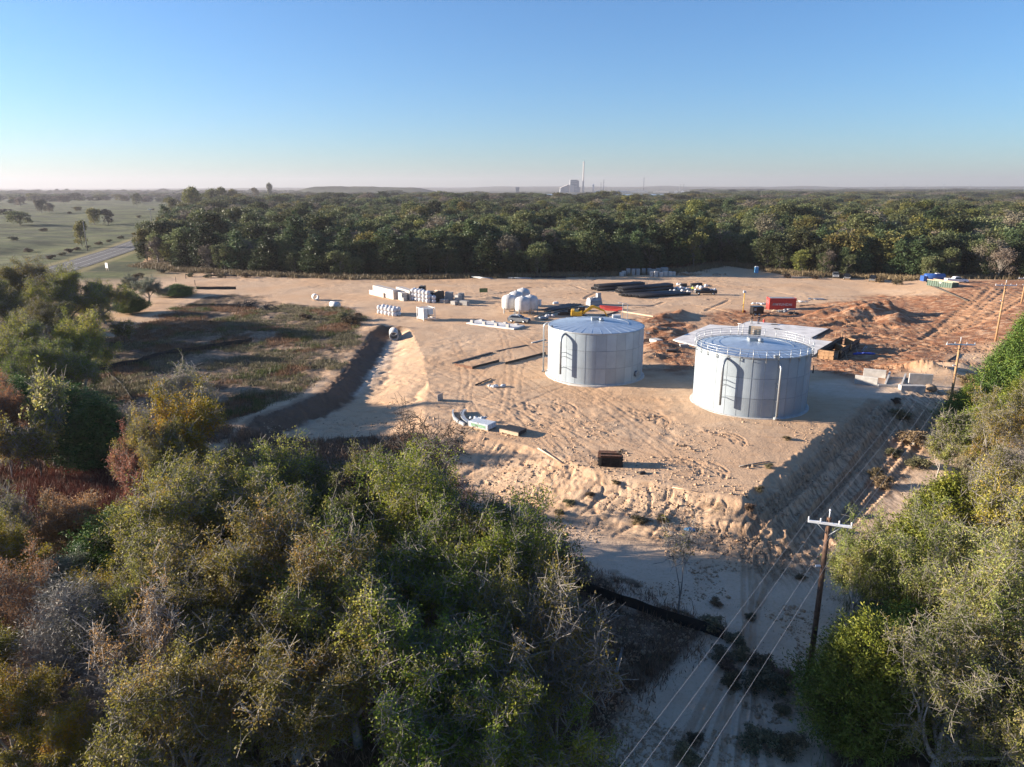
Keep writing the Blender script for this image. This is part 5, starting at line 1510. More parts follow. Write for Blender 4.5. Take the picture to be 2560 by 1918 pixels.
def person(label, p, rz, top, legs, lean=0.0, hat=None):
    root = thing('person', label, 'person', p, rz)

    def skin(name, verts, edges, m, sub=1):
        me = bpy.data.meshes.new(name); me.from_pydata([v[:3] for v in verts], edges, []); me.materials.append(m)
        o = link(bpy.data.objects.new(name, me), root)
        md = o.modifiers.new('skin', 'SKIN'); lay = me.skin_vertices[0].data if me.skin_vertices else None
        if lay is None:
            import bmesh
            b = bmesh.new(); b.from_mesh(me); b.verts.layers.skin.verify(); b.to_mesh(me); b.free(); lay = me.skin_vertices[0].data
        for i, v in enumerate(verts): lay[i].radius = (v[3], v[3] * (v[4] if len(v) > 4 else 1))
        lay[0].use_root = True
        s = o.modifiers.new('sub', 'SUBSURF'); s.levels = s.render_levels = sub
        me.polygons.foreach_set('use_smooth', [True] * len(me.polygons))
        return o
    f = lean
    B = [(0, 0, .98, .13), (0, f * .4, 1.2, .14), (0, f, 1.42, .10), (0, f * 1.1, 1.52, .055), (0, f * 1.25 + .01, 1.62, .095), (0, f * 1.3 + .01, 1.73, .075),
         (-.2, f, 1.40, .06), (-.27, f + .02, 1.12, .045), (-.22, f + .16, .9, .035), (-.20, f + .2, .82, .03), (.2, f, 1.40, .06), (.27, f + .02, 1.12, .045), (.22, f + .16, .9, .035), (.20, f + .2, .82, .03),
         (-.10, 0, .9, .09), (-.12, .02, .5, .065), (-.12, 0, .1, .045), (-.12, .12, .05, .04), (.10, 0, .9, .09), (.12, .02, .5, .065), (.12, 0, .1, .045), (.12, .12, .05, .04)]
    E_ = [(0, 1), (1, 2), (2, 3), (3, 4), (4, 5), (2, 6), (6, 7), (7, 8), (8, 9), (2, 10), (10, 11), (11, 12), (12, 13), (0, 14), (14, 15), (15, 16), (16, 17), (0, 18), (18, 19), (19, 20), (20, 21)]
    skin('body', B, E_, M['skin'], 2)
    J = [(0, 0, .92, .17), (0, f * .4, 1.2, .175), (0, f, 1.44, .125), (-.21, f, 1.42, .08), (-.28, f + .02, 1.12, .062), (-.225, f + .16, .90, .05), (.21, f, 1.42, .08), (.28, f + .02, 1.12, .062), (.225, f + .16, .90, .05)]
    skin('jacket', J, [(0, 1), (1, 2), (2, 3), (3, 4), (4, 5), (2, 6), (6, 7), (7, 8)], M[top])
    T = [(0, 0, .96, .155), (-.10, 0, .86, .11), (-.12, .02, .5, .085), (-.12, 0, .1, .07), (.10, 0, .86, .11), (.12, .02, .5, .085), (.12, 0, .1, .07)]
    skin('trousers', T, [(0, 1), (1, 2), (2, 3), (0, 4), (4, 5), (5, 6)], M[legs])
    h = MB(); h.lathe([(.118, 0), (.12, .05), (.10, .12), (.05, .16), (0, .17)], 14, 0, (0, f * 1.3 + .01, 1.66)); h.build('helmet' if hat else 'hair', M['hat'] if hat else M['brown'], root)
    bt = MB()
    for sx in (-.12, .12): bt.cbox(sx - .055, sx + .055, -.08, .2, 0, .10, .02)
    bt.build('boots', M['darkst'], root)
    return root


def utility_pole(p, top_px, label, arm=2.6, m='pole2', r=.17, arm_rz=0.0, ins=True, lean=None, group=None, armz=-.35):
    """top_px: py of the pole top in the photo's 2560 space"""
    d = p.y * CT + (HC - p.z) * ST
    # solve height so that the top projects to top_px
    lo, hi = 1, 40
    for _ in range(40):
        h = (lo + hi) / 2; dz = p.z + h - HC; dep = p.y * CT - dz * ST; up = p.y * ST + dz * CT
        if CY - F * up / dep > top_px: lo = h
        else: hi = h
    root = thing('utility_pole', label, 'utility pole', p, 0, group)
    if lean: root.rotation_euler = lean
    mb = MB(); mb.tube([(0, 0, -.5), (0, 0, h * .5), (0, 0, h)], [r, r * .88, r * .74], 12); mb.build('pole', M[m], root)
    ca, sa = math.cos(arm_rz), math.sin(arm_rz); ends = []
    if arm:
        a = MB(); a.cbox(-arm / 2, arm / 2, -.07, .07, h + armz - .08, h + armz + .08, .015)
        ao = a.build('crossarm', M['xarm'], root, (0, -r * .9, 0), arm_rz)
        for k in (-.97, -.42, .42, .97):
            x = k * arm / 2
            i_ = MB(); i_.lathe([(.02, .08), (.055, .10), (.06, .17), (.035, .2), (.055, .22), (.05, .28), (0, .3)], 10, 0, (x, 0, h + armz))
            i_.build('insulator', M['white'], ao)
            ends.append(Vector((p.x + x * ca, p.y - r * .9 + x * sa, p.z + h + armz + .26)))
        pin = MB(); pin.tube([(0, 0, h), (0, 0, h + .42)], .035, 8); pin.lathe([(0, .40), (.06, .40), (.065, .5), (0, .56)], 10, 0, (0, 0, h)); pin.build('top_pin', M['xarm'], root)
        br = MB(); br.tube([(ca * .7, sa * .7 - r, h + armz - .06), (0, -r * .6, h + armz - .8)], .025, 6); br.tube([(-ca * .7, -sa * .7 - r, h + armz - .06), (0, -r * .6, h + armz - .8)], .025, 6)
        br.build('arm_brace', M['dgalv'], root)
    cl = MB(); cl.cbox(-r - .30, -r + .02, -.06, .06, h * .70, h * .70 + .13, .02); cl.build('clevis', M['xarm'], root)
    return root, h, ends


def span(a, b, sag, label, r=.007, group='wires of the pole line'):
    pts = []
    for i in range(25):
        t = i / 24; q = a.lerp(b, t); q.z -= sag * 4 * t * (1 - t); pts.append(q)
    mb = MB(); mb.tube(pts, r, 5, 0, False)
    return tag(mb.build('power_line', M['wire']), label, 'wire', group)


def fence_line(pts_d, h, label, sag=True, seed=0):
    pts = [GD(x, y, .1) for x, y in pts_d]
    root = thing('silt_fence', label, 'silt fence', pts[0])
    o = Vector(pts[0]); rg = random.Random(seed)
    P = []
    for i in range(len(pts) - 1):
        n = max(2, int((pts[i + 1] - pts[i]).length / 1.2))
        for k in range(n): 
            q = pts[i].lerp(pts[i + 1], k / n); q.z = gz(q.x, q.y) - .1; P.append(q)
    P.append(pts[-1])
    mb = MB(); vs = []
    for i, q in enumerate(P):
        hh = h * (rg.uniform(.82, 1.05) if i % 2 else 1.0); off = rg.uniform(-.09, .09)
        nx = P[min(i + 1, len(P) - 1)] - P[max(i - 1, 0)]; nn = Vector((-nx.y, nx.x, 0)).normalized()
        for z, t in ((0, 0), (hh, 0), (hh, .025), (0, .025)):
            vs.append(q - o + nn * (off * (1 if z else .2) + t) + Vector((0, 0, z)))
    fs = []
    for i in range(len(P) - 1):
        for k in range(4):
            fs.append((i * 4 + k, i * 4 + (k + 1) % 4, (i + 1) * 4 + (k + 1) % 4, (i + 1) * 4 + k))
    fs += [(3, 2, 1, 0), tuple(len(vs) - 4 + k for k in range(4))]
    mb.add(vs, fs); mb.build('fabric', M['silt'], root)
    for i in range(0, len(P), 3):
        s = MB(); q = P[i] - o; s.box(q.x - .03, q.x + .03, q.y - .09, q.y - .03, q.z, q.z + h + .12); s.build('stake', M['darkst'], root)
    return root


def site():
    make_tanks()
    # pressure vessels: base positions from the photo
    v0 = vessel()
    V5 = [(1030 + 0, 0)]
    spots = [(345, 535, 'front left one of the five white pressure vessels'), (560, 570, 'frontmost white pressure vessel, facing the parked car'), (455, 470, 'white pressure vessel in the middle of the five, half hidden'), (690, 545, 'white pressure vessel at the pale stack side with the shaded wall'), (570, 415, 'rearmost white pressure vessel of the five')]
    tops = []
    for i, (x, y, lab) in enumerate(spots):
        o = v0 if i == 0 else copy_tree(v0)
        p = z2(x, y); o.location = p; o['label'] = lab; o.rotation_euler = (0, 0, .3 * i)
        o.scale = (.84, .84, .92)
    # vehicles
    vehicle('suv', 'silver', 'silver grey car parked between the pressure vessels and the long footing slab', z2(505, 690), R(-22))
    vehicle('pickup', 'silver', 'silver pickup truck, first of the trucks parked by the brush pile', z5(255, 232), R(-112))
    vehicle('pickup', 'carblack', 'black pickup truck parked next to the silver pickup', z5(405, 250), R(-112))
    vehicle('pickup', 'carblack', 'black pickup truck parked apart beyond the brush pile', z5(745, 278), R(-118))
    vehicle('pickup', 'carwhite', 'white pickup truck behind the green skip', z5(1840, 305), R(-6))
    vehicle('pickup', 'carblack', 'black pickup truck loaded with white sacks beside the black pipes', z3(1850, 565), R(172), load=True)
    # blue trailer tank behind the skip
    p = z5(1570, 300); rt_ = thing('tank_trailer', 'blue tank trailer half hidden behind the green skip', 'trailer', p, R(-4))
    b = MB(); b.tube([(-3.2, 0, 1.7), (-3.1, 0, 1.7), (2.2, 0, 1.7), (2.3, 0, 1.7)], [.6, .95, .95, .6], 20); b.build('vessel', M['blue'], rt_)
    b = MB(); b.cbox(-3.9, -3.1, -1.1, 1.1, .5, 2.0, .04); b.box(-3.6, 3.2, -.5, .5, .6, .8); b.build('chassis', M['blue'], rt_)
    for sx in (-1.8, -.9):
        for sy in (-.9, .9):
            w = MB(); w.lathe([(0, -.14), (.42, -.14), (.46, -.08), (.46, .08), (.42, .14), (0, .14)], 16); wo = w.build('wheel', M['tyre'], rt_, (sx, sy, .46)); wo.rotation_euler = (PI / 2, 0, 0)
    b = MB(); b.cbox(-.3, .8, -.5, .5, 2.6, 2.78, .03); b.build('hatch', M['white'], rt_)
    # green skip
    a, b_ = z5(1455, 355), z5(1790, 372); mid, rz, ln = along(a, b_)
    sk = thing('waste_skip', 'dark green ribbed waste skip in front of the white pickup', 'skip', mid, rz)
    mb = MB(); w = 2.3; h = 1.75
    for (x0, x1, y0, y1) in ((-ln / 2, ln / 2, 0, .08), (-ln / 2, ln / 2, w - .08, w), (-ln / 2, -ln / 2 + .08, .08, w - .08), (ln / 2 - .08, ln / 2, .08, w - .08)): mb.box(x0, x1, y0, y1, .2, h)
    mb.box(-ln / 2 + .08, ln / 2 - .08, .08, w - .08, .2, .3); mb.build('body', M['green'], sk)
    mb = MB()
    for k in range(12): x = -ln / 2 + .12 + k * (ln - .24) / 11; mb.box(x - .07, x + .07, -.10, -.003, .2, h - .12); mb.box(x - .07, x + .07, w + .003, w + .10, .2, h - .12)
    mb.build('rib', M['green'], sk)
    mb = MB(); mb.box(-ln / 2 - .05, ln / 2 + .05, -.12, .1, h + .003, h + .14); mb.box(-ln / 2 - .05, ln / 2 + .05, w - .1, w + .12, h + .003, h + .14); mb.build('top_rail', M['board'], sk)
    mb = MB(); mb.box(-.1, .55, -.125, -.105, 1.25, 1.55); mb.build('notice', M['white'], sk)
    # red container
    a, b_ = z4(742, 548), z4(1258, 548); mid, rz, ln = along(a, b_); ln = 6.3; w = 2.44; h = 2.75
    ct = thing('shipping_container', 'red corrugated shipping container with white lettering', 'container', mid, rz)
    mb = MB(); n = 26; pr = []
    for k in range(n):
        x = -ln / 2 + .14 + k * (ln - .28) / n; s = (ln - .28) / n
        pr += [(x, 0.05), (x + s * .3, .05), (x + s * .42, .0), (x + s * .85, .0)]
    pr.append((ln / 2 - .14, .05))
    for (yo, sg) in ((0, 1), (w, -1)):
        vs = []; 
        for (x, y) in pr: vs += [(x, yo + sg * y, .18), (x, yo + sg * y, h - .22)]
        mb.add(vs, [(2 * i, 2 * i + 2, 2 * i + 3, 2 * i + 1) for i in range(len(pr) - 1)])
    mb.box(-ln / 2 + .03, -ln / 2 + .09, .1, w - .1, .15, h - .1); mb.box(ln / 2 - .09, ln / 2 - .03, .1, w - .1, .15, h - .1)
    mb.build('side_wall', M['red'], ct)
    mb = MB()
    for x in (-ln / 2, ln / 2 - .14):
        for y in (-.02, w - .12): mb.box(x, x + .14, y, y + .14, 0, h)
    for y in (-.015, w - .105):
        mb.box(-ln / 2 + .14, ln / 2 - .14, y, y + .12, 0.02, .18); mb.box(-ln / 2 + .14, ln / 2 - .14, y, y + .12, h - .22, h - .02)
    for x in (-ln / 2 + .01, ln / 2 - .12): mb.box(x, x + .11, .12, w - .12, h - .18, h - .02); mb.box(x, x + .11, .12, w - .12, .02, .16)
    mb.build('frame', M['red'], ct)
    mb = MB(); mb.box(-ln / 2 + .14, ln / 2 - .14, .105, w - .105, h - .1, h - .04)
    for k in range(20): x = -ln / 2 + .25 + k * (ln - .5) / 20; mb.box(x, x + .14, .14, w - .14, h - .038, h - .005)
    mb.build('roof', M['dgalv'], ct)
    mb = MB()
    for k in range(4): mb.tube([(-ln / 2 - .03, .4 + k * .55, .2), (-ln / 2 - .03, .4 + k * .55, h - .2)], .03, 6)
    mb.build('locking_bar', M['dgalv'], ct)
    cu = bpy.data.curves.new('lettering', 'FONT'); cu.body = 'HYUNDAI'; cu.size = .80; cu.space_character = 1.12; cu.extrude = .008; cu.align_x = 'CENTER'; cu.offset = .012
    tmp = link(bpy.data.objects.new('lettering_curve', cu)); lm_ = bpy.data.meshes.new_from_object(tmp.evaluated_get(bpy.context.evaluated_depsgraph_get())); bpy.data.objects.remove(tmp)
    lm_.materials.clear(); lm_.materials.append(M['white']); lt = link(bpy.data.objects.new('lettering', lm_), ct); lt.location = (.25, -.03, 1.0); lt.rotation_euler = (PI / 2, 0, 0)
    em = MB(); em.add([(-2.45, -.03, 1.0), (-2.25, -.03, 1.0), (-2.05, -.03, 1.58), (-2.25, -.03, 1.58), (-2.1, -.03, 1.0), (-1.9, -.03, 1.0), (-1.7, -.03, 1.58), (-1.9, -.03, 1.58)], [(0, 1, 2, 3), (4, 5, 6, 7)]); em.build('emblem', M['dgalv'], ct)
    # black box trailer
    a, b_ = z4(455, 665), z4(655, 665); mid, rz, ln = along(a, b_); ln = max(2.6, ln)
    tr = thing('generator_trailer', 'black twin axle generator trailer in front of the red container', 'trailer', mid, rz)
    mb = MB(); mb.cbox(-ln / 2, ln / 2, 0, 1.7, .55, 2.15, .08); mb.build('housing', M['carblack'], tr)
    mb = MB(); mb.box(-ln / 2, ln / 2 + 1.5, .2, .3, .42, .54); mb.box(-ln / 2, ln / 2 + 1.5, 1.4, 1.5, .42, .54); mb.box(ln / 2 + 1.3, ln / 2 + 2.2, .8, .92, .42, .54); mb.build('drawbar', M['darkst'], tr)
    mb = MB()
    for sx in (-.75, .1):
        for sy in (-.12, 1.82):
            w_ = MB(); w_.lathe([(0, -.12), (.33, -.12), (.38, -.07), (.38, .07), (.33, .12), (0, .12)], 16); wo = w_.build('wheel', M['tyre'], tr, (sx, sy, .38)); wo.rotation_euler = (PI / 2, 0, 0)
            rm = MB(); rm.lathe([(0, -.13), (.2, -.125), (.2, .125), (0, .13)], 12); rm.build('rim', M['rim'], wo)
    mb.cbox(-ln / 2 + .25, -ln / 2 + .8, -.015, .005, 1.2, 1.8, .004); mb.build('side_panel', M['dgalv'], tr)
    # people
    person('person standing on the slab in a dark brown jacket and pale trousers', z4(430, 822, 0) + Vector((0, 0, .18)), R(170), 'brown', 'khaki')
    person('person on the slab in a dark jacket and blue trousers, looking down', z4(556, 822, 0) + Vector((0, 0, .18)), R(185), 'navy', 'denim', .10)
    person('person in a yellow green hi-vis vest and white helmet beside the black pipes', z3(1632, 525), R(150), 'hivis', 'denim', .06, True)
    # hydrant
    p = z4(658, 797); hy = thing('fire_hydrant', 'small red fire hydrant beside the slab', 'hydrant', p)
    mb = MB(); mb.lathe([(.2, 0), (.2, .08), (.13, .1), (.13, .62), (.17, .66), (.17, .72), (.12, .84), (.04, .9), (0, .92)], 14); mb.build('barrel', M['red'], hy)
    mb = MB(); mb.tube([(-.26, 0, .5), (.26, 0, .5)], .075, 10); mb.tube([(0, 0, .45), (0, -.25, .45)], .09, 10); mb.build('nozzle', M['red'], hy)
    # yellow riser post with white box
    p = z4(275, 600); yp = thing('marker_post', 'tall yellow post with a white box on top, near the red container', 'post', p)
    mb = MB(); mb.tube([(0, 0, 0), (0, 0, 4.6)], .085, 10); mb.build('post', M['yellow'], yp)
    mb = MB(); mb.cbox(-.32, .32, -.22, .22, 4.6, 5.1, .03); mb.build('box', M['white'], yp)
    mb = MB(); mb.tube([(0, -.05, 1.9), (-1.0, -.3, 1.45)], .05, 8); mb.build('bracket', M['wood'], yp)
    p = z4(300, 598); mb = MB(); mb.blob((0, 0, .25), (.35, .3, .32), 10); tag(mb.build('bucket', M['redst'], None, p), 'small orange red bucket at the foot of the yellow post', 'bucket')
    # portable toilet
    p = c6(1750, 152); pt = thing('portable_toilet', 'blue portable toilet at the edge of the wood', 'portable toilet', p, R(-8)); 
    mb = MB(); mb.cbox(-.58, .58, -.58, .58, 0, 2.05, .04); mb.build('cabin', M['toilet'], pt)
    mb = MB(); mb.prism([(-.62, -.62), (.62, -.62), (.62, .62), (-.62, .62)], 2.053, 2.12); mb.prism([(-.4, -.5), (.4, -.5), (.4, .5), (-.4, .5)], 2.12, 2.3); mb.build('roof', M['white'], pt)
    mb = MB(); mb.cbox(-.4, .4, -.61, -.583, .1, 1.95, .01); d_ = mb.build('door', M['toilet'], pt); mb = MB(); mb.box(.25, .33, -.64, -.612, .95, 1.05); mb.build('handle', M['darkst'], d_)
    # concrete slab with step
    zs = 0.0
    def slab(name, label, pts, h, z=None, m='slab', cat='slab'):
        ps = [at(x, y, 0) for x, y in pts]; mb = MB(); mb.prism([(q.x, q.y) for q in ps][::1], -.35, h)
        return tag(mb.build(name, M[m]), label, cat)
    slab('concrete_slab', 'large pale concrete slab behind the railed tank, two people on it', [(1872, 804), (2073, 824), (2030, 850), (2082, 856), (2030, 893), (1990, 900), (1790, 880), (1682, 851), (1775, 813), (1840, 818)], .16)
    for (x, y, l) in ((1010 + 0, 0, ''),): pass
    for (a, b_, lab) in ((z4(330, 790), z4(405, 798), 'dark scrap beside the standing person on the slab'), (z4(790, 838), z4(905, 848), 'grey flat crate on the slab edge'), (z4(840, 918), z4(945, 930), 'dark bundle lying on the slab')):
        obox('debris_bundle', lab, 'debris', a + Vector((0, 0, .18)), b_ + Vector((0, 0, .18)), .6, .12, M['darkst'])
    for i, (x, y) in enumerate(((890, 905), (1075, 935), (1245, 975))): pass
    # long footing slab with upstand piers
    a, b_ = c5(1090, 605), c5(1515, 662); mid, rz, ln = along(a, b_)
    ft = thing('footing_slab', 'long low concrete footing with square piers beside the parked car', 'footing', mid, rz)
    mb = MB(); mb.cbox(-ln / 2, ln / 2, 0, 4.3, 0, .32, .02); mb.build('slab', M['slab'], ft)
    for x in (-.39, -.13, .12, .36):
        mb = MB(); mb.cbox(x * ln - .35, x * ln + .35, .1, .65, .323, .98, .02); mb.build('pier', M['conc'], ft)
        mb = MB(); mb.cbox(x * ln - .35, x * ln + .35, 3.5, 4.05, .323, .62, .02); mb.build('pier', M['conc'], ft)
    # trench forms near the first tank
    def form(a, b_, w, h, lab, m='darkst', zz=-.1): obox('form_panel', lab, 'formwork', a, b_, w, h, M[m], 'trench form boards', zz, .01)
    form(c5(985, 975), c5(1145, 1010), .12, .5, 'short end board of the trench formwork', 'rust')
    form(c5(1145, 1010), c5(1385, 945), .12, .55, 'dark side board of the trench formwork nearest the front', 'darkst')
    form(c5(1440, 968), c5(1800, 880), .12, .6, 'long dark side board running up to the first tank', 'darkst')
    form(c5(985, 965), c5(1330, 868), .6, .3, 'far dark soil edge of the trench formwork', 'darkst')
    form(c5(1365, 855), c5(1640, 800), .5, .25, 'dark soil edge beside the upper trench', 'darkst')
    form(c5(1680, 780), c5(1800, 750), .35, .3, 'pale board at the top of the trench by the first tank', 'conc')
    mb = MB(); 
    q = [c5(1010, 975), c5(1150, 1003), c5(1390, 935), c5(1445, 960), c5(1800, 870), c5(1800, 785), c5(1370, 870), c5(1340, 875)]
    # precast walls at the right
    def pw(a, b_, w, h, lab, name='precast_wall'):
        mid, rz, ln = along(a, b_); mb = MB(); mb.cbox(-ln / 2, ln / 2, 0, w, -.3, h, .03); return tag(mb.build(name, M['conc'], None, (mid.x, mid.y, min(a.z, b_.z)), rz), lab, 'concrete wall')
    pw(z8(145, 545), z8(670, 612), .25, 1.35, 'low pale precast wall at the tank end of the grey pad')
    pw(z8(345, 372), z8(862, 432), .25, 1.3, 'precast wall standing at the rear of the grey pad')
    pw(z8(1390, 560), z8(1930, 606), .25, 1.8, 'tallest precast wall at the pole end of the grey pad')
    pw(z8(1215, 700), z8(1780, 765), .9, 1.05, 'thick precast block at the front of the grey pad')
    pw(z8(870, 412), z8(1390, 452), .2, .3, 'low concrete kerb between the rear precast walls')
    pw(z8(690, 620), z8(1215, 645), .2, .4, 'low front kerb between the precast walls')
    for (a, b_, lab) in ((z8(860, 560), z8(950, 395), 'sloping concrete cheek in the middle of the precast walls'), (z8(1230, 580), z8(1310, 445), 'second sloping concrete cheek nearer the tallest precast wall')):
        mid, rz, ln = along(a, b_); mb = MB(); mb.profile([(-ln / 2, -.2), (ln / 2, -.2), (ln / 2, .95), (-ln / 2, .15)], -.12, .12); tag(mb.build('precast_cheek', M['conc'], None, mid, rz), lab, 'concrete wall')
    p = z8(1880, 690); mb = MB(); mb.blob((0, 0, .3), (1.0, .8, .55), 12); tag(mb.build('boulder', M['rubble'], None, p), 'tan boulder beside the thick precast block', 'boulder')
    # formwork bay
    def fw(a, b_, h, lab, m='ply'):
        mid, rz, ln = along(a, b_); f = thing('formwork_wall', lab, 'formwork', (mid.x, mid.y, min(a.z, b_.z)), rz)
        mb = MB(); mb.box(-ln / 2, ln / 2, 0, .04, 0, h); mb.box(-ln / 2, ln / 2, .26, .3, 0, h); mb.build('panel', M[m], f)
        mb = MB(); mb.box(-ln / 2, ln / 2, -.14, -.045, h * .42, h * .58); mb.box(-ln / 2, ln / 2, -.14, -.045, h - .22, h - .06)
        n = max(2, int(ln / .75))
        for k in range(n + 1): x = -ln / 2 + k * ln / n; mb.box(x - .05, x + .05, -.044, -.004, 0, h); mb.box(x - .05, x + .05, .304, .35, 0, h)
        mb.build('waler', M['ply' if m == 'ply' else 'darkst'], f)
    fw(z6(470, 420), z6(675, 445), 1.5, 'plywood end form facing the railed tank', 'ply')
    fw(z6(480, 420), z6(800, 225), 1.45, 'long dark form wall on the slab side of the formwork bay', 'darkst')
    fw(z6(690, 300), z6(830, 322), 1.3, 'plywood cross form in the middle of the formwork bay')
    fw(z6(835, 228), z6(970, 240), 1.3, 'plywood cross form at the rear of the formwork bay')
    fw(z6(775, 435), z6(885, 360), 1.6, 'dark braced form wall at the near outer side of the bay', 'darkst')
    fw(z6(918, 330), z6(1030, 270), 1.6, 'dark braced form wall at the far outer side of the bay', 'darkst')
    for i, (a, b_) in enumerate(((z6(820, 385), z6(880, 450)), (z6(960, 290), z6(1020, 345)))):
        mb = MB(); mb.tube([a + Vector((0, 0, 1.3)), b_], .04, 6); tag(mb.build('prop', M['board']), ['timber prop against the near braced form wall', 'timber prop against the far braced form wall'][i], 'prop')
    for i, (a, b_) in enumerate(((z6(1070, 325), z6(1130, 260)), (z6(1090, 330), z6(1150, 268)))):
        mb = MB(); mb.tube([a + Vector((0, 0, .05)), b_ + Vector((0, 0, .2))], .06, 6); tag(mb.build('steel_bar', M['dgalv']), ['first steel bar lying beside the blue tarpaulin', 'second steel bar lying beside the blue tarpaulin'][i], 'bar')
    p = z6(1110, 360); mb = MB(); rg = random.Random(8)
    for k in range(9): mb.blob((rg.uniform(-1.6, 1.6), rg.uniform(-.35, .35), .1), (.6, .35, .16), 8, 0, rg, .3)
    tag(mb.build('tarpaulin', M['tarp'], None, p), 'crumpled deep blue tarpaulin beside the formwork', 'tarpaulin')
    for i, (x, y) in enumerate(((710, 130), (800, 125))):
        q = z6(x, y); mb = MB(); mb.cbox(-.06, .06, -.06, .06, 0, 1.0, .01); tag(mb.build('timber_stake', M['wood'], None, q), ['timber batter stake behind the formwork, nearer the slab', 'timber batter stake behind the formwork, farther from the slab'][i], 'stake')
    a, b_ = z6(395, 155), z6(640, 25); obox('edge_form', 'black edge form along the end of the slab', 'formwork', a, b_, .25, .35, M['darkst'])
    q = z6(400, 625); mb = MB(); mb.tube([(0, 0, 0), (0, 0, 1.3)], .09, 8); tag(mb.build('pipe_riser', M['darkst'], None, q), 'short dark pipe riser beside the railed tank', 'pipe')
    stacks(); pipes(); poles(); misc(); background()


def stacks():
    W_ = M['wrap']; B_ = M['block']
    # long wrapped bundles: near bottom edge a-b runs away to the left
    def bundle(a, b, w, h, lab, m=W_, z=0, nm='wrapped_bundle', courses=3):
        mid, rz, ln = along(z1(*a), z1(*b)); mb = MB()
        hh = h / courses
        for k in range(courses): mb.cbox(-ln / 2 + .01 * (k % 2), ln / 2 - .01 * (k % 2), 0.01 * (k % 2), w, k * hh + .01, (k + 1) * hh - .01, .03)
        mb.box(-ln / 2 + .05, ln / 2 - .05, .05, w - .05, .0, h - .03)
        o = mb.build(nm, m, None, (mid.x, mid.y, z1(*b).z + z), rz); return tag(o, lab, 'bundle')
    bundle((150, 295), (382, 355), 1.6, 1.25, 'low wrapped bundle at the wood end of the block yard')
    bundle((212, 300), (545, 385), 1.9, 2.45, 'long tall wrapped bundle with pale top, behind the low one')
    bundle((500, 345), (680, 405), 1.6, 2.0, 'wrapped bundle in front of the white bag wall')
    bundle((590, 330), (810, 400), 1.8, 2.5, 'tallest wrapped bundle next to the white bag wall')
    bundle((675, 405), (712, 415), .8, .95, 'single small wrapped cube at the front of the bundles', M['block'])

    def cube(a, b, h, lab, d=1.2, z=0):
        mid, rz, ln = along(z1(*a), z1(*b)); mb = MB(); c = 3
        for k in range(c): mb.cbox(-ln / 2, ln / 2, 0, d, .1 + k * (h - .1) / c + .012, .1 + (k + 1) * (h - .1) / c - .012, .025)
        mb.box(-ln / 2 + .04, ln / 2 - .04, .04, d - .04, .1, h - .03)
        for x in (-ln / 2, -.06, ln / 2 - .12): mb.box(x, x + .12, 0, d, 0, .098)
        tag(mb.build('block_pallet', B_, None, (mid.x, mid.y, z1(*b).z + z), rz), lab, 'block pallet', 'pallets of grey concrete blocks')
    cube((1295, 440), (1375, 450), 1.0, 'dark block pallet in shade beside the black crate')
    cube((1375, 450), (1440, 445), 1.0, 'second dark block pallet in shade beside the black crate')
    cube((1385, 405), (1500, 395), 2.3, 'tall block pallet stack behind the shaded block pallets')
    cube((1472, 470), (1545, 480), 1.0, 'small sunlit block pallet standing alone at the front')
    cube((1540, 440), (1600, 450), 2.1, 'tall block pallet between the lone pallet and the last pallet')
    cube((1618, 480), (1740, 490), 1.2, 'last block pallet toward the green sign')
    cube((1600, 425), (1700, 420), 2.2, 'tall rear block pallet toward the green sign')
    # black open crates behind the bag wall
    for i, (a, b, h) in enumerate((((1060, 400), (1240, 425), 2.3), ((1240, 425), (1370, 400), 2.6), ((960, 330), (1060, 330), 2.6))):
        mid, rz, ln = along(z1(*a), z1(*b)); mb = MB(); w = 2.0
        for (x0, x1, y0, y1) in ((-ln / 2, ln / 2, 0, .06), (-ln / 2, ln / 2, w - .06, w), (-ln / 2, -ln / 2 + .06, .06, w - .06), (ln / 2 - .06, ln / 2, .06, w - .06)): mb.box(x0, x1, y0, y1, 0, h)
        mb.box(-ln / 2 + .06, ln / 2 - .06, .06, w - .06, 0, .1)
        tag(mb.build('open_crate', M['black'], None, mid, rz), ['black open crate right behind the white bag wall', 'black open crate beside the shaded block pallets', 'black open crate at the rear beside the tallest bundle'][i], 'crate')
        rg = random.Random(i); fl = MB()
        for k in range(5): fl.cbox(-ln / 2 + .2 + k * (ln - .5) / 5, -ln / 2 + .2 + k * (ln - .5) / 5 + .28, .2, 1.7, h - .5, h + rg.uniform(.05, .25), .05)
        tag(fl.build('lagging_bundle', M['board'], None, mid, rz), ['tan lagging sticking out of the crate behind the white bags', 'tan lagging in the crate beside the block pallets', 'tan lagging in the rear crate'][i], 'bundle')

    # bulk bags
    def bag(p, s, lab, grp, seed):
        rg = random.Random(seed); mb = MB(); n = 12; vs = []
        prof = [(0, 0), (.42, .0), (.53, .10), (.57, .35), (.56, .62), (.48, .82), (.30, .93), (.12, .98), (.10, 1.06), (0, 1.08)]
        for (r, z) in prof:
            for k in range(n):
                t = 2 * PI * k / n; sq = 1 / max(abs(math.cos(t)), abs(math.sin(t))) ** .62; w = 1 + rg.uniform(-.05, .05)
                vs.append((r * math.cos(t) * sq * s * w, r * math.sin(t) * sq * s * w, z * s * (1 + rg.uniform(-.02, .02))))
        fs = [(i * n + k, i * n + (k + 1) % n, (i + 1) * n + (k + 1) % n, (i + 1) * n + k) for i in range(len(prof) - 1) for k in range(n)]
        mb.add(vs, fs, 0, True); o = mb.build('bulk_bag', M['bag'], None, p, rg.uniform(-.15, .15)); tag(o, lab, 'bulk bag', grp)
    a, b = z1(865, 395), z1(1140, 440); n = 5
    lev = ['bottom', 'middle', 'top']
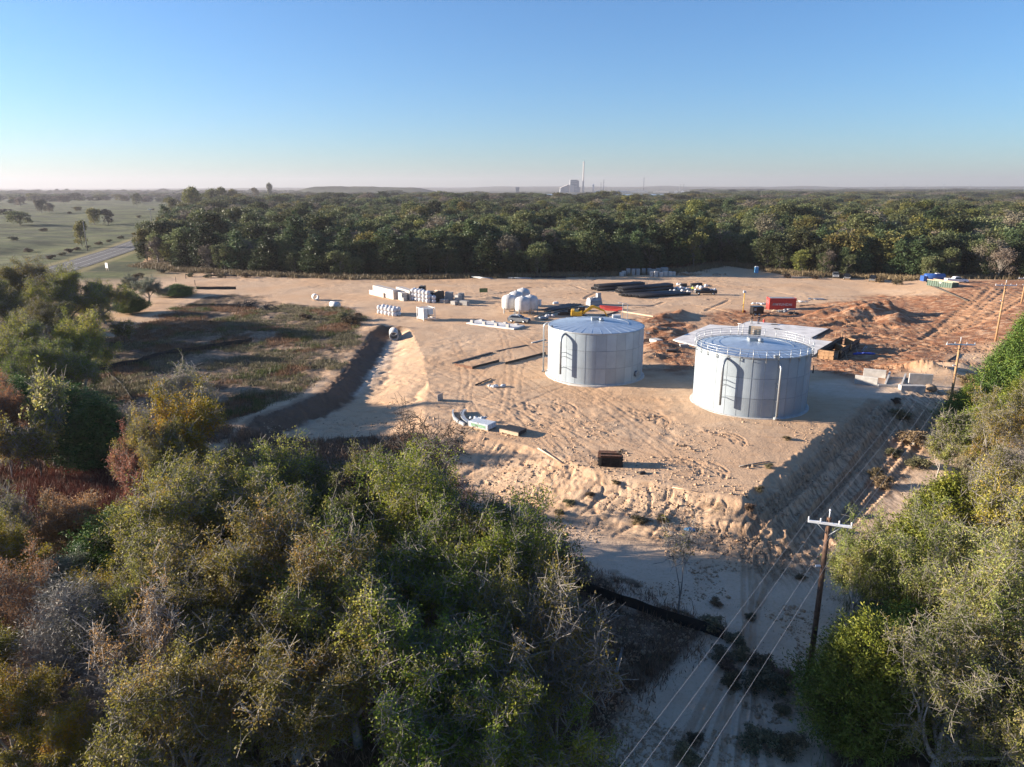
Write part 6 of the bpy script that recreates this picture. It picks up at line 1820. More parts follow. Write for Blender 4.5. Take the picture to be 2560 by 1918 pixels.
    for row in range(2):
        for k in range(n):
            for l in range(3):
                if row and l == 2 and k > 2: continue
                q = a.lerp(b, (k + .1) / (n - .4)) + Vector((.25 * row, 1.15 * row, 1.02 * l)); 
                bag(q, 1.08, f'{lev[l]} row white bulk bag in the {"front" if not row else "rear"} of the tall bag wall', f'{lev[l]} row of the tall bag wall, {"front" if not row else "rear"}', k * 7 + l + row * 50)
    e = z1(1200, 440)
    for l in range(2): bag(e + Vector((0, 0, 1.0 * l)), 1.0, ['bottom', 'upper'][l] + ' bag of the low end of the tall bag wall', 'low end of the tall bag wall', 200 + l)
    a, b = z1(322, 610), z1(560, 655)
    for row in range(2):
        for k in range(5):
            for l in range(2):
                q = a.lerp(b, k / 4.0) + Vector((.75 * row, 1.1 * row, .98 * l)); bag(q, 1.02, f'{["bottom", "top"][l]} row white bulk bag in the {"front" if not row else "rear"} of the separate bag pile beside the scrub', f'{["bottom", "top"][l]} row of the separate bag pile, {"front" if not row else "rear"}', 300 + k * 9 + l + row * 60)
    # white frame rack
    a, b = z1(925, 705), z1(1035, 735); mid, rz, ln = along(a, b); w = 3.0; h = 2.9
    rk = thing('white_rack', 'white steel frame rack full of boxed fittings, standing alone', 'rack', mid, rz)
    mb = MB()
    for x in (-ln / 2, ln / 2 - .12):
        for y in (0, w - .12): mb.box(x, x + .12, y, y + .12, 0, h)
    for z in (.35, h - .3):
        for y in (.01, w - .11): mb.box(-ln / 2 + .12, ln / 2 - .12, y, y + .1, z, z + .12)
        for x in (-ln / 2 + .01, ln / 2 - .11): mb.box(x, x + .1, .12, w - .12, z, z + .12)
    mb.tube([(-ln / 2 + .1, .05, .4), (ln / 2 - .1, .05, h - .3)], .05, 6); mb.build('frame', M['white'], rk)
    mb = MB(); mb.cbox(-ln / 2 + .2, ln / 2 - .2, .2, 1.2, .5, 2.6, .05); mb.cbox(-ln / 2 + .25, ln / 2 - .25, 1.4, 2.7, 1.2, 2.5, .05); tag(mb.build('boxed_unit', M['plastic'], None, mid, rz), 'pale boxed unit held in the white frame rack', 'boxed unit')
    mb = MB(); mb.blob((0, 2.0, .85), (.5, .5, .35), 10); tag(mb.build('valve_body', M['board'], None, mid, rz), 'tan lump low in the white frame rack', 'fitting')
    # foreground goods on the pad
    Z7 = crop(1050, 980, 7.373)
    for i, (pts, lab) in enumerate((([(600, 375), (590, 430), (615, 510), (680, 570), (800, 630)], 'outer curved steel panel lying on edge on the sand'), ([(800, 370), (740, 430), (745, 480), (785, 550), (865, 610)], 'inner curved steel panel lying on edge on the sand'))):
        P_ = [Z7(*q) for q in pts]; o = P_[0]; mb = MB(); vs = []
        S = []
        for k in range(len(P_) - 1):
            for t in range(4): S.append(P_[k].lerp(P_[k + 1], t / 4))
        S.append(P_[-1])
        for k, q in enumerate(S):
            nx = S[min(k + 1, len(S) - 1)] - S[max(k - 1, 0)]; nn = Vector((-nx.y, nx.x, 0)).normalized()
            for (t, z) in ((0, 0), (0, .42), (.18 + .28 * i, .46), (.18 + .28 * i, .02)): vs.append(q - o + nn * -t * -1 + Vector((0, 0, z)))
        n = len(S); fs = [(k * 4 + j, k * 4 + (j + 1) % 4, (k + 1) * 4 + (j + 1) % 4, (k + 1) * 4 + j) for k in range(n - 1) for j in range(4)] + [(3, 2, 1, 0), tuple((n - 1) * 4 + j for j in range(4))]
        mb.add(vs, fs); tag(mb.build('curved_panel', M['galv'], None, o), lab, 'steel panel')
    a, b = Z7(890, 640), Z7(1250, 735); mid, rz, ln = along(a, b)
    pk = thing('wrapped_crate', 'film wrapped crate with green print on its side', 'crate', mid, rz)
    mb = MB(); mb.cbox(-ln / 2, ln / 2, 0, 1.75, .15, .80, .05); mb.build('crate_body', M['plastic'], pk)
    mb = MB(); mb.box(-ln * .36, ln * .38, -.012, -.004, .28, .66); mb.build('print', M['printgreen'], pk)
    mb = MB()
    for y in (.05, .8, 1.55): mb.box(-ln / 2, ln / 2, y, y + .14, 0, .146)
    mb.build('skid', M['board'], pk)
    q = Z7(1060, 545) ; mb = MB(); rg = random.Random(2)
    for k in range(16): mb.blob((rg.uniform(-1.1, 1.0), rg.uniform(-.4, .5), rg.uniform(.05, .5)), (rg.uniform(.14, .32), rg.uniform(.14, .3), rg.uniform(.1, .25)), 7, 0, rg, .35)
    tag(mb.build('film_heap', M['plastic'], None, q), 'heap of crumpled white film behind the wrapped crate', 'film')
    a, b = Z7(1480, 745), Z7(1815, 825); mid, rz, ln = along(a, b)
    pn = thing('panel_stack', 'low stack of dark flat panels on a pale pallet beside the wrapped crate', 'panel stack', mid, rz)
    mb = MB()
    for k in range(5): mb.cbox(-ln / 2 + .03 * (k % 2), ln / 2, .02 * k, 1.75, .16 + k * .085, .16 + (k + 1) * .085 - .01, .01)
    mb.build('panel', M['darkst'], pn)
    mb = MB(); mb.box(-ln / 2 - .05, ln / 2 + .02, -.1, -.01, .1, .5)
    for k in range(5): mb.box(-ln / 2 + k * ln / 5, -ln / 2 + k * ln / 5 + .16, -.12, 1.7, 0, .095)
    mb.build('pallet', M['board'], pn)
    # rusty plank stack
    Z8 = crop(1480, 1080, 7.373)
    a, b = Z8(115, 640), Z8(560, 655); mid, rz, ln = along(a, b); rg = random.Random(6)
    root = thing('plank_stack', 'stack of rusty brown form planks on the open sand', 'plank stack', mid, rz)
    nl = 9
    for l in range(nl):
        z = .02 + l * .145; mb = MB(); top = l >= nl - 2; last = l == nl - 1
        for k in range(4):
            y = k * .42; dx = rg.uniform(-.1, .12)
            if last and k == 1: continue
            mb.box(-ln / 2 + dx, ln / 2 + dx - (.2 if top else 0), y + .01, y + .36, z, z + .07)
        mb.build('plank', M['rust'] if top else M['darkst'], root)
        if not last:
            sp = MB()
            for x in (-ln * .4, 0, ln * .38): sp.box(x, x + .1, .0, 1.6, z + .072, z + .142)
            sp.build('spacer', M['darkst'], root)
    mb = MB()
    for k in range(12): x = ln / 2 - .45 + rg.uniform(-.15, .35); y = .6 + rg.uniform(0, .8); mb.tube([(x, y, 1.28 + k * .02), (x + rg.uniform(.3, .6), y + rg.uniform(-.3, .3), 1.3 + k * .02)], .03, 5)
    tag(mb.build('scrap_bars', M['darkst'], None, mid, rz), 'dark scrap bars heaped on the end of the plank stack', 'scrap')


def pipes():
    # black plastic pipes in three sets
    def pipe(a, b, r, lab, grp):
        ln = (b - a).length; d = (b - a).normalized(); m = (a + b) / 2
        mb = MB(); n = 20; vs = []
        for (x, rr) in ((-ln / 2, r), (ln / 2, r), (ln / 2, r * .84), (-ln / 2, r * .84)):
            for k in range(n): t = 2 * PI * k / n; vs.append((x, rr * math.cos(t), rr * math.sin(t)))
        fs = [(i * n + k, ((i + 1) % 4) * n + k, ((i + 1) % 4) * n + (k + 1) % n, i * n + (k + 1) % n) for i in range(4) for k in range(n)]
        mb.add(vs, fs, 0, True)
        o = mb.build('black_pipe', M['black'], None, m); o.rotation_mode = 'QUATERNION'; o.rotation_quaternion = d.to_track_quat('X', 'Z')
        tag(o, lab, 'pipe', grp)
    sets = [((105, 505), (860, 455), 4, .46, 'in the far row of large black pipes', 1), ((500, 550), (1320, 480), 4, .46, 'in the middle row of large black pipes', 1), ((760, 620), (1590, 570), 6, .44, 'in the near row of large black pipes', 0)]
    for (a, b, n, r, lab, stack) in sets:
        A, B = z3(*a), z3(*b); d = (B - A).normalized(); nn = Vector((-d.y, d.x, 0))
        for k in range(n):
            o = nn * (k * 2 * r * 1.01) + Vector((0, 0, r)) - d * rt.uniform(0, .7 if stack else .35) - d * (.5 * k if not stack else 0)
            pipe(A + o, B + o, r, 'large black pipe ' + lab, 'large black pipes ' + lab.replace('in the ', 'of the '))
        if stack:
            for k in range(n - 1):
                o = nn * ((k + .5) * 2 * r * 1.01) + Vector((0, 0, r * 2.73)); pipe(A + o, B + o, r, 'upper large black pipe stacked ' + lab.replace('in', 'on', 1), 'upper pipes ' + lab.replace('in', 'on', 1))
    A, B = z3(435, 578), z3(640, 560); pipe(A + Vector((0, 0, .2)), B + Vector((0, 0, .2)), .2, 'thin black pipe lying before the middle pipe row', None)
    # white fittings around the pipes
    rg = random.Random(12)
    names = ['on the pipe row', 'beside the hi-vis worker', 'between the pipes and the loaded truck']
    for i, (x, y, s) in enumerate(((1280, 500, .45), (1340, 490, .4), (1420, 470, .5), (1400, 395, .55), (1440, 400, .5), (1500, 455, .45), (1540, 470, .5), (1470, 500, .5), (1560, 505, .4), (1590, 520, .35), (1725, 440, .6), (1775, 450, .6), (1850, 420, .55), (1380, 450, .45), (1330, 460, .4), (1450, 440, .45), (1690, 480, .4), (1230, 415, .35), (1300, 410, .35), (1070, 425, .3))):
        mb = MB(); mb.blob((0, 0, s * .75), (s, s * .8, s * .8), 10, 0, rg, .22); mb.tube([(-s * .9, 0, s * .8), (s * 1.1, .1, s * .9)], s * .4, 10)
        w = 'among the fittings at the end of the black pipes' if x < 1620 else 'on the ground by the loaded truck'
        tag(mb.build('white_fitting', M['bag'], None, z3(x, y + 22)), 'white wrapped pipe fitting ' + w, 'fitting', 'white wrapped fittings ' + w)
    for i, (a, b) in enumerate((((1450, 440), (1550, 430)), ((1620, 425), (1800, 420)))):
        obox('dark_bale', ['small black bale behind the white fittings', 'long black bale behind the hi-vis worker'][i], 'bale', z3(*a), z3(*b), .9, .9, M['black'], None, 0, .15)
    # far bundles along the wood
    for i, (a, b, m, l) in enumerate((((920, 812), (1050, 818), 'galv', 'pale bundle of long pipes at the wood edge, first from the road'), ((1155, 815), (1305, 820), 'galv', 'pale bundle of long pipes at the wood edge before the dark ones'), ((1300, 808), (1440, 808), 'black', 'dark bundle of long pipes at the wood edge'), ((1450, 812), (1530, 812), 'black', 'short dark bundle of pipes at the wood edge'), ((1490, 798), (1610, 800), 'dgalv', 'grey bundle of pipes nearest the stone block row'))):
        s = 2.572; A = G(820 + a[0] / s, 380 + a[1] / s); B = G(820 + b[0] / s, 380 + b[1] / s); mid, rz, ln = along(A, B); mb = MB()
        for k in range(8): mb.tube([(-ln / 2 + .2 * (k % 3), .25 * (k % 5), .15 + .24 * (k // 5)), (ln / 2 - .15 * (k % 2), .25 * (k % 5), .15 + .24 * (k // 5))], .12, 8)
        tag(mb.build('pipe_bundle', M[m], None, mid, rz), l, 'pipe bundle')
    # stone / concrete cubes at the wood edge
    c = 0
    for i, (x, y, h) in enumerate(((590, 250, 2.2), (670, 250, 2.1), (748, 250, 2.1), (838, 240, 2.0), (935, 240, 2.0), (1010, 245, 1.9), (1080, 240, 2.1), (1150, 235, 2.3), (1205, 235, 2.3))):
        A = z3(x - 28, y); B = z3(x + 32, y); obox('stone_cube', 'tall concrete cube in the rear line at the wood edge', 'block pallet', A, B, 1.4, h, M['block'], 'tall concrete cubes in the rear line at the wood edge', 0, .04)
    for i, (x, y, h) in enumerate(((965, 272, 1.7), (1045, 276, 1.8), (1125, 274, 1.5), (1200, 268, 1.7), (1270, 268, 1.6), (1330, 264, 1.4), (488, 265, 1.2), (520, 255, 1.5))):
        A = z3(x - 28, y); B = z3(x + 30, y); obox('stone_cube', 'sunlit concrete cube in the front line at the wood edge', 'block pallet', A, B, 1.3, h, M['conc'], 'sunlit concrete cubes in the front line at the wood edge', 0, .05)
    # rubble heaps
    for i, (x, y, w, lab) in enumerate(((1470, 235, 3.0, 'tan rubble heap beside the concrete cubes'), (1560, 245, 3.6, 'grey and tan rubble heap right of the concrete cubes'), (1690, 235, 3.4, 'low rubble scatter before the portable toilet'), (2040, 235, 3.0, 'tan soil heap nearest the portable toilet'))):
        mb = MB(); rg = random.Random(40 + i)
        for k in range(22): s = rg.uniform(.2, .6); mb.blob((rg.gauss(0, w * .4), rg.gauss(0, .8), rg.uniform(0, .8) * (1 if i < 2 else .4)), (s, s * .8, s * .6), 7, 0, rg, .3)
        tag(mb.build('rubble_heap', M['rubble'], None, z3(x, y + 10)), lab, 'rubble heap')
    # rebar / pipe field behind the vessels
    A0, A1, B1, B0 = z2(830, 500), z2(930, 530), z2(1560, 400), z2(1330, 385)
    rg = random.Random(31)
    for k in range(22):
        t = k / 21; a = A0.lerp(A1, t); b = B0.lerp(B1, t); a = a.lerp(b, rg.uniform(0, .15)); b = a.lerp(b, rg.uniform(.8, 1.0))
        mb = MB(); mb.tube([a + Vector((0, 0, .15)), b + Vector((0, 0, .15))], .10, 6)
        tag(mb.build('laid_bar', M['black']), 'thin black pipe laid out in the flat field behind the pressure vessels', 'pipe', 'thin black pipes laid behind the pressure vessels')
    for i in range(7):
        a = z2(900 + 60 * i, 575 - 16 * i); b = z2(1260 + 60 * i, 505 - 14 * i); mb = MB(); mb.tube([a + Vector((0, 0, .1)), b + Vector((0, 0, .1))], .07, 6)
        tag(mb.build('laid_bar', M['darkst']), 'thin grey bar laid in front of the flat pipe field', 'bar', 'thin grey bars laid in front of the flat pipe field')
    # small white things there
    obox('utility_box', 'small white cabinet beside the pressure vessels', 'cabinet', z2(775, 418), z2(845, 424), .9, 1.5, M['white'])
    for i, (x, y, l) in enumerate(((1085, 395, 'white sack heap behind the flat pipe field'), (1010, 605, 'white and grey sack heap near the first tank'), (900, 640, 'dark wrapped lump beside the sack heap'))):
        mb = MB(); rg = random.Random(i)
        for k in range(6): mb.blob((rg.uniform(-.8, .8), rg.uniform(-.4, .4), .3), (.45, .4, .35), 8, 0, rg, .2)
        tag(mb.build('sack_heap', M['bag'] if i < 2 else M['dgalv'], None, z2(x, y)), l, 'sacks')
    # dark machine lumps before the excavator
    p = z2(1320, 575); mb = MB(); mb.cbox(-2.2, 1.2, -.5, .5, .2, .9, .08); mb.cbox(-.3, .3, -.3, .3, .9, 1.6, .05); mb.tube([(-2.6, 0, .3), (2.4, .3, .3)], .2, 8)
    tag(mb.build('pump_skid', M['darkst'], None, p), 'dark pump skid beside the yellow excavator', 'pump')
    # excavator (behind first tank)
    p = z2(1490, 640); ex = thing('excavator', 'yellow excavator with its boom lowered behind the first tank', 'excavator', p, R(-8))
    for sy in (-1.05, 1.05):
        mb = MB(); mb.profile([(-1.7, .15), (-1.4, 0), (1.4, 0), (1.7, .15), (1.75, .45), (1.4, .75), (-1.4, .75), (-1.75, .45)], sy - .28, sy + .28); mb.build('track', M['tyre'], ex)
    mb = MB(); mb.cbox(-1.9, .6, -1.25, 1.25, .95, 1.9, .1); mb.cbox(-1.9, -1.1, -1.2, 1.2, 1.9, 2.2, .1); mb.box(-.6, .6, -.6, .6, .7, .96); mb.build('house', M['yellow'], ex)
    mb = MB(); mb.cbox(-.3, 1.1, .3, 1.2, 1.0, 2.75, .1); mb.build('cab', M['glass'], ex)
    mb = MB(); mb.profile([(.5, 1.5), (.9, 1.3), (3.0, 2.75), (5.1, 2.0), (5.2, 2.35), (3.0, 3.3), (2.4, 3.15)], -.5, -.1); bo = mb.build('boom', M['yellow'], ex)
    mb = MB(); mb.profile([(5.0, 2.4), (5.3, 2.3), (6.2, .9), (5.95, .8)], -.45, -.15); mb.build('stick', M['yellow'], ex)
    mb = MB(); mb.profile([(5.9, .95), (6.4, .9), (6.5, .3), (6.0, 0), (5.6, .25)], -.8, .2); mb.build('bucket', M['darkst'], ex)
    # grey horizontal tank/burner box
    a, b = z2(1665, 425), z2(1860, 405); mid, rz, ln = along(a, b)
    gt = thing('grey_machine', 'grey cylindrical machine with a square stack beside the red beams', 'machine', mid, rz)
    mb = MB(); mb.cbox(-ln / 2, ln / 2, 0, 2.0, 0, .9, .05); mb.tube([(-ln / 2 + .1, 1.0, 1.1), (ln / 2 - .1, 1.0, 1.1)], .85, 18); mb.build('drum', M['dgalv'], gt)
    mb = MB(); mb.cbox(ln / 2 - 1.1, ln / 2 - .1, .5, 1.4, 1.8, 2.9, .04); mb.build('stack', M['dgalv'], gt)
    mb = MB(); mb.cbox(-.4, .4, .45, .9, 1.905, 1.98, .01); mb.build('hatch', M['white'], gt)
    # red beams
    for i, (a, b, l) in enumerate((((1810, 470), (2190, 495), 'red steel beam lying nearest the grey machine'), ((1885, 495), (2110, 510), 'shorter red steel beam lying in front of the long one'))):
        A, B = z2(*a), z2(*b); mid, rz, ln = along(A, B); mb = MB(); mb.box(-ln / 2, ln / 2, 0, .5, 0, .08); mb.box(-ln / 2, ln / 2, .2, .3, .08, .75); mb.box(-ln / 2, ln / 2, 0, .5, .75, .83)
        tag(mb.build('steel_beam', M['redst'], None, mid, rz), l, 'beam')
    # timber edge lines behind first tank
    obox('timber_edge', 'timber edging board behind the first tank', 'board', c6(550, 500), c6(830, 545), .3, .3, M['board'])
    obox('dark_edge', 'dark edging strip beside the yellow excavator', 'board', c6(370, 545), c6(520, 500), .5, .25, M['darkst'])
    # concrete lumps between tanks
    obox('concrete_block', 'pale concrete cube on the spoil between the tanks', 'concrete block', c6(795, 760), c6(862, 770), 1.6, 1.1, M['conc'])
    obox('concrete_block', 'dark half buried block on the spoil between the tanks', 'concrete block', c6(1072, 812), c6(1150, 825), 1.0, .7, M['block'])
    obox('concrete_block', 'small dark block low on the spoil between the tanks', 'concrete block', c6(950, 860), c6(1040, 865), .9, .5, M['darkst'])
    obox('concrete_block', 'flat pale slab piece beside the first tank wall', 'concrete block', c6(755, 690), c6(800, 696), .8, .2, M['conc'])


def poles():
    P1 = GD(1748, 1455, .1); P2 = GD(2046, 908, .1); P3 = GD(2150, 738, .1); P4 = GD(2206, 656, .1)
    rz = math.atan2(P2.y - P1.y, P2.x - P1.x) - PI / 2
    specs = [(P1, 1118 * DS, 'brown timber utility pole with white crossarm standing in the sandy track, closest to the camera', 2.45, 'pole', -.38), (P2, 738 * DS, 'tan timber utility pole beside the precast concrete walls', 3.4, 'pole2', -.05), (P3, 612 * DS, 'tall tan timber utility pole on the red clay slope', 3.6, 'pole2', -.05), (P4, 598 * DS, 'farthest tan timber utility pole at the photo edge', 3.2, 'pole2', 0)]
    E_ = []
    for (p, ty, lab, arm, m, az) in specs:
        a = -0.35 if p is P1 else -.12
        _, h, e = utility_pole(p, ty, lab, arm, m, .18, a, group=None); E_.append(e)
    d = (P1 - P2); d.z = 0
    P0 = P1 + d * .75
    e0 = [e + d * .75 + Vector((0, 0, -.8)) for e in E_[0]]
    nm = ['outermost west wire', 'inner west wire', 'inner east wire', 'outermost east wire']
    for k in range(4):
        span(e0[k], E_[0][k], .5, f'{nm[k]} running from the near pole out over the sandy track')
        span(E_[0][k], E_[1][k], .9, f'{nm[k]} between the near pole and the second pole')
        span(E_[1][k], E_[2][k], .9, f'{nm[k]} between the second pole and the tall slope pole')
        span(E_[2][k], E_[3][k], .9, f'{nm[k]} between the tall slope pole and the farthest pole')
    for i, (bx, by, ty, arm, lab) in enumerate(((219, 627, 553, 0, 'bare grey pole beside the road with no crossarm'), (383, 584, 522, 3.0, 'grey pole with a crossarm where the road meets the wood'), (1050, 545, 494, 4.5, 'pale T shaped pole rising out of the wood'))):
        p = G(bx, by, .1); utility_pole(p, ty, lab, arm, 'deadwood', .22, 0)


def misc():
    # black silt fences
    fence_line([(1238, 1272), (1340, 1305), (1440, 1340), (1560, 1380)], .95, 'black silt fence crossing the sandy track in front of the oaks', seed=1)
    fence_line([(215, 800), (300, 785), (360, 768), (440, 755), (545, 738)], .9, 'long black silt fence sagging across the scrub field', seed=2)
    fence_line([(425, 625), (510, 625)], .9, 'black silt fence beside the dirt entrance', seed=3)
    fence_line([(455, 597), (512, 598)], .8, 'short black silt fence at the foot of the wood by the entrance', seed=4)
    fence_line([(2098, 1185), (2112, 1168), (2122, 1150)], 1.1, 'torn black silt fence leaning among the trees by the bank', seed=5)
    fence_line([(2132, 815), (2150, 800), (2172, 792)], 1.1, 'black silt fence under the tall dark cedar', seed=6)
    fence_line([(225, 800), (262, 830), (290, 870), (330, 900)], .45, 'dark silt fence running down into the shaded thicket', seed=7)
    # concrete pipes and culvert
    for i, (x, y, rz, lab) in enumerate(((1020 - 0, 0, 0, ''),)): pass

    def cpipe(p, rz, ln, r, lab, name='concrete_pipe'):
        mb = MB(); n = 28; vs = []
        for (x, rr) in ((-ln / 2, r), (ln / 2, r), (ln / 2, r * .80), (-ln / 2, r * .80)):
            for k in range(n): t = 2 * PI * k / n; vs.append((x, rr * math.cos(t), rr * math.sin(t) + r))
        fs = [(i * n + k, ((i + 1) % 4) * n + k, ((i + 1) % 4) * n + (k + 1) % n, i * n + (k + 1) % n) for i in range(4) for k in range(n)]
        mb.add(vs, fs, 0, True); tag(mb.build(name, M['white' if i_ < 2 else 'conc'], None, p, rz), lab, 'pipe')
    i_ = 0; cpipe(G(789, 750), R(118), 1.7, .78, 'short white concrete pipe with its open end showing, by the dirt road')
    i_ = 1; cpipe(G(838, 769), R(-15), 2.3, .72, 'longer white concrete pipe lying beside the short one')
    i_ = 3; p = GD(842, 737); p.z += .02; p.y += 2.6; p.x += .4; cpipe(p, R(100), 5.0, .9, 'concrete culvert pipe opening into the head of the swale', 'culvert_pipe')
    # burnt brush pile and logs
    rg = random.Random(17)
    for (x, y, n, L_, lab, m) in ((600, 770, 0, 0, '', ''),): pass
    for (px, py, n, ln, lab, m) in ((615, 768, 26, 4.5, 'charred branch pile on the scrub field', 'burnt'), (665, 775, 22, 3.2, 'smaller dark branch pile beside the charred one', 'burnt'), (2148, 690, 30, 4.0, 'dark brush pile behind the parked black trucks', 'burnt'), (1885, 805, 0, 0, '', '')):
        if not n: continue
        p = G(px, py); mb = MB()
        for k in range(n):
            a = rg.uniform(0, PI); e = rg.uniform(.05, .6); l = ln * rg.uniform(.4, 1); d = Vector((math.cos(a) * math.cos(e), math.sin(a) * math.cos(e) * .7, math.sin(e)))
            c = Vector((rg.gauss(0, .9), rg.gauss(0, .7), .2 + rg.random() * .6)); mb.tube([c - d * l / 2, c + d * l * .2 + Vector((0, 0, .1)), c + d * l / 2], [.14, .10, .04], 6)
        tag(mb.build('brush_pile', M[m], None, p), lab, 'brush pile')
    for (a, b, r, lab, m) in (((2325, 715, 0), (2420, 755, 0), .22, 'felled log on the red clay slope', 'barkdark'), ((1150 + 195, 1123, 0), (1150 + 255, 1160, 0), .10, 'weathered plank on the front bank', 'board'), ((1848, 1168, 0), (1925, 1155, 0), .08, 'grey stick lying near the bank corner', 'deadwood'), ((1680, 1220, 0), (1750, 1232, 0), .06, 'thin stick at the top of the front bank', 'board'), ((1188, 965, 0), (1228, 948, 0), .12, 'dark timber beam on the sand beside the first tank', 'darkst'), ((2368, 905, 0), (2400, 885, 0), .14, 'short log beside the tan pole', 'barkdark'), ((1537, 1700, 0), (1556, 1625, 0), .14, 'grey dead limb lying in the dark brush beside the sandy track', 'deadwood')):
        A = G(a[0], a[1]); B = G(b[0], b[1]); mb = MB(); mb.tube([A + Vector((0, 0, r)), A.lerp(B, .5) + Vector((0, 0, r * 1.2)), B + Vector((0, 0, r))], [r, r * .9, r * .7], 8)
        tag(mb.build('log' if 'log' in lab or 'limb' in lab else ('plank' if 'plank' in lab or 'beam' in lab else 'stick'), M[m]), lab, 'timber')
    # container-side clutter
    for i, (x, y, s, m, lab) in enumerate(((590, 450, 1.0, 'bag', 'white sheet heap left of the red container'), (1340, 412, .7, 'bag', 'white sheet scraps right of the red container'), (1010, 590, 1.0, 'dgalv', 'grey debris pile in front of the red container'), (1200, 625, 1.2, 'darkst', 'dark scrap pile in front of the red container'), (790, 530, .7, 'tyre', 'black hose coil at the corner of the red container'), (920, 580, .7, 'board', 'tan offcut pile in front of the red container'), (1150, 555, .6, 'bag', 'small white rags along the red container'))):
        mb = MB(); rg = random.Random(60 + i)
        for k in range(12): mb.blob((rg.gauss(0, s), rg.gauss(0, s * .4), .15), (rg.uniform(.2, .5) * s, rg.uniform(.2, .4) * s, rg.uniform(.1, .3) * s), 7, 0, rg, .4)
        for k in range(6): a = rg.uniform(0, PI); mb.tube([(rg.gauss(0, s), rg.gauss(0, .4), .3), (rg.gauss(0, s) + math.cos(a) * 1.2, rg.gauss(0, .4) + math.sin(a) * .6, .35)], .05, 5)
        tag(mb.build('debris_pile', M[m], None, z4(x, y)), lab, 'debris')
    for i, (a, b) in enumerate((((1475, 358), (1530, 360)), ((1600, 370), (1790, 365)))):
        obox('sheet_stack', ['small grey sheet stack beyond the red container', 'long grey sheet stack beyond the red container'][i], 'sheet stack', z4(*a), z4(*b), 1.5, .25, M['dgalv'])
    obox('dark_timber', 'long dark timber lying beside the red container', 'timber', z4(1320, 490), z4(1600, 468), .35, .25, M['darkst'])
    # green sign board
    p = z1(2010, 345); sg = thing('sign_board', 'small green sign board on two pale posts beside the dirt road', 'sign', p, R(12))
    mb = MB(); mb.box(-1.1, 1.1, -.04, .04, 1.3, 2.4); mb.build('board', M['signgreen'], sg)
    for x in (-.9, .9): mb = MB(); mb.box(x - .06, x + .06, .045, .16, 0, 2.3); mb.build('post', M['board'], sg)
    # white sign near the road
    p = G(268, 676); sg = thing('road_sign', 'white notice board by the road at the dirt entrance', 'sign', p, R(-38))
    mb = MB(); mb.box(-.95, .95, -.03, .03, .8, 2.6); mb.build('board', M['white'], sg)
    mb = MB(); mb.box(-.55, .5, -.05, -.034, 1.3, 1.42); mb.box(-.55, .35, -.05, -.034, 1.65, 1.77); mb.box(-.4, .4, -.05, -.034, 2.0, 2.2); mb.build('print', M['dgalv'], sg)
    for x in (-.8, .8): mb = MB(); mb.box(x - .05, x + .05, .035, .14, 0, 2.5); mb.build('post', M['board'], sg)
    # fence posts at entrance
    for i, (x, y) in enumerate(((440, 705), (465, 698), (488, 713))):
        q = G(x, y); mb = MB(); mb.tube([(0, 0, -.2), (0, 0, 1.5)], .09, 8); tag(mb.build('fence_post', M['barkdark'], None, q), ['dark fence post nearest the pale entrance tree', 'dark fence post at the back of the entrance', 'dark fence post at the front of the entrance'][i], 'post')
    # small stuff near first tank
    p = c6(-560, 640) if False else GD(1075, 836); mb = MB(); rg = random.Random(5)
    for k in range(8): mb.blob((rg.gauss(0, .6), rg.gauss(0, .2), .15), (.35, .25, .2), 7, 0, rg, .3)
    tag(mb.build('rag_heap', M['plastic'], None, p), 'small heap of white and grey scrap on the sand before the first tank', 'scrap')
    for i, (dx, dy) in enumerate(((790, 832), (1065, 830))):
        pass
    p = GD(951, 865); mb = MB(); mb.box(-.6, .6, -.04, .04, 0, .9); tag(mb.build('loose_panel', M['dgalv'], None, p, R(60)), 'dark loose panel propped on the sand above the swale', 'panel')
    p = GD(1385, 1128 - 90); mb = MB(); mb.cbox(-.35, .35, -.2, .2, 0, .25, .05); 
    tag(mb.build('stone', M['darkst'], None, G(1605, 1185), R(20)), 'dark stone on the sand below the plank stack', 'stone')
    mb = MB(); mb.blob((0, 0, .12), (.5, .3, .16), 8, 0, rg, .3); tag(mb.build('plastic_scrap', M['toilet'], None, GD(1490, 1147)), 'light blue plastic scrap on the eroded bank', 'scrap')
    rg = random.Random(77)
    for i in range(26):     # clods
        dx, dy = rg.choice([(1475, 965), (1500, 975), (1610, 1010), (1150, 895), (1400, 905), (980, 905), (1250, 1000)]); q = GD(dx + rg.uniform(-18, 18), dy + rg.uniform(-7, 7), 0); s = rg.uniform(.08, .28)
        mb = MB(); mb.blob((0, 0, s * .4), (s, s * .8, s * .6), 7, 0, rg, .3); tag(mb.build('soil_clod', M['rubble'], None, q), 'tan soil clod lying on the open sand pad', 'clod', 'soil clods on the sand pad')
    # old sheets by the track
    p = GD(1785, 1590); mb = MB(); rg = random.Random(9)
    for k in range(7): mb.box(-.5 + k * .16, -.42 + k * .16, -.7, .7, .1 + k * .03, .35 + k * .03)
    tag(mb.build('tin_sheets', M['dgalv'], None, p, R(25)), 'rusted grey tin sheets leaning under the yellow green cedar', 'sheets')
    # road
    pts = []
    for i in range(len(ROADC) - 1):
        for t in range(24): pts.append(ROADC[i] + (ROADC[i + 1] - ROADC[i]) * t / 24)
    pts.append(ROADC[-1]); d0 = ROADC[0] - ROADC[1]; pts = [ROADC[0] + d0 * k for k in (1.5, 1, .5)] + pts
    P_ = np.array(pts)
    for it in range(3): P_[1:-1] = (P_[:-2] + 2 * P_[1:-1] + P_[2:]) / 4
    T = np.gradient(P_, axis=0); T /= np.linalg.norm(T, axis=1, keepdims=True); Nn = np.stack([-T[:, 1], T[:, 0]], 1)
    zz = hz(P_[:, 0], P_[:, 1])

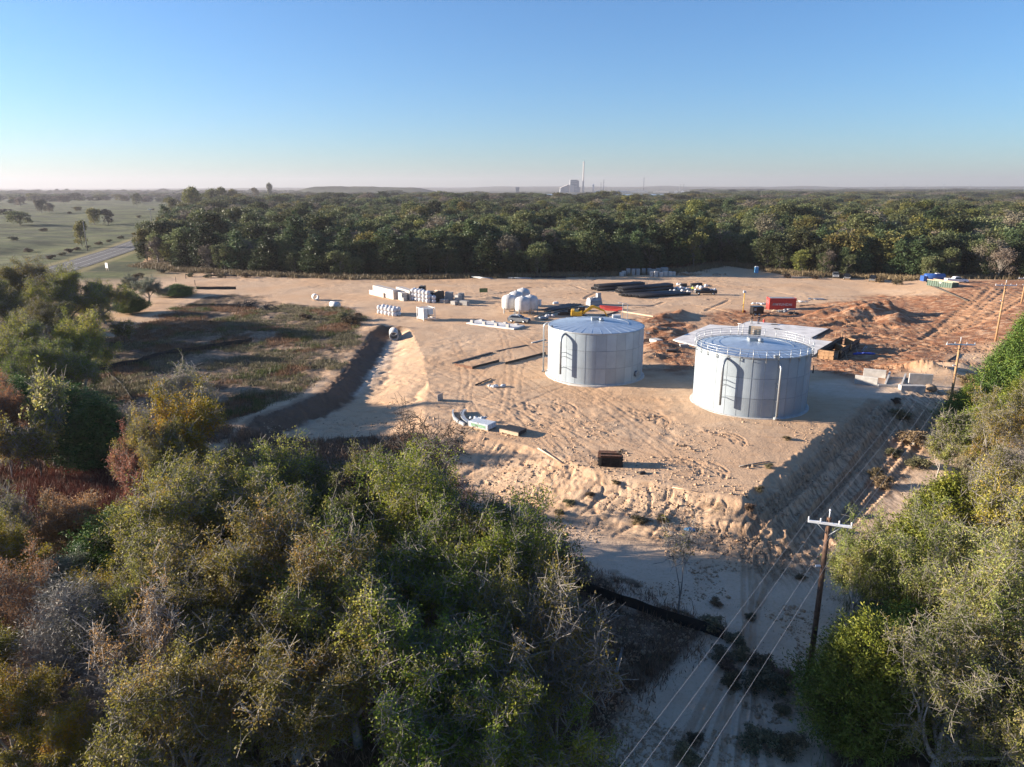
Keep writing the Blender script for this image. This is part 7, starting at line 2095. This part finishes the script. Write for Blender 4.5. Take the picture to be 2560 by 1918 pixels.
    def strip(o0, o1, dz):
        a = P_ + Nn * o0; b = P_ + Nn * o1; n = len(P_)
        return [(*a[i], zz[i] + dz) for i in range(n)] + [(*b[i], zz[i] + dz) for i in range(n)], [(i, i + 1, n + i + 1, n + i) for i in range(n - 1)]
    mb = MB(); mb.add(*strip(-6.6, 6.6, .10)); rd = mb.build('road', M['asphalt']); tag(rd, kind='structure')
    mb = MB(); mb.add(*strip(-4.32, -4.18, .114)); mb.add(*strip(4.18, 4.32, .114)); mb.add(*strip(-.17, -.08, .114)); mb.add(*strip(.08, .17, .114)); tag(mb.build('road_marking', M['mark']), kind='structure')


def background():
    # power station across the lake: real size, about four kilometres off
    def far(px, py, D):
        a, b, c = ray(px, py); t = D / math.hypot(a, b); return Vector((a * t, b * t, HC + c * t))
    D = 4150.0; s = D / F     # metres per photo pixel at that distance
    zb = 3.0
    g = lambda x: far(1360 + x / 5.53, 480, D)
    q = g(420); st = thing('power_station', 'hazy power station boiler house across the lake', 'power station', (q.x, q.y, zb), -q.x / q.y * .3)
    k = s / 5.53
    mb = MB(); mb.box(-62 * k, 30 * k, -30, 30, 0, 160 * k); mb.box(-55 * k, 50 * k, -26, 26, 160 * k + .01, 163 * k); mb.box(30.01 * k, 70 * k, -26, 26, 0, 70 * k); mb.box(-60 * k, 40 * k, -20, 20, 150 * k, 156 * k); mb.box(30.02 * k, 55 * k, -28, 28, 70.2 * k, 150 * k); mb.build('boiler_house', M['plant_steel'], st)
    mb = MB()
    for z in (40, 75, 110, 135): mb.box(-62.2 * k, 30.2 * k, -30.4, -30.1, z * k, (z + 6) * k)
    mb.box(-66 * k, -10 * k, -36, -30.5, 0, 95 * k); mb.build('annexe', M['chimney'], st)
    q = g(280); th = thing('turbine_hall', 'hall with a bright sloping roof beside the boiler house', 'power station', (q.x, q.y, zb))
    mb = MB(); mb.profile([(-60 * k, 0), (62 * k, 0), (62 * k, 95 * k), (48 * k, 100 * k), (-55 * k, 58 * k)], -30, 30); mb.build('hall', M['plant_steel'], th)
    mb = MB(); mb.add([(-57 * k, -31, 58.5 * k), (50 * k, -31, 101.5 * k), (50 * k, 31, 101.5 * k), (-57 * k, 31, 58.5 * k), (-57 * k, -31, 60 * k), (50 * k, -31, 103.5 * k), (50 * k, 31, 103.5 * k), (-57 * k, 31, 60 * k)], [(3, 2, 1, 0), (4, 5, 6, 7), (0, 1, 5, 4), (1, 2, 6, 5), (2, 3, 7, 6), (3, 0, 4, 7)]); mb.build('roof', M['plant_roof'], th)
    q = g(540); mb = MB(); mb.lathe([(13 * k, 0), (10 * k, 120 * k), (8.5 * k, 392 * k), (8.5 * k, 396 * k), (0, 396 * k)], 24); ch = mb.build('chimney', M['chimney'], None, (q.x, q.y, zb)); tag(ch, 'very tall slim concrete chimney across the lake', 'chimney')
    mb = MB(); mb.lathe([(8.7 * k, 384 * k), (9 * k, 384 * k), (9 * k, 397 * k), (7 * k, 398 * k)], 20); mb.build('rim', M['dgalv'], ch)
    q = g(680); wt = thing('water_tower', 'small white water tower right of the tall chimney', 'water tower', (q.x, q.y, zb)); mb = MB(); mb.lathe([(0, 78 * k), (9 * k, 84 * k), (12 * k, 94 * k), (9 * k, 104 * k), (0, 108 * k)], 16); mb.build('bowl', M['white'], wt)
    mb = MB()
    for a in range(5): mb.tube([(8 * k * math.cos(a * 1.257), 8 * k * math.sin(a * 1.257), 0), (7 * k * math.cos(a * 1.257), 7 * k * math.sin(a * 1.257), 84 * k)], 1.1, 6)
    mb.build('leg', M['white'], wt)
    for i, (x, h, r, lab) in enumerate(((785, 130, 1.6, 'thin mast beside the white water tower'), (822, 165, 2.0, 'taller thin mast right of the water tower'), (1375, 190, 1.6, 'thin lone mast above the white wall'), (1880, 100, 2.0, 'thin mast of the far works'), (1925, 105, 2.2, 'mast in the middle of the far works'))):
        q = g(x); mb = MB(); mb.tube([(0, 0, 0), (0, 0, h * k)], [r, r * .6], 6)
        for z in (.25, .5, .75, .95): mb.box(-r * 1.8, r * 1.8, -r * 1.8, r * 1.8, h * k * z, h * k * z + 1.5)
        tag(mb.build('mast', M['plant_steel'], None, (q.x, q.y, zb)), lab, 'mast')
    for i, (x0, x1, h, m, lab) in enumerate(((690, 815, 32, 'white', 'white shed below the masts'), (925, 1180, 34, 'plant_roof', 'long pale embankment works along the lake, first part'), (1180, 1440, 42, 'plant_roof', 'long pale embankment works along the lake, second part'), (1510, 1730, 30, 'plant_roof', 'low pale works beyond the embankment'), (1800, 1850, 34, 'white', 'first white roof of the far works'), (1890, 1940, 34, 'white', 'second white roof of the far works'), (1970, 2020, 34, 'white', 'third white roof of the far works'), (2060, 2110, 34, 'white', 'fourth white roof of the far works'), (360, 415, 10, 'white', 'white boathouse below the boiler house'))):
        a = g(x0); b = g(x1); w = (b - a).length; m_ = (a + b) / 2; mb = MB(); n = max(1, int(w / 60)); rg = random.Random(i)
        for j in range(n): mb.profile([(-w / 2 + j * w / n + 1, 0), (-w / 2 + (j + 1) * w / n - 1, 0), (-w / 2 + (j + 1) * w / n - 1, h * k * .55 * rg.uniform(.8, 1)), (-w / 2 + (j + .5) * w / n, h * k * rg.uniform(.7, .85)), (-w / 2 + j * w / n + 1, h * k * .55)], -15, 15)
        tag(mb.build('works_shed', M[m], None, (m_.x, m_.y, zb), math.atan2(b.y - a.y, b.x - a.x)), lab, 'shed')
    q = far(820 + 1218 / 2.572, 475, 3300); mb = MB(); mb.box(-7, 7, -7, 7, 0, 34); mb.box(-9, 9, -9, 9, 28, 33); tag(mb.build('lake_tower', M['plant_steel'], None, (q.x, q.y, -3)), 'small square tower standing at the lake shore', 'tower')
    rg = random.Random(4)
    for i in range(16):     # pylons / turbines far on the right horizon
        x = 1980 + i * 34 + rg.uniform(-10, 10); q = far(x, 472, 5600); mb = MB(); h = rg.uniform(40, 58); mb.tube([(0, 0, 0), (0, 0, h)], [1.0, .5], 6); mb.box(-7, 7, -.3, .3, h * .85, h * .87); mb.box(-5, 5, -.3, .3, h * .7, h * .72)
        tag(mb.build('pylon', M['dgalv'], None, (q.x, q.y, gz(q.x, q.y))), 'tiny pale pylon on the far horizon above the wood', 'pylon', 'far pylons on the horizon')
# ------------------------------------------------------------------ light, air, camera
def world():
    w = bpy.data.worlds.new('World'); SC.world = w; w.use_nodes = True
    N = w.node_tree.nodes; L = w.node_tree.links
    sky = N.new('ShaderNodeTexSky'); sky.sky_type = 'NISHITA'; sky.sun_disc = False
    sky.sun_elevation = R(SUN_EL); sky.sun_rotation = R(SUN_ROT); sky.altitude = 100
    sky.air_density = 1.0; sky.dust_density = SKY_DUST; sky.ozone_density = SKY_OZ
    tn = N.new('ShaderNodeMix'); tn.data_type = 'RGBA'; tn.blend_type = 'MULTIPLY'; tn.inputs[0].default_value = 1; tn.inputs[7].default_value = SKY_TINT
    L.new(sky.outputs[0], tn.inputs[6]); L.new(tn.outputs[2], N['Background'].inputs[0]); N['Background'].inputs[1].default_value = SKY_STR
    l = bpy.data.lights.new('sun', 'SUN'); l.energy = SUN_STR; l.angle = R(.53); l.color = SUN_COL
    o = bpy.data.objects.new('sun', l); COL.objects.link(o)
    az = R(SUN_AZ)
    d = Vector((math.cos(az) * math.cos(R(SUN_EL)), math.sin(az) * math.cos(R(SUN_EL)), -math.sin(R(SUN_EL))))
    o.rotation_mode = 'QUATERNION'; o.rotation_quaternion = d.to_track_quat('-Z', 'Y'); o.location = (-60, 0, 60)
    if HAZE > 0:
        mb = MB(); mb.box(-9000, 9000, -400, 13000, -40, 190)
        m = bpy.data.materials.new('air_haze'); m.use_nodes = True; t = m.node_tree; t.nodes.remove(t.nodes['Principled BSDF'])
        v = t.nodes.new('ShaderNodeVolumePrincipled'); v.inputs['Color'].default_value = HAZE_COL; v.inputs['Density'].default_value = HAZE; v.inputs['Anisotropy'].default_value = HAZE_G
        t.links.new(v.outputs[0], t.nodes['Material Output'].inputs['Volume'])
        h = mb.build('haze', m); tag(h, 'thin pale morning haze over the whole site', None, None, 'stuff'); h.display_type = 'BOUNDS'
    cam = bpy.data.cameras.new('camera'); cam.sensor_fit = 'HORIZONTAL'; cam.sensor_width = 36; cam.lens = 36 * F / 2560; cam.clip_start = .5; cam.clip_end = 40000
    c = bpy.data.objects.new('camera', cam); COL.objects.link(c); c.location = (0, 0, HC); c.rotation_euler = (PI / 2 - TH, 0, 0); SC.camera = c
    vs = SC.view_settings; vs.view_transform = 'Standard'; vs.look = 'None'; vs.exposure = EXPO; vs.gamma = 1
    SC.cycles.use_denoising = True; SC.cycles.denoiser = 'OPENIMAGEDENOISE'
    SC.cycles.max_bounces = 8; SC.cycles.diffuse_bounces = 5; SC.cycles.glossy_bounces = 2; SC.cycles.transmission_bounces = 3; SC.cycles.volume_bounces = 0; SC.cycles.transparent_max_bounces = 4
    SC.cycles.caustics_reflective = False; SC.cycles.caustics_refractive = False; SC.cycles.sample_clamp_indirect = 6
    SC.render.use_persistent_data = False


SUN_EL, SUN_AZ, SUN_ROT, SUN_STR, SUN_COL = 12.5, -8.0, -82.0, 3.6, (1.0, .86, .70)
SKY_STR, SKY_DUST, SKY_OZ = .055, .35, 5.2
SKY_TINT = (.74, .80, .86, 1)
HAZE, HAZE_G, HAZE_COL, EXPO = 1.05e-4, .22, (.56, .56, .63, 1), 2.22
import time as _t
_t0 = _t.time()


def lap(s):
    print('LAP', s, round(_t.time() - _t0, 1))


build_ground(); lap('ground')
woods(); lap('woods')
undergrowth(); lap('undergrowth')
site(); lap('site')
world(); lap('world')
